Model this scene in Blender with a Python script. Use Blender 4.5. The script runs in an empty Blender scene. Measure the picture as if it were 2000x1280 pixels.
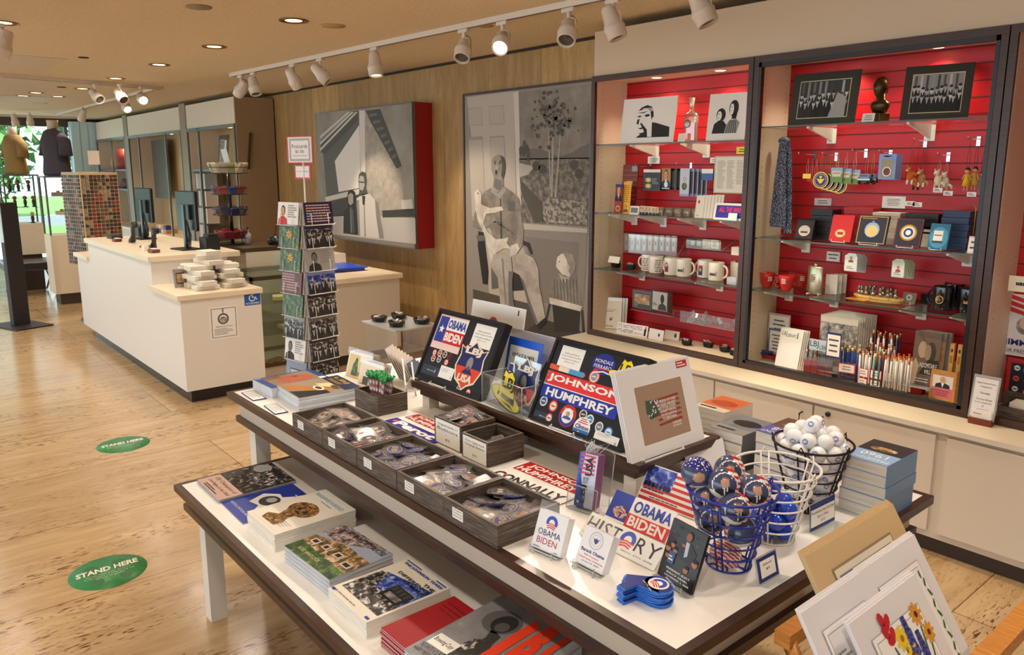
import bpy, math, random
from mathutils import Vector, Matrix
sc = bpy.context.scene
col = sc.collection
PI = math.pi
# ------------------------------------------------------------------ camera
FL, CXP, CYP, YAW, TILT, CAMZ = 1509.0, 1000.0, 610.0, -0.8712, 0.183, 1.65
cd = bpy.data.cameras.new('camera')
cam = bpy.data.objects.new('camera', cd)
col.objects.link(cam)
cd.sensor_fit = 'HORIZONTAL'; cd.sensor_width = 36.0
cd.lens = FL*36.0/2000.0
cd.shift_y = (640.0 - CYP)/2000.0*-1.0
cd.clip_start = 0.05; cd.clip_end = 200
cam.location = (0, 0, CAMZ)
cam.rotation_euler = (PI/2 - TILT, 0, -YAW)
sc.camera = cam
# ------------------------------------------------------------------ view and world
sc.view_settings.view_transform = 'Standard'
sc.view_settings.look = 'None'
sc.view_settings.gamma = 1.0
sc.view_settings.use_curve_mapping = False
sc.view_settings.exposure = 0.12
w = bpy.data.worlds.new('daylight'); sc.world = w; w.use_nodes = True
bg = w.node_tree.nodes['Background']
bg.inputs[0].default_value = (0.78, 0.90, 1.0, 1); bg.inputs[1].default_value = 3.0
def lamp(name, kind, loc, energy, color, aim=None, size=0.05, spot=None, blend=0.5):
  ld = bpy.data.lights.new(name, kind); ld.energy = energy; ld.color = color
  if kind == 'AREA': ld.shape = 'DISK'; ld.size = size
  else: ld.shadow_soft_size = size
  if kind == 'SPOT': ld.spot_size = math.radians(spot); ld.spot_blend = blend
  lo = bpy.data.objects.new(name, ld); col.objects.link(lo); lo.location = loc
  if aim is not None:
    lo.rotation_euler = (Vector(aim) - Vector(loc)).to_track_quat('-Z', 'Y').to_euler()
  return lo
WARM = (1.0, 0.88, 0.74)
ZC = 2.53                                   # ceiling height
# recessed ceiling downlights: row partly in view, plus mostly unseen lamps added to light the room
DOWN = [(-4.58, 2.14), (-5.90, 2.13), (-7.20, 2.12), (-8.55, 2.10), (-9.85, 2.07), (-11.1, 2.05), (-12.3, 2.05),
    (-3.26, 2.14), (-1.94, 2.14), (-0.62, 2.14), (0.70, 2.14)]
DOWN2 = [(-5.79, 0.81), (-4.3, 0.6), (-2.2, 0.2), (-0.2, 0.3), (-7.3, 0.6), (-8.9, 0.6), (-2.2, -1.6), (-5.0, -1.8), (-8.0, -1.8), (0.8, -1.6), (-11.0, 0.6)]  # all but the first out of view, added for general light
for i, (x, y) in enumerate(DOWN + DOWN2):
  lamp('downlight_and_fill_lamp', 'SPOT', (x, y, ZC - 0.02), 52, WARM, (x, y, 0), 0.06, 150, 1.0)
# track heads: (x, y, aim)
TRACK = [(-7.22, 2.83, (-8.3, 2.6, 1.3)), (-6.95, 2.84, (-6.3, 2.9, .8)), (-6.2, 2.87, (-6.4, 3.8, 0.9)), (-5.75, 2.89, (-5.0, 3.7, 1.2)),
    (-4.99, 2.93, (-4.7, 2.9, 0.6)), (-4.00, 2.98, (-3.3, 2.0, 0.8)), (-3.65, 3.00, (-2.3, 1.2, 0.8)), (-3.13, 3.03, (-2.4, 1.9, 0.8)),
    (-2.83, 3.05, (-2.2, 3.35, 0.6)), (-2.31, 3.08, (-1.5, 3.4, 0.6))]
for x, y, aim in TRACK:
  d = (Vector(aim) - Vector((x, y, 2.38))).normalized()
  lamp('track_lamp', 'SPOT', Vector((x, y, 2.38)) + d*0.10, 60, (1.0, 0.80, 0.58), aim, 0.03, 55, 0.6)
# ------------------------------------------------------------------ pixel rays of the 2000x1280 frame
_f = Vector((math.sin(YAW)*math.cos(TILT), math.cos(YAW)*math.cos(TILT), -math.sin(TILT)))
_r = Vector((math.cos(YAW), -math.sin(YAW), 0.0)); _u = _r.cross(_f); _C = Vector((0, 0, CAMZ))
def ray(p): return _f + _r*((p[0] - CXP)/FL) - _u*((p[1] - CYP)/FL)
def onZ(p, z): d = ray(p); return _C + d*((z - _C.z)/d.z)
def onY(p, y): d = ray(p); return _C + d*((y - _C.y)/d.y)
def onX(p, x): d = ray(p); return _C + d*((x - _C.x)/d.x)
def onP(p, o, n): d = ray(p); return _C + d*((o - _C).dot(n)/d.dot(n))
# ------------------------------------------------------------------ materials
_mats = {}
def lin(c): return c/12.92 if c <= 0.04045 else ((c + 0.055)/1.055)**2.4
def rgb(h):
  h = h.lstrip('#'); return tuple(lin(int(h[i:i + 2], 16)/255.0) for i in (0, 2, 4)) + (1,)
def newmat(key):
  m = bpy.data.materials.new(key); m.use_nodes = True; _mats[key] = m
  return m, m.node_tree.nodes, m.node_tree.links, m.node_tree.nodes['Principled BSDF']
def C(h, rough=0.5, metal=0.0, coat=0.0):
  """plain coloured surface with a faint procedural unevenness"""
  key = 'paint_%s_%g_%g_%g' % (h, rough, metal, coat)
  if key in _mats: return _mats[key]
  m, N, L, b = newmat(key)
  b.inputs['Base Color'].default_value = rgb(h); b.inputs['Roughness'].default_value = rough
  b.inputs['Metallic'].default_value = metal; b.inputs['Coat Weight'].default_value = coat
  n = N.new('ShaderNodeTexNoise'); n.inputs['Scale'].default_value = 90
  r = N.new('ShaderNodeMapRange'); r.inputs[3].default_value = max(0.02, rough - 0.04); r.inputs[4].default_value = min(1, rough + 0.04)
  L.new(n.outputs[0], r.inputs[0]); L.new(r.outputs[0], b.inputs['Roughness'])
  return m
def emit(key, h, s):
  if key in _mats: return _mats[key]
  m, N, L, b = newmat(key); b.inputs['Base Color'].default_value = rgb(h)
  b.inputs['Emission Color'].default_value = rgb(h); b.inputs['Emission Strength'].default_value = s
  return m
def ramp(N, stops, interp='LINEAR'):
  r = N.new('ShaderNodeValToRGB'); r.color_ramp.interpolation = interp
  e = r.color_ramp.elements
  while len(e) < len(stops): e.new(0.5)
  for k, (p, c) in enumerate(stops): e[k].position = p; e[k].color = rgb(c)
  return r
def mapped(N, L, scale, coord='Object', rot=(0, 0, 0)):
  t = N.new('ShaderNodeTexCoord'); mp = N.new('ShaderNodeMapping')
  mp.inputs['Scale'].default_value = scale; mp.inputs['Rotation'].default_value = rot
  L.new(t.outputs[coord], mp.inputs[0]); return mp
def noise_mat(key, stops, scale=(1, 1, 1), nscale=5, detail=6, rough=0.5, bump=0.0, interp='LINEAR', metal=0, coord='Object', dist=0.0, coat=0.0):
  if key in _mats: return _mats[key]
  m, N, L, b = newmat(key)
  mp = mapped(N, L, scale, coord)
  n = N.new('ShaderNodeTexNoise'); n.inputs['Scale'].default_value = nscale; n.inputs['Detail'].default_value = detail
  n.inputs['Roughness'].default_value = 0.62; n.inputs['Distortion'].default_value = dist
  L.new(mp.outputs[0], n.inputs[0])
  r = ramp(N, stops, interp); L.new(n.outputs[0], r.inputs[0]); L.new(r.outputs[0], b.inputs['Base Color'])
  b.inputs['Roughness'].default_value = rough; b.inputs['Metallic'].default_value = metal; b.inputs['Coat Weight'].default_value = coat
  if bump:
    bp = N.new('ShaderNodeBump'); bp.inputs['Strength'].default_value = bump; bp.inputs['Distance'].default_value = 0.002
    L.new(n.outputs[0], bp.inputs['Height']); L.new(bp.outputs[0], b.inputs['Normal'])
  return m
def clear(key, tint='#ffffff', gloss=0.12, rough=0.03, body=0.0, bodycol='#ffffff'):
  """clear sheet (glass, acrylic, plastic bag): mostly transparent with a fresnel gloss and a little body colour"""
  if key in _mats: return _mats[key]
  m, N, L, b = newmat(key); N.remove(b); out = N['Material Output']
  t = N.new('ShaderNodeBsdfTransparent'); t.inputs[0].default_value = rgb(tint)
  g = N.new('ShaderNodeBsdfGlossy'); g.inputs['Roughness'].default_value = rough
  d = N.new('ShaderNodeBsdfDiffuse'); d.inputs[0].default_value = rgb(bodycol)
  lw = N.new('ShaderNodeLayerWeight'); lw.inputs[0].default_value = 0.35
  mr = N.new('ShaderNodeMapRange'); mr.inputs[3].default_value = gloss*0.35; mr.inputs[4].default_value = min(0.8, gloss*3)
  L.new(lw.outputs['Fresnel'], mr.inputs[0])
  m1 = N.new('ShaderNodeMixShader'); m1.inputs[0].default_value = body; L.new(t.outputs[0], m1.inputs[1]); L.new(d.outputs[0], m1.inputs[2])
  m2 = N.new('ShaderNodeMixShader'); L.new(mr.outputs[0], m2.inputs[0]); L.new(m1.outputs[0], m2.inputs[1]); L.new(g.outputs[0], m2.inputs[2])
  L.new(m2.outputs[0], out.inputs[0])
  return m
WHITE = C('#f4f2ee', 0.4); PAPER = C('#f3f1ec', 0.6); CREAM = C('#efe9da', 0.6); BLACK = C('#16161a', 0.35); INK = C('#1c1c1f', 0.6)
LAMIN = C('#d6cbbb', 0.42); IVORY = C('#d9cbb6', 0.5)
TOPW = C('#f1eee9', 0.25)
BROWN = noise_mat('dark_walnut_edge', [(0.3, '#2e1c14'), (0.7, '#4a2d20')], (2, 40, 40), 4, rough=0.3, bump=0.1)
FRAMEB = noise_mat('brown_case_frame', [(0.3, '#35211a'), (0.7, '#4a3024')], (3, 3, 30), 4, rough=0.35)
KICK = C('#43352a', 0.6); KICKM = C('#3b3a3c', 0.25, 0.5)
ACRYL = clear('clear_acrylic', '#f8fafa', 0.10, 0.03, 0.02); GLASS = clear('shelf_glass', '#eff7f3', 0.14, 0.01)
GEDGE = C('#31453f', 0.15); BAG = clear('plastic_bag', '#ffffff', 0.22, 0.12, 0.10, '#e9e6ea')
AEDGE = clear('acrylic_edge', '#f4f6f6', 0.25, 0.15, 0.45, '#dfe3e4')
WIREW = C('#efede9', 0.35); CHROME = C('#c9c9cc', 0.18, 1.0)
REDP = C('#b3121f', 0.5); NAVY = C('#1c2f78', 0.5); BLUE = C('#2350b4', 0.5); RED = C('#cf2a2f', 0.5); YEL = C('#f6df12', 0.4)
def photo(key, stops, scale=60, detail=3, stretch=(1, 1, 1), vor=False):
  """printed photograph: procedural blotches at the size of the picture's figures"""
  return noise_mat('printed_' + key, stops, stretch, scale, detail, rough=0.35, dist=0.6)
PH_BW = photo('crowd', [(0.36, '#141414'), (0.48, '#33302e'), (0.56, '#8a8682'), (0.64, '#e8e4de')], 55)
PH_DK = photo('dark', [(0.35, '#0d0d0f'), (0.55, '#2c2a2c'), (0.68, '#b9b2ab')], 45)
PH_GR = photo('grey', [(0.3, '#4c4a49'), (0.5, '#8f8b88'), (0.7, '#d8d4cf')], 35)
PH_BL = photo('blue', [(0.35, '#1b2c7c'), (0.5, '#3552b4'), (0.62, '#8fa2de'), (0.7, '#e6e8f6')], 50)
PH_CO = photo('colour', [(0.3, '#2b3a20'), (0.45, '#6b5a34'), (0.55, '#b58a5c'), (0.68, '#e3d6c4')], 40)
PH_GN = photo('green', [(0.3, '#16260f'), (0.5, '#2f5223'), (0.66, '#6d8c3d'), (0.75, '#c9b77c')], 40)
PH_BT = photo('button', [(0.34, '#22307c'), (0.44, '#7a2b2a'), (0.5, '#e4d9cf'), (0.58, '#b5673f'), (0.66, '#2c3f9c'), (0.74, '#f2efe9')], 70)
PH_RD = photo('red_print', [(0.35, '#4a0c10'), (0.55, '#8e1c1e'), (0.7, '#d8a08c')], 50)
PH_TAN = photo('tan', [(0.35, '#7d5a3c'), (0.5, '#b08a64'), (0.65, '#d9bf9d')], 12)
# ------------------------------------------------------------------ mesh building
_txt = {}
def text_mesh(s, bold):
  k = (s, bold)
  if k not in _txt:
    cu = bpy.data.curves.new('t', 'FONT'); cu.body = s; cu.resolution_u = 2; cu.offset = bold; cu.fill_mode = 'FRONT'
    o = bpy.data.objects.new('t', cu); me = o.to_mesh()
    vs = [v.co.copy() for v in me.vertices]; fs = [tuple(p.vertices) for p in me.polygons]
    o.to_mesh_clear(); bpy.data.objects.remove(o); bpy.data.curves.remove(cu)
    if vs:
      x0 = min(v.x for v in vs); x1 = max(v.x for v in vs); y0 = min(v.y for v in vs); y1 = max(v.y for v in vs)
    else: x0 = y0 = 0; x1 = y1 = 1
    _txt[k] = (vs, fs, x0, x1, y0, y1)
  return _txt[k]
class MB:
  def __init__(s): s.v = []; s.f = []; s.m = []; s.sm = []; s.mats = []; s.T = Matrix.Identity(4); s.L = 0.0003
  def mi(s, m):
    if m not in s.mats: s.mats.append(m)
    return s.mats.index(m)
  def add(s, vs, fs, m, smooth=False):
    b = len(s.v); k = s.mi(m)
    s.v += [s.T @ Vector(v) for v in vs]
    s.f += [tuple(b + i for i in f) for f in fs]; s.m += [k]*len(fs); s.sm += [smooth]*len(fs)
    return s
  def box(s, x0, x1, y0, y1, z0, z1, m, tm=None):
    vs = [(x0, y0, z0), (x1, y0, z0), (x1, y1, z0), (x0, y1, z0), (x0, y0, z1), (x1, y0, z1), (x1, y1, z1), (x0, y1, z1)]
    s.add(vs, [(3, 2, 1, 0), (0, 1, 5, 4), (1, 2, 6, 5), (2, 3, 7, 6), (3, 0, 4, 7)], m)
    return s.add(vs, [(4, 5, 6, 7)], tm or m)
  def bbox(s, x0, x1, y0, y1, z0, z1, m, r=0.003):
    """box with chamfered vertical and top edges"""
    r = min(r, (x1 - x0)/2.01, (y1 - y0)/2.01, (z1 - z0)/2.01)
    def ring(i, z): return [(x0 + i + r, y0 + i, z), (x1 - i - r, y0 + i, z), (x1 - i, y0 + i + r, z), (x1 - i, y1 - i - r, z), (x1 - i - r, y1 - i, z), (x0 + i + r, y1 - i, z), (x0 + i, y1 - i - r, z), (x0 + i, y0 + i + r, z)]
    rs = [ring(r*.7, z0), ring(0, z0 + r), ring(0, z1 - r), ring(r*.7, z1)]
    vs = sum(rs, []); fs = [tuple(range(7, -1, -1)), tuple(range(24, 32))]
    for a in range(3): fs += [(a*8 + i, a*8 + (i + 1) % 8, a*8 + 8 + (i + 1) % 8, a*8 + 8 + i) for i in range(8)]
    return s.add(vs, fs, m)
  def prism(s, pts, z0, z1, m, tm=None, side=None):
    n = len(pts)
    vs = [(p[0], p[1], z0) for p in pts] + [(p[0], p[1], z1) for p in pts]
    s.add(vs, [tuple(range(n - 1, -1, -1))], m); s.add(vs, [tuple(range(n, 2*n))], tm or m)
    return s.add(vs, [(i, (i + 1) % n, n + (i + 1) % n, n + i) for i in range(n)], side or m)
  def lathe(s, prof, m, n=24, c=(0, 0), smooth=True, sq=1.0):
    vs = []; fs = []
    for (r, z) in prof:
      for i in range(n):
        a = 2*PI*i/n; vs.append((c[0] + r*math.cos(a), c[1] + r*sq*math.sin(a), z))
    for k in range(len(prof) - 1):
      for i in range(n): fs.append((k*n + i, k*n + (i + 1) % n, (k + 1)*n + (i + 1) % n, (k + 1)*n + i))
    if prof[0][0] > 1e-6: fs.append(tuple(range(n - 1, -1, -1)))
    if prof[-1][0] > 1e-6: fs.append(tuple((len(prof) - 1)*n + i for i in range(n)))
    return s.add(vs, fs, m, smooth)
  def cyl(s, r, z0, z1, m, n=20, c=(0, 0)): return s.lathe([(r, z0), (r, z1)], m, n, c, False)
  def tube(s, pts, r, m, n=6, closed=False, cap=True):
    pts = [Vector(p) for p in pts]; N_ = len(pts); vs = []; fs = []; up = Vector((0.13, 0.21, 1)).normalized()
    for i, p in enumerate(pts):
      a = pts[(i - 1) % N_] if (closed or i > 0) else p; b = pts[(i + 1) % N_] if (closed or i < N_ - 1) else p
      t = (b - a); t = t.normalized() if t.length > 1e-9 else Vector((0, 0, 1))
      e = t.cross(up)
      if e.length < 0.1: e = t.cross(Vector((1, 0.1, 0)))
      e.normalize(); g = t.cross(e)
      rr = r[i] if isinstance(r, (list, tuple)) else r
      vs += [p + (e*math.cos(2*PI*k/n) + g*math.sin(2*PI*k/n))*rr for k in range(n)]
    for i in range(N_ if closed else N_ - 1):
      j = (i + 1) % N_
      fs += [(i*n + k, i*n + (k + 1) % n, j*n + (k + 1) % n, j*n + k) for k in range(n)]
    if not closed and cap: fs += [tuple(range(n - 1, -1, -1)), tuple((N_ - 1)*n + k for k in range(n))]
    return s.add(vs, fs, m, True)
  def ball(s, r, m, c=(0, 0, 0), n=16, k=10, sc=(1, 1, 1)):
    vs = [(c[0], c[1], c[2] - r*sc[2])]; fs = []
    for j in range(1, k):
      a = PI*j/k - PI/2
      for i in range(n):
        b = 2*PI*i/n
        vs.append((c[0] + r*sc[0]*math.cos(a)*math.cos(b), c[1] + r*sc[1]*math.cos(a)*math.sin(b), c[2] + r*sc[2]*math.sin(a)))
    vs.append((c[0], c[1], c[2] + r*sc[2])); T = len(vs) - 1
    fs += [(0, 1 + (i + 1) % n, 1 + i) for i in range(n)]
    for j in range(k - 2): fs += [(1 + j*n + i, 1 + j*n + (i + 1) % n, 1 + (j + 1)*n + (i + 1) % n, 1 + (j + 1)*n + i) for i in range(n)]
    fs += [(T, 1 + (k - 2)*n + i, 1 + (k - 2)*n + (i + 1) % n) for i in range(n)]
    return s.add(vs, fs, m, True)
  # flat printed art in the local xy plane at height z + layer * L
  def poly(s, pts, m, z=0.0, l=1): return s.add([(p[0], p[1], z + l*s.L) for p in pts], [tuple(range(len(pts)))], m)
  def rect(s, x0, y0, x1, y1, m, z=0.0, l=1): return s.poly([(x0, y0), (x1, y0), (x1, y1), (x0, y1)], m, z, l)
  def ell(s, cx, cy, rx, ry, m, z=0.0, l=1, n=20, a0=0, a1=2*PI, rot=0):
    full = abs(a1 - a0 - 2*PI) < 1e-6; k = n if full else n + 1
    P = []
    for i in range(k):
      a = a0 + (a1 - a0)*i/n; x = rx*math.cos(a); y = ry*math.sin(a)
      P.append((cx + x*math.cos(rot) - y*math.sin(rot), cy + x*math.sin(rot) + y*math.cos(rot)))
    return s.poly(P, m, z, l)
  def ringp(s, cx, cy, ro, ri, m, z=0.0, l=1, n=24, a0=0, a1=2*PI, e=1.0):
    vs = []; fs = []
    for i in range(n + 1):
      a = a0 + (a1 - a0)*i/n
      vs += [(cx + ro*math.cos(a), cy + ro*e*math.sin(a), z + l*s.L), (cx + ri*math.cos(a), cy + ri*e*math.sin(a), z + l*s.L)]
    for i in range(n): fs.append((2*i, 2*i + 2, 2*i + 3, 2*i + 1))
    return s.add(vs, fs, m)
  def text(s, t, x0, y0, x1, y1, m, z=0.0, l=2, bold=0.0, shear=0.0, fit=True):
    vs, fs, a, b, c_, d = text_mesh(t, bold)
    if not vs: return s
    sx = (x1 - x0)/max(b - a, 1e-6); sy = (y1 - y0)/max(d - c_, 1e-6); ox = 0
    if not fit:
      q = min(sx, sy); ox = ((x1 - x0) - q*(b - a))/2; sx = q; sy = q
    return s.add([(x0 + ox + (v.x - a)*sx + (v.y - c_)*sy*shear, y0 + (v.y - c_)*sy, z + l*s.L) for v in vs], fs, m)
  def lines(s, x0, y0, x1, y1, n, m, z=0.0, l=2, seed=1, frac=0.5, center=False):
    """illegibly small print: rows of word-length strokes"""
    R = random.Random(seed); h = (y1 - y0)/n
    for i in range(n):
      y = y1 - (i + 0.5)*h; wd = (x1 - x0)*(R.uniform(0.6, 1)); x = x0 + ((x1 - x0 - wd)/2 if center else 0); e = x + wd
      while x < e:
        q = min(R.uniform(0.06, 0.16)*(x1 - x0), e - x)
        if q > 0.01*(x1 - x0): s.rect(x, y - h*frac/2, x + q*0.86, y + h*frac/2, m, z, l)
        x += q
    return s
  def build(s, name, parent=None, mat=None, kind=None, label=None):
    me = bpy.data.meshes.new(name); me.from_pydata([tuple(v) for v in s.v], [], s.f)
    for m in s.mats: me.materials.append(m)
    me.polygons.foreach_set('material_index', s.m); me.polygons.foreach_set('use_smooth', s.sm); me.update()
    o = bpy.data.objects.new(name, me); col.objects.link(o)
    if parent: o.parent = parent
    if mat is not None: setw(o, mat)
    if kind: o['kind'] = kind
    if label: o['label'] = label
    return o
def wm(o): return (wm(o.parent) @ o.matrix_basis) if o.parent else o.matrix_basis.copy()
def setw(o, M): o.matrix_basis = (wm(o.parent).inverted() @ M) if o.parent else M
def tag(o, label, cat, group=None, kind=None):
  o['label'] = label; o['category'] = cat
  if group: o['group'] = group
  if kind: o['kind'] = kind
  return o
def thing(name, label, cat, M=None, group=None):
  o = bpy.data.objects.new(name, None); col.objects.link(o); o.empty_display_size = 0.05
  if M is not None: setw(o, M)
  return tag(o, label, cat, group)
def struct(name, mb): return mb.build(name, kind='structure')
def at(x, y, z, rz=0.0): return Matrix.Translation((x, y, z)) @ Matrix.Rotation(rz, 4, 'Z')
def copytree(o, M=None, label=None, parent=None, cat=None):
  c = o.copy(); col.objects.link(c); c.parent = parent
  for ch in [q for q in bpy.data.objects if q.parent == o]: copytree(ch, None, None, c)
  if M is not None: setw(c, M)
  if label: c['label'] = label
  return c
def mat_uvn(o, u, v, n): return Matrix(((u.x, v.x, n.x, o.x), (u.y, v.y, n.y, o.y), (u.z, v.z, n.z, o.z), (0, 0, 0, 1)))
def flat(bl, br, tl, z):
  """sheet lying at height z seen with corners at pixels bl, br, tl -> matrix (x right, y up the page), w, h"""
  a = onZ(bl, z); b = onZ(br, z); c = onZ(tl, z)
  u = (b - a); w_ = u.length; u.normalize(); n = Vector((0, 0, 1)); v = n.cross(u)
  return mat_uvn(a, u, v, n), w_, (c - a).dot(v)
def prj(p):
  q = Vector(p) - _C; c = q.dot(_f); return (CXP + FL*q.dot(_r)/c, CYP - FL*q.dot(_u)/c)
def col_at(px, y, z):
  """point at depth y and height z in pixel column px"""
  X = onY((px, 500), y).x
  for _ in range(4): X = onY((px, prj((X, y, z))[1]), y).x
  return Vector((X, y, z))
def stand(x0, x1, top, z, y, ang, dy=0.0):
  """card standing on a shelf at height z and depth y, between pixel columns x0 and x1, its top left corner at pixel top"""
  a = col_at(x0, y, z); b = col_at(x1, y + dy, z); u = (b - a); w_ = u.length; u.normalize(); back = Vector((-u.y, u.x, 0)).normalized()
  t = math.radians(ang); v = Vector((0, 0, 1))*math.cos(t) + back*math.sin(t); n = u.cross(v).normalized()
  c = onP(top, a, n); return mat_uvn(a, u, v, n), w_, (c - a).dot(v)
def lean(bl, br, tl, z, ang, z2=None):
  """card standing on height z, base corners at pixels bl, br, leaning back by ang degrees"""
  a = onZ(bl, z); b = onZ(br, z if z2 is None else z2)
  u = (b - a); w_ = u.length; u.normalize(); back = Vector((-u.y, u.x, 0)).normalized()
  t = math.radians(ang); v = Vector((0, 0, 1))*math.cos(t) + back*math.sin(t)
  n = u.cross(v).normalized(); v = n.cross(u).normalized()
  c = onP(tl, a, n); return mat_uvn(a, u, v, n), w_, (c - a).dot(v)
ORD = ['topmost', 'second', 'third', 'fourth', 'fifth', 'sixth', 'seventh', 'eighth', 'ninth', 'tenth', 'eleventh', 'twelfth']
def ordn(i, n):
  if i == 0: return 'topmost'
  if i == n - 1: return 'lowest'
  return ORD[i] + ' from the top'
# ================================================================== the room
m, N, L, b = newmat('travertine_floor')
tc = N.new('ShaderNodeTexCoord'); mp = N.new('ShaderNodeMapping'); L.new(tc.outputs['Object'], mp.inputs[0])
def tnoise(sc_, ns, det, dist=0.0):
  q = N.new('ShaderNodeMapping'); q.inputs['Scale'].default_value = sc_; L.new(tc.outputs['Object'], q.inputs[0])
  n = N.new('ShaderNodeTexNoise'); n.inputs['Scale'].default_value = ns; n.inputs['Detail'].default_value = det
  n.inputs['Distortion'].default_value = dist; L.new(q.outputs[0], n.inputs[0]); return n
n1 = tnoise((7, 1.1, 1), 2.6, 9, 0.9); r1 = ramp(N, [(0.2, '#b3946a'), (0.5, '#c5a77d'), (0.8, '#d4ba90')]); L.new(n1.outputs[0], r1.inputs[0])
n2 = tnoise((46, 9, 1), 2.2, 7, 0.5); r2 = ramp(N, [(0.56, '#ffffff'), (0.61, '#a98560'), (0.68, '#4a3520')]); L.new(n2.outputs[0], r2.inputs[0])
n3 = tnoise((3, 0.7, 1), 1.7, 2); r3 = ramp(N, [(0.45, '#000000'), (0.62, '#ffffff')]); L.new(n3.outputs[0], r3.inputs[0])
mx = N.new('ShaderNodeMix'); mx.data_type = 'RGBA'; mx.blend_type = 'MULTIPLY'
L.new(r3.outputs[0], mx.inputs[0]); L.new(r1.outputs[0], mx.inputs[6]); L.new(r2.outputs[0], mx.inputs[7])
br = N.new('ShaderNodeTexBrick'); rot = N.new('ShaderNodeMapping'); rot.inputs['Rotation'].default_value = (0, 0, PI/2)
rot.inputs['Location'].default_value = (0.0, -2.775 + 3.0, 0)
L.new(tc.outputs['Object'], rot.inputs[0]); L.new(rot.outputs[0], br.inputs[0])
br.inputs['Scale'].default_value = 1; br.inputs['Brick Width'].default_value = 3.0; br.inputs['Row Height'].default_value = 0.745
br.inputs['Mortar Size'].default_value = 0.0025; br.offset = 0.5
br.inputs['Color1'].default_value = (1, 1, 1, 1); br.inputs['Color2'].default_value = (0.86, 0.84, 0.82, 1); br.inputs['Mortar'].default_value = (0.35, 0.27, 0.2, 1)
mx2 = N.new('ShaderNodeMix'); mx2.data_type = 'RGBA'; mx2.blend_type = 'MULTIPLY'; mx2.inputs[0].default_value = 1
L.new(mx.outputs[2], mx2.inputs[6]); L.new(br.outputs[0], mx2.inputs[7]); L.new(mx2.outputs[2], b.inputs['Base Color'])
b.inputs['Roughness'].default_value = 0.13; b.inputs['Coat Weight'].default_value = 0.0
nr = N.new('ShaderNodeMapRange'); nr.inputs[3].default_value = 0.10; nr.inputs[4].default_value = 0.3; L.new(n1.outputs[0], nr.inputs[0]); L.new(nr.outputs[0], b.inputs['Roughness'])
bp = N.new('ShaderNodeBump'); bp.inputs['Strength'].default_value = 0.15; bp.inputs['Distance'].default_value = 0.002
L.new(n2.outputs[0], bp.inputs['Height']); bp.invert = True; L.new(bp.outputs[0], b.inputs['Normal'])
FLOOR = m
# travertine wall: tall vertical-vein slabs
m, N, L, b = newmat('travertine_wall'); tc = N.new('ShaderNodeTexCoord')
n1 = tnoise((7, 1, 0.9), 2.6, 9, 0.8); r1 = ramp(N, [(0.2, '#a07e4c'), (0.5, '#b5925c'), (0.8, '#c8a872')]); L.new(n1.outputs[0], r1.inputs[0])
n2 = tnoise((60, 1, 5), 2.0, 4, 0.2); r2 = ramp(N, [(0.6, '#ffffff'), (0.72, '#84643c')]); L.new(n2.outputs[0], r2.inputs[0])
mx = N.new('ShaderNodeMix'); mx.data_type = 'RGBA'; mx.blend_type = 'MULTIPLY'; mx.inputs[0].default_value = 0.6
L.new(r1.outputs[0], mx.inputs[6]); L.new(r2.outputs[0], mx.inputs[7])
br = N.new('ShaderNodeTexBrick'); rot = N.new('ShaderNodeMapping'); rot.inputs['Rotation'].default_value = (PI/2, 0, 0); rot.inputs['Location'].default_value = (0.35, 0, 0)
sw = N.new('ShaderNodeSeparateXYZ'); cb = N.new('ShaderNodeCombineXYZ'); L.new(tc.outputs['Object'], sw.inputs[0]); L.new(sw.outputs[2], cb.inputs[0]); L.new(sw.outputs[0], cb.inputs[1])
L.new(cb.outputs[0], br.inputs[0]); br.inputs['Scale'].default_value = 1; br.inputs['Brick Width'].default_value = 9.0; br.inputs['Row Height'].default_value = 0.62; br.inputs['Mortar Size'].default_value = 0.0022
br.inputs['Color1'].default_value = (1, 1, 1, 1); br.inputs['Color2'].default_value = (0.72, 0.70, 0.68, 1); br.inputs['Mortar'].default_value = (0.3, 0.24, 0.17, 1)
mx2 = N.new('ShaderNodeMix'); mx2.data_type = 'RGBA'; mx2.blend_type = 'MULTIPLY'; mx2.inputs[0].default_value = 1
L.new(mx.outputs[2], mx2.inputs[6]); L.new(br.outputs[0], mx2.inputs[7]); L.new(mx2.outputs[2], b.inputs['Base Color']); b.inputs['Roughness'].default_value = 0.5
TRAV = m
CEIL = noise_mat('textured_ceiling', [(0.3, '#cdb694'), (0.7, '#dfcaa9')], (1, 1, 1), 60, 4, rough=0.85, bump=0.5)
YW = 3.93; XWIN = -16.0
struct('floor', MB().box(-17.0, 5, -7, 4.2, -0.1, 0, FLOOR))
struct('ceiling', MB().box(XWIN + 0.05, 5, -7, 4.2, ZC, ZC + 0.12, CEIL))
struct('wall_back', MB().box(-9.35, 5, YW, YW + 0.12, 0, ZC, TRAV))
struct('wall_right', MB().box(4.6, 4.7, -7, YW, 0, ZC, LAMIN))
struct('wall_rear', MB().box(-16, -9.35, YW + 0.12, YW + 0.2, 0, ZC, IVORY))
# dark strip painting in the line of shade where wall meets ceiling
struct('painted_shade_line', MB().box(-9.3, -3.5, YW - 0.012, YW, ZC - 0.02, ZC, C('#2c241d', 0.8)))
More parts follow.
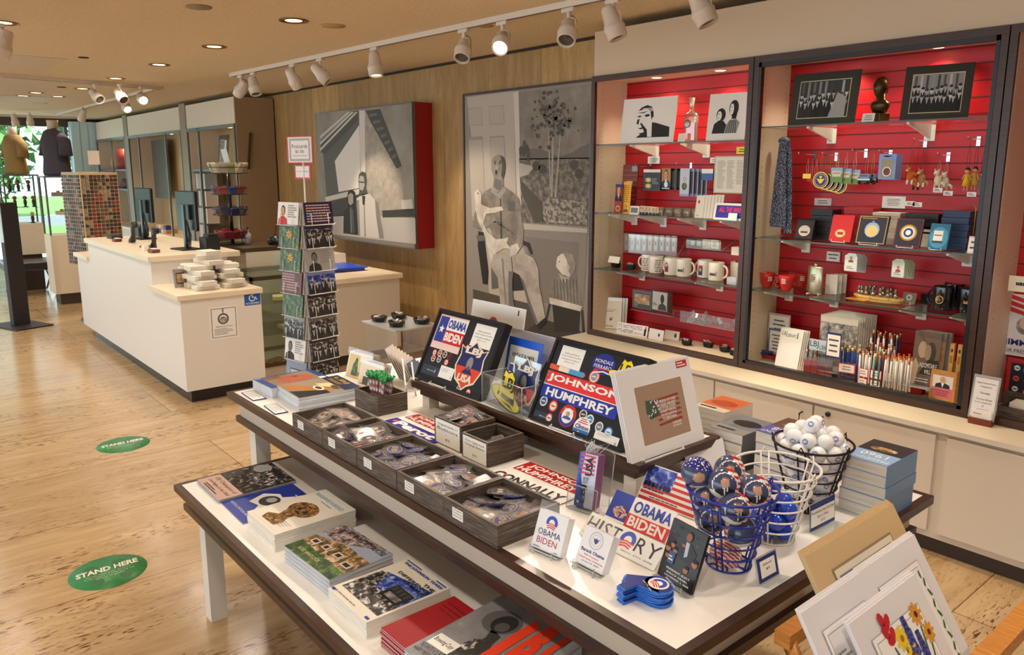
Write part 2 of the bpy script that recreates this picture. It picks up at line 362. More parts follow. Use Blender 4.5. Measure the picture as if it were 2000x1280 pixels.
# window wall at the far end
mull = C('#5d6468', 0.4, 0.3); beam = C('#4a4038', 0.6)
mb = MB(); mb.box(XWIN - 0.05, XWIN + 0.05, -7, 4, ZC - 0.14, ZC + 0.1, beam); struct('trim_2', mb)
mb = MB()
for y in (-4.6, -2.6, -0.6, 1.3, 3.02): mb.box(XWIN - 0.03, XWIN + 0.03, y - 0.025, y + 0.025, 0.05, ZC - 0.14, mull)
mb.box(XWIN - 0.03, XWIN + 0.03, -7, 3.1, 0, 0.06, mull)
fr = mb.build('window_1', kind='structure')
MB().box(XWIN - 0.005, XWIN + 0.005, -7, 3.05, 0.05, ZC - 0.14, clear('window_glass', '#f4fbfb', 0.10, 0.01)).build('window_pane', fr)
# light-blue ribbed column / blinds beside the window
mb = MB(); cm = C('#b9d6de', 0.5)
mb.box(XWIN + 0.0, XWIN + 0.25, 3.06, YW + 0.12, 0, ZC - 0.05, cm)
for k in range(7): mb.box(XWIN + 0.25, XWIN + 0.262, 3.08 + k*0.13, 3.08 + k*0.13 + 0.11, 0, ZC - 0.05, C('#c5dfe6', 0.5))
struct('wall_left', mb)
# recessed downlights
trimm = C('#8a5f25', 0.35, 0.6); bulb = emit('downlight_glow', '#ffd9a0', 5.0); refl = C('#c99443', 0.3, 0.7)
def downl():
  t = thing('recessed_downlight', 'round recessed downlight in the ceiling', 'ceiling light', at(0, 0, ZC))
  MB().lathe([(0.088, -0.001), (0.088, -0.006), (0.078, -0.006), (0.078, -0.001)], trimm, 28).build('trim_ring', t)
  MB().lathe([(0.078, -0.002), (0.05, -0.0012)], refl, 28).build('reflector', t)
  MB().lathe([(0.05, -0.0025), (0.0, -0.0025)], bulb, 24).build('bulb', t)
  return t
dl = downl()
dlab = ['nearest of the bright recessed downlights, above the postcard rack', 'second recessed downlight along the row running to the window', 'third recessed downlight along the row running to the window',
    'fourth recessed downlight along the row running to the window', 'fifth recessed downlight along the row, above the far track lights', 'sixth recessed downlight along the row, small and distant', 'farthest recessed downlight of the long row']
for i, (x, y) in enumerate([d for k, d in enumerate(DOWN[:7])]):
  o = dl if i == 0 else copytree(dl)
  setw(o, at(x, y, ZC)); o['label'] = dlab[i]; o['group'] = 'row of recessed downlights'
for p, lab in (((5, 44), 'recessed downlight cut by the left edge of the photo'), ((45, 187), 'tiny distant downlight near the left edge'), ((70, 181), 'faint distant downlight left of the far track lights')):
  q = onZ(p, ZC); o = copytree(dl, at(q.x, q.y, ZC), lab)
# flat ceiling discs (speaker, detectors)
for p, r_, lab, mt in (((651, 50), 0.075, 'flat round ceiling disc right of the nearest downlight', '#b08b5e'), ((388, 13), 0.07, 'dull round ceiling disc near the top edge', '#8f7a62'),
           ((163, 112), 0.04, 'small dark ceiling disc at left', '#3a2a1c'), ((120, 170), 0.045, 'small dark distant ceiling disc', '#3a2a1c'), ((948, 50), 0.05, 'small round ceiling cap beside the lit track head', '#b49065')):
  q = onZ(p, ZC); o = MB().lathe([(r_, 0), (r_*.97, -0.006), (r_*0.2, -0.008), (0, -0.008)], C(mt, 0.6), 24).build('ceiling_disc', mat=at(q.x, q.y, ZC)); tag(o, lab, 'ceiling disc')
# flat light panels far left
for i, (a, lab) in enumerate((((20, 122), 'pale ceiling panel, nearest of three at the left edge'), ((40, 163), 'pale ceiling panel, middle of three at the left edge'), ((45, 194), 'pale ceiling panel, farthest of three at the left edge'))):
  q = onZ(a, ZC); mb = MB(); mb.box(-0.55, 0.55, -1.2, 0.32, -0.004, 0, C('#cdbba2', 0.7))
  tag(mb.build('ceiling_panel', mat=at(q.x, q.y, ZC)), lab, 'ceiling panel')
# ------------------------------------------------------------------ track lights
TW = C('#d9cdbf', 0.35)
def track(x0, y0, x1, y1, lab):
  a = Vector((x0, y0, ZC)); b_ = Vector((x1, y1, ZC)); d = b_ - a; Lg = d.length
  M = Matrix.Translation(a) @ Matrix.Rotation(math.atan2(d.y, d.x), 4, 'Z')
  t = thing('lighting_track', lab, 'light track', M)
  MB().box(0, Lg, -0.018, 0.018, -0.032, 0, TW).build('rail', t)
  MB().box(0.02, Lg - 0.02, -0.006, 0.006, -0.034, -0.031, C('#4a4038', 0.6)).build('slot', t)
  MB().box(-0.02, 0.0, -0.02, 0.02, -0.036, 0, TW).build('end_cap', t)
track(-7.40, 2.82, -1.2, 3.12, 'long white lighting track running above the table and wall case')
a1 = onZ((113, 222), ZC); a2 = onZ((300, 171), ZC); track(a1.x, a1.y, a2.x, a2.y, 'white lighting track over the checkout at far left')
a1 = onZ((0, 143), ZC); a2 = onZ((318, 170), ZC); track(a1.x, a1.y, a2.x, a2.y, 'lighting track crossing the far ceiling above the checkout')
track(XWIN + 0.8, 0.9, XWIN + 0.8, 3.2, 'short lighting track in front of the far window')
glow = emit('lamp_glow', '#fff2d8', 14.0)
def head(x, y, aim, lab, lit, z=ZC - 0.035):
  t = thing('track_light', lab, 'track light', at(x, y, z), 'white track light heads')
  mb = MB(); mb.box(-0.045, 0.045, -0.014, 0.014, -0.02, 0, TW); mb.cyl(0.012, -0.05, -0.018, TW, 10); mb.build('adapter', t)
  d = (Vector(aim) - Vector((x, y, z - 0.11))).normalized()
  R_ = d.to_track_quat('-Z', 'Y').to_matrix().to_4x4()
  M = Matrix.Translation((x, y, z - 0.11)) @ R_
  mb = MB()
  for s_ in (-1, 1): mb.tube([(0, 0, -0.045), (s_*0.05, 0, -0.06), (s_*0.058, 0, -0.11)], 0.003, TW)
  mb.build('yoke', t)
  h = MB().lathe([(0.0, 0.085), (0.028, 0.083), (0.036, 0.07), (0.045, 0.0), (0.052, -0.012), (0.052, -0.02), (0.056, -0.024), (0.056, -0.034), (0.053, -0.04), (0.05, -0.085), (0.044, -0.088), (0.04, -0.07)], TW, 24)
  ho = h.build('lamp_housing', t); setw(ho, M)
  ln = MB().lathe([(0.043, -0.074), (0.0, -0.068)], glow if lit else C('#8d8578', 0.25, 0.6), 24).build('lens', ho); setw(ln, M)
  return t
labs = ['white track head, leftmost of the pair at the far end of the long track', 'white track head, right one of the pair at the far end of the long track', 'lit white track head just left of the corner of the wood wall',
    'white track head, fourth along the long track, turned right', 'white track head shining down, above the postcard sign', 'white track head above the red-sided photo panel, turned right', 'brightly lit white track head facing the camera',
    'white track head above the tall chair photo', 'white track head in front of the pale case header', 'white track head cut by the top edge of the photo']
for k, (x, y, aim) in enumerate(TRACK): head(x, y, aim, labs[k], k in (2, 4, 6))
for p, lab, lit, aim in (((185, 172), 'far track head, left of three over the checkout', 0, (-7, 2.6, 1)), ((233, 172), 'far track head, middle of three over the checkout', 0, (-7, 2.6, 1)),
          ((275, 177), 'glowing far track head, right of three over the checkout', 1, (-6, 2.2, 1.0)), ((243, 196), 'far track head hanging low beside the pale header', 1, (-8, 2.8, 0.9)),
          ((160, 217), 'small far track head above the mannequins', 0, (-13, 2.2, 0.9)), ((27, 228), 'small track head, left one before the far window', 0, (-14, 2.2, 0.9)), ((57, 228), 'small track head, right one before the far window', 0, (-14, 2.2, 0.9)), ((2, 55), 'track head cut by the left edge of the photo', 0, (-6, 0, 0))):
  q = onZ((p[0], p[1] - 8), ZC - 0.033); head(q.x, q.y, aim, lab, lit)
# ------------------------------------------------------------------ big wall photographs
G = lambda v: C('#%02x%02x%02x' % (v, v, max(0, v - 2)), 0.55)
def mural_frame(M, w_, h_, dep, name, label, cat, side, fw=0.018):
  t = thing(name, label, cat, M)
  mb = MB(); mb.box(0, w_, 0, h_, -dep, 0, side); mb.build('panel', t)
  mb = MB(); mb.box(-fw, 0, -fw, h_ + fw, -dep, 0.008, FRAMEB); mb.box(w_, w_ + fw, -fw, h_ + fw, -dep, 0.008, FRAMEB)
  mb.box(0, w_, h_, h_ + fw, -dep, 0.008, FRAMEB); mb.box(0, w_, -fw, 0, -dep, 0.008, FRAMEB); mb.build('frame', t)
  return t
def wallM(x, z, y): return mat_uvn(Vector((x, y, z)), Vector((1, 0, 0)), Vector((0, 0, 1)), Vector((0, -1, 0)))
# tall photo: man in an armchair with a dog and a small boy
y0 = YW - 0.02
P0 = onY((908, 188), y0); P1 = onY((984, 655), y0); PR = onY((1157, 157), y0)
X0 = P0.x - 0.005; Z0 = 0.25; W_ = (-3.72) - X0; H_ = P0.z - Z0
t = mural_frame(wallM(X0, Z0, y0), W_, H_, 0.02, 'wall_photograph', 'tall black-and-white wall photo of a seated person with a dog and a small child', 'photograph', G(90))
mb = MB(); mb.L = 0.0006
def mp_(px, py):
  q = onY((px, py), y0); return (q.x - X0, q.z - Z0)
def mpoly(pts, v, l): mb.poly([mp_(*p) for p in pts], v if not isinstance(v, int) else G(v), 0, l)
mb.rect(0, 0, W_, H_, C('#8d867f', 0.6), 0, 1)
# door on the left with six panels, wall and painting on the right
mpoly([(912, 190), (1003, 178), (1010, 450), (1062, 590), (1062, 640), (960, 610)], C('#b3aba2', 0.6), 2)
for q in ([(914, 212), (941, 209), (943, 245), (916, 246)], [(955, 208), (984, 205), (986, 243), (956, 244)], [(915, 268), (943, 266), (950, 425), (922, 430)], [(957, 267), (985, 265), (989, 330), (960, 335)]):
  mpoly(q, C('#9a928a', 0.6), 3); mpoly([(x*.92 + sum(p[0] for p in q)/4*.08, y*.92 + sum(p[1] for p in q)/4*.08) for x, y in q], C('#aea69d', 0.6), 4)
mpoly([(1003, 180), (1013, 178), (1020, 438), (1012, 440)], C('#c9c2b8', 0.6), 3)
sky = noise_mat('mural_painting_sky', [(0.3, '#6d675f'), (0.6, '#8a847c'), (0.8, '#a19a90')], (1, 1, 1.6), 5, 5, rough=0.6)
mpoly([(1014, 180), (1154, 165), (1149, 443), (1020, 435)], sky, 3)
hill = noise_mat('mural_painting_hills', [(0.3, '#3e3a35'), (0.5, '#6d675f'), (0.7, '#9c958b')], (1, 1, 1), 22, 5, rough=0.6)
mpoly([(1014, 288), (1036, 290), (1060, 292), (1092, 306), (1118, 298), (1134, 287), (1152, 280), (1150, 310), (1015, 312)], C('#6b655e', 0.6), 4)
mpoly([(1014, 310), (1152, 308), (1149, 443), (1020, 435)], hill, 4)
mpoly([(1014, 318), (1045, 326), (1030, 342), (1015, 346)], C('#b3aca2', 0.6), 5)
mpoly([(1016, 350), (1060, 395), (1062, 432), (1046, 436), (1020, 380)], C('#4a453f', 0.6), 5)
stones = noise_mat('mural_stone_wall', [(0.4, '#57514a'), (0.5, '#8e877d'), (0.7, '#b8b1a6')], (1, 1, 1), 30, 2, rough=0.6)
mpoly([(1066, 386), (1148, 396), (1147, 440), (1060, 433)], stones, 5)
tree = noise_mat('mural_tree', [(0.42, '#3b3732'), (0.55, '#5c564f'), (0.7, '#8a837a')], (1, 1, 1), 60, 3, rough=0.6)
random.seed(5)
for i in range(110):
  cx = random.gauss(1082, 19); cy = random.gauss(234, 22); q = mp_(cx, cy); r_ = random.uniform(0.01, 0.026)
  mb.poly([(q[0] + r_*random.uniform(.6, 1.2)*math.cos(a), q[1] + r_*random.uniform(.5, 1)*math.sin(a)) for a in [k*PI/4 for k in range(8)]], tree, 0, 6 + i % 3*.3)
for q in ([(1080, 240), (1083, 240), (1080, 385), (1076, 385)], [(1095, 250), (1097, 251), (1087, 386), (1083, 386)], [(1071, 260), (1073, 259), (1077, 370), (1074, 370)]): mpoly(q, C('#a39c92', 0.6), 5.5)
for i in range(7):
  q = mp_(1018 + random.uniform(0, 16), 282 + random.uniform(0, 26)); mb.ell(q[0], q[1], 0.018, 0.035, C('#4f4a44', 0.6), 0, 6 + i*.2)
for c_ in ((1122, 322), (1132, 340), (1060, 330), (1048, 325)): q = mp_(*c_); mb.ell(q[0], q[1], 0.045, 0.035, C('#4c4741', 0.6), 0, 5.2)
# dado and floor
mpoly([(1016, 436), (1148, 447), (1148, 455), (1018, 448)], C('#b5ada3', 0.6), 5)
mpoly([(1018, 448), (1148, 455), (1136, 660), (1070, 640), (1050, 560)], C('#867f78', 0.6), 4)
mpoly([(1024, 462), (1132, 474), (1126, 600), (1056, 590)], C('#79726b', 0.6), 5)
mpoly([(924, 565), (1060, 600), (1060, 640), (1000, 660), (925, 640)], C('#4f4a45', 0.6), 3)
mpoly([(1058, 622), (1136, 648), (1130, 680), (1000, 670)], C('#3a3632', 0.6), 4.5)
def mc(pts, v, l): mpoly([(586 + x/1.605, 156 + y/1.605) for x, y in pts], v, l)
def cloth(k, a, b_, c_): return noise_mat('mural_' + k, [(.2, a), (.5, b_), (.8, c_)], (1, 1, .4), 7, 3, rough=.6, dist=.6)
SH = cloth('shirt', '#5f5750', '#7f776e', '#9d958b'); TR = cloth('trousers', '#857d73', '#aaa298', '#c2bab0'); DG = cloth('dog_fur', '#a49c91', '#cdc6bb', '#e2dcd2'); FC = cloth('face', '#6f675f', '#8d857b', '#a89f95')
mc([(560, 475), (577, 478), (592, 600), (590, 642), (574, 640), (558, 520)], 34, 6); mc([(553, 488), (583, 488), (586, 505), (558, 506)], 100, 7); mc([(600, 588), (625, 596), (630, 652), (602, 656)], 96, 7); mc([(628, 600), (700, 600), (702, 660), (640, 664)], 42, 6); mc([(698, 503), (722, 512), (732, 545), (724, 548), (714, 524), (698, 516)], 40, 7)
mc([(601, 280), (603, 250), (612, 238), (626, 234), (640, 242), (645, 262), (644, 290), (638, 312), (640, 336), (622, 348), (606, 338), (609, 306)], FC, 8); mc([(630, 236), (641, 243), (646, 265), (644, 292), (638, 312), (632, 300), (636, 270)], G(62), 9); mc([(612, 308), (632, 316), (636, 336), (622, 346), (608, 334)], G(104), 9)
for e, a, b_, v in (((613, 262), .012, .007, 40), ((629, 261), .012, .007, 40), ((617, 290), .014, .018, 28), ((619, 275), .008, .018, 165), ((614, 256), .018, .004, 50), ((630, 255), .016, .004, 50)): q = mp_(586 + e[0]/1.605, 156 + e[1]/1.605); mb.ell(q[0], q[1], a, b_, G(v), 0, 10)
mc([(600, 338), (578, 352), (562, 395), (562, 440), (600, 470), (608, 505), (655, 522), (690, 512), (700, 470), (696, 420), (688, 372), (664, 350), (640, 334), (622, 352)], SH, 8); mc([(602, 338), (622, 356), (642, 334), (648, 346), (628, 372), (600, 352)], G(150), 9); mc([(652, 378), (676, 380), (676, 412), (654, 412)], G(92), 9); mc([(628, 372), (632, 372), (636, 500), (630, 500)], G(70), 9)
for k in range(5): mc([(606 + k*14, 440 + k*9), (640 + k*10, 452 + k*8), (608 + k*14, 447 + k*9)], G(84), 9)
mc([(690, 400), (703, 470), (700, 520), (680, 546), (664, 536), (682, 500)], FC, 10); mc([(578, 352), (548, 420), (543, 462), (574, 472), (614, 446), (606, 424), (578, 430)], SH, 9); mc([(560, 440), (608, 420), (616, 440), (574, 470), (560, 462)], FC, 10)
mc([(549, 352), (560, 342), (571, 358), (570, 390), (596, 402), (634, 397), (640, 408), (612, 417), (586, 420), (576, 448), (592, 480), (616, 500), (640, 498), (656, 494), (650, 512), (664, 530), (640, 528), (614, 546), (618, 566), (600, 572), (592, 532), (578, 480), (560, 442), (551, 400)], DG, 12); q = mp_(586 + 560/1.605, 156 + 356/1.605); mb.ell(q[0], q[1], .008, .006, G(30), 0, 13)
mc([(664, 520), (684, 512), (690, 530), (672, 560), (660, 556)], DG, 12.5)
mc([(610, 546), (640, 540), (666, 556), (670, 600), (666, 650), (676, 735), (640, 752), (630, 700), (622, 620), (598, 582)], TR, 13); mc([(664, 552), (700, 540), (736, 560), (749, 592), (752, 642), (771, 745), (742, 769), (716, 700), (700, 640), (690, 612), (668, 600)], TR, 13)
mc([(656, 600), (668, 600), (668, 650), (674, 735), (662, 742), (656, 680)], G(108), 14); mc([(690, 612), (700, 640), (716, 700), (742, 769), (748, 760), (722, 690), (704, 630)], G(104), 14); mc([(634, 560), (640, 560), (650, 700), (645, 704)], G(130), 14); mc([(740, 768), (772, 746), (774, 760), (752, 784)], 30, 12); mc([(640, 752), (676, 736), (682, 756), (650, 764)], 34, 12)
mc([(805, 572), (808, 556), (820, 546), (836, 542), (856, 548), (865, 572), (862, 600), (846, 617), (824, 611), (810, 594), (804, 586)], DG, 8); mc([(826, 543), (840, 541), (857, 549), (866, 574), (862, 604), (850, 616), (842, 596), (838, 566)], FC, 9); q = mp_(586 + 843/1.605, 156 + 588/1.605); mb.ell(q[0], q[1], .014, .022, G(170), 0, 10); q = mp_(586 + 815/1.605, 156 + 570/1.605); mb.ell(q[0], q[1], .006, .005, G(40), 0, 10)
mc([(804, 606), (826, 612), (850, 620), (870, 652), (886, 700), (882, 712), (800, 700), (783, 688), (785, 640)], SH, 8); mc([(812, 606), (830, 618), (848, 616), (840, 634), (822, 632)], G(160), 9)
for k in range(8): mc([(796 + k*10, 624), (799 + k*10, 624), (803 + k*10, 700), (800 + k*10, 700)], G(96), 9)
mc([(783, 682), (800, 686), (886, 710), (880, 726), (785, 702)], DG, 10); mc([(792, 704), (880, 726), (876, 792), (800, 790)], 40, 7); mc([(782, 700), (788, 702), (772, 770), (766, 768)], 50, 8); mc([(882, 722), (888, 722), (894, 796), (886, 796)], 50, 8)
mb.build('print', t)
# red-sided photo box: couple before a large building
P = [onY(p, YW - 0.22) for p in ((617, 217), (803, 203), (625, 465), (812, 476))]
X0 = (P[0].x + P[2].x)/2; X1 = (P[1].x + P[3].x)/2; Z0 = P[2].z + 0.02; Z1 = P[0].z - 0.02; y0 = YW - 0.22
t = thing('wall_photograph', 'black-and-white wall photo of a couple before a big building, with a red side', 'photograph', wallM(X0, Z0, y0))
W_ = X1 - X0; H_ = Z1 - Z0
MB().prism([(-0.0, 0), (W_, 0), (W_, H_), (0, H_)], -0.03, 0, C('#5b5b60', 0.4)).build('frame', t)
mb = MB(); mb.add([(0, 0, -0.03), (W_, 0, -0.03), (W_ + 0.0, H_, -0.03), (0, H_, -0.03), (0.1, 0.0, -0.219), (W_ - 0.02, 0.0, -0.219), (W_ - 0.02, H_, -0.219), (0.1, H_, -0.219)],
   [(0, 3, 7, 4), (1, 5, 6, 2), (2, 6, 7, 3), (0, 4, 5, 1)], C('#9c0d18', 0.5)); mb.build('side_panel', t, label='red side of the photo panel')
mb = MB(); mb.L = 0.0006
def mpoly(pts, v, l): mb.poly([mp_(*p) for p in pts], v if not isinstance(v, int) else G(v), 0, l)
def S(v): return C('#%02x%02x%02x' % (min(255, v + 4), v, max(0, v - 6)), 0.6)
mb.rect(0.012, 0.012, W_ - 0.012, H_ - 0.012, S(118), 0, 1)
SKY = noise_mat('mural_sky', [(.3, '#77736c'), (.7, '#98938a')], (1, 1, 1), 3, 4, rough=.6); WL = noise_mat('mural_wall', [(.3, '#8a847a'), (.7, '#a8a196')], (1, 1, .3), 14, 4, rough=.6)
mc([(52, 105), (350, 75), (362, 515), (60, 480)], SKY, 2); mc([(64, 205), (180, 97), (190, 100), (192, 345), (84, 370), (74, 240)], 84, 3); mc([(66, 190), (165, 100), (182, 97), (182, 128), (80, 232), (66, 228)], 66, 4)
for k in range(3): mc([(64, 176 + k*20), (150 + k*12, 101), (158 + k*12, 101), (64, 184 + k*20)], S(190), 5)
mc([(110, 255), (186, 142), (192, 338), (122, 352)], S(214), 5); mc([(80, 368), (192, 340), (192, 356), (82, 382)], S(196), 5); mc([(82, 384), (192, 358), (194, 424), (84, 430)], 58, 4)
mc([(186, 96), (204, 96), (206, 430), (192, 430)], S(200), 5); mc([(204, 98), (226, 110), (304, 278), (316, 278), (330, 424), (206, 430)], WL, 4); mc([(206, 97), (252, 91), (319, 270), (304, 279), (222, 132)], 60, 5)
for k in range(7): mc([(216 + k*12, 108 + k*22), (240 + k*10, 104 + k*21), (244 + k*10, 112 + k*21), (220 + k*12, 117 + k*22)], 96, 6)
mc([(318, 378), (352, 374), (355, 406), (320, 408)], S(178), 5); mc([(258, 410), (358, 404), (360, 430), (260, 432)], 48, 5); mc([(62, 428), (206, 424), (362, 434), (364, 515), (62, 480)], S(168), 4)
mc([(148, 372), (152, 350), (164, 344), (174, 352), (177, 378), (174, 396), (184, 412), (183, 487), (137, 481), (138, 412), (150, 398)], 30, 7); mc([(152, 362), (160, 354), (168, 360), (168, 386), (160, 394), (153, 386)], S(150), 8); mc([(158, 400), (162, 400), (166, 480), (160, 480)], 104, 8); mc([(164, 405), (167, 405), (172, 480), (169, 480)], 90, 8)
mc([(184, 318), (186, 296), (196, 287), (208, 292), (211, 316), (209, 342), (214, 358), (184, 366), (187, 348)], 70, 7); mc([(186, 314), (190, 300), (201, 304), (204, 330), (198, 348), (188, 344)], S(158), 8); mc([(187, 318), (203, 320), (203, 324), (187, 322)], 50, 9)
mc([(178, 372), (198, 358), (220, 358), (244, 386), (256, 440), (263, 498), (184, 490), (182, 430)], S(188), 7); mc([(236, 376), (246, 388), (264, 498), (250, 497), (240, 430)], S(120), 8); mc([(196, 364), (206, 364), (204, 392), (198, 392)], 44, 9); mc([(201, 392), (204, 392), (208, 492), (203, 492)], S(140), 8); mc([(178, 378), (186, 376), (190, 488), (184, 490)], S(130), 8)
mb.build('print', t)
# ================================================================== helpers for goods
def slab(name, label, cat, fr, t, mat, art=None, group=None, edge=None, parent=None):
  """thin board / card / book in frame (matrix, w, h); the front is the local +z face"""
  M, w_, h_ = fr; mb = MB(); mb.box(0, w_, 0, h_, -t, 0, edge or mat, mat)
  if art: art(mb, w_, h_)
  o = mb.build(name, parent, mat=M)
  if label and not parent: tag(o, label, cat, group)
  return o
def bust(mb, x0, y0, x1, y1, skin, hair, suit, l=3, shirt=None, tie=None, bg=None):
  """printed head-and-shoulders figure inside a rectangle"""
  w_ = x1 - x0; h_ = y1 - y0; cx = (x0 + x1)/2
  if bg: mb.rect(x0, y0, x1, y1, bg, 0, l - 1)
  mb.poly([(x0, y0), (x1, y0), (x1 - w_*.06, y0 + h_*.27), (cx + w_*.14, y0 + h_*.40), (cx - w_*.14, y0 + h_*.40), (x0 + w_*.06, y0 + h_*.27)], suit, 0, l)
  if shirt: mb.poly([(cx - w_*.11, y0 + h_*.41), (cx + w_*.11, y0 + h_*.41), (cx, y0 + h_*.02)], shirt, 0, l + 1)
  if tie: mb.poly([(cx - w_*.03, y0 + h_*.36), (cx + w_*.03, y0 + h_*.36), (cx + w_*.02, y0 + h_*.05), (cx - w_*.02, y0 + h_*.05)], tie, 0, l + 2)
  mb.ell(cx, y0 + h_*.68, w_*.22, h_*.27, hair, 0, l + 2); mb.ell(cx - w_*.01, y0 + h_*.63, w_*.18, h_*.24, skin, 0, l + 3)
  for s_ in (-1, 1): mb.ell(cx + s_*w_*.07, y0 + h_*.67, w_*.025, h_*.014, hair, 0, l + 4, 8)
  mb.rect(cx - w_*.06, y0 + h_*.51, cx + w_*.06, y0 + h_*.525, hair, 0, l + 4); mb.rect(cx - w_*.012, y0 + h_*.56, cx + w_*.012, y0 + h_*.65, suit, 0, l + 4)
SKIN = C('#d9a67e', 0.6); SKIND = C('#8a5a3c', 0.6); GREY1 = G(150)
def crowd(mb, x0, y0, x1, y1, n, seed, dark=20, light=190, l=3, r=None):
  """photograph of a standing group: suits and faces"""
  R = random.Random(seed); w_ = (x1 - x0)/n; r = r or w_*.42
  for row in (1, 0):
    for i in range(n):
      cx = x0 + (i + .5 + R.uniform(-.2, .2))*w_; top = y0 + (y1 - y0)*(0.72 - 0.22*(1 - row) + R.uniform(-.06, .06))
      cx = min(max(cx, x0 + w_*.55), x1 - w_*.55)
      mb.poly([(cx - w_*.55, y0), (cx + w_*.55, y0), (cx + w_*.4, top - r), (cx - w_*.4, top - r)], G(int(R.uniform(dark, dark + 26))), 0, l + 2*(1 - row) + i % 2*.4)
      mb.ell(cx, top, r*.62, r, G(int(R.uniform(light - 30, light + 30))), 0, l + 2*(1 - row) + .9, 10)
      mb.ell(cx, top + r*.55, r*.62, r*.5, G(int(R.uniform(30, 70))), 0, l + 2*(1 - row) + 1, 10)
      mb.poly([(cx - r*.3, top - r), (cx + r*.3, top - r), (cx, top - r*2.4)], G(200), 0, l + 2*(1 - row) + 1.2)
def hangf(bl, br, tl, y, z0=None):
  a = onY(bl, y); b_ = onY(br, y); c_ = onY(tl, y)
  return wallM(a.x, a.z, y), b_.x - a.x, c_.z - a.z
def pricecard(label, fr, lines=4, rim=None, name='price_card', seed=1, body=None):
  def art(mb, w_, h_):
    if rim: mb.rect(w_*.06, h_*.08, w_*.94, h_*.92, PAPER, 0, 1)
    mb.lines(w_*.15, h_*.18, w_*.85, h_*.82, lines, INK, 0, 2, seed, .32, True)
  return slab(name, label, 'price card', fr, 0.002, rim or body or PAPER, art)
# ================================================================== the built-in wall display
SLAT = C('#bd0c1b', 0.42); SLATG = C('#5e0a11', 0.6)
YF = 3.595; YB = 3.88; ZWT = 0.584
struct('trim_3', MB().box(-3.48, 4.6, YF, YW, 2.215, 2.478, C('#cfbca2', 0.6)))
t = thing('base_cabinet', 'long low pale base cabinet with doors under the display cases', 'cabinet', at(-3.50, 3.39, 0))
ox, oy = -3.50, 3.39
MB().box(0.02, 8.0, 0.05, 0.53, 0, 0.082, KICK).build('plinth', t)
MB().box(0, 8.0, 0.0, 0.53, 0.082, 0.562, LAMIN).build('carcass', t)
edges = [(-3.47, -2.91), (-2.90, -2.345), (-2.335, -1.785), (-1.775, -1.23), (-1.185, -0.62), (-0.61, -0.05), (-0.03, .52)]
for i, (a, b_) in enumerate(edges):
  MB().box(a - ox, b_ - ox, -0.016, 0, 0.115, 0.545, LAMIN, None).build('door', t)
  d = [o for o in bpy.data.objects if o.parent == t][-1]
  if i in (2, 3):
    hx = (b_ - .05 if i == 2 else a + .045) - ox
    MB().tube([(hx, -0.016, .50), (hx, -.042, .497), (hx, -.045, .44), (hx, -.042, .405), (hx, -0.016, .40)], .0045, C('#4a4038', 0.3, 0.8)).build('handle', d)
    if i == 3: MB().add([], [], BLACK).lathe([(0, 0), (.012, 0), (.012, .008), (0, .009)], BLACK, 14).build('lock', d, mat=Matrix.Translation((a + .07, 3.374, .52)) @ Matrix.Rotation(PI/2, 4, 'X'))
o = MB().box(0, 8.05, 0, 0.56, 0, 0.022, C('#dcd4c8', 0.35), C('#ecdfc6', 0.3)).build('worktop', mat=at(-3.53, 3.365, 0.562)); tag(o, 'long pale worktop running under the display cases', 'worktop')
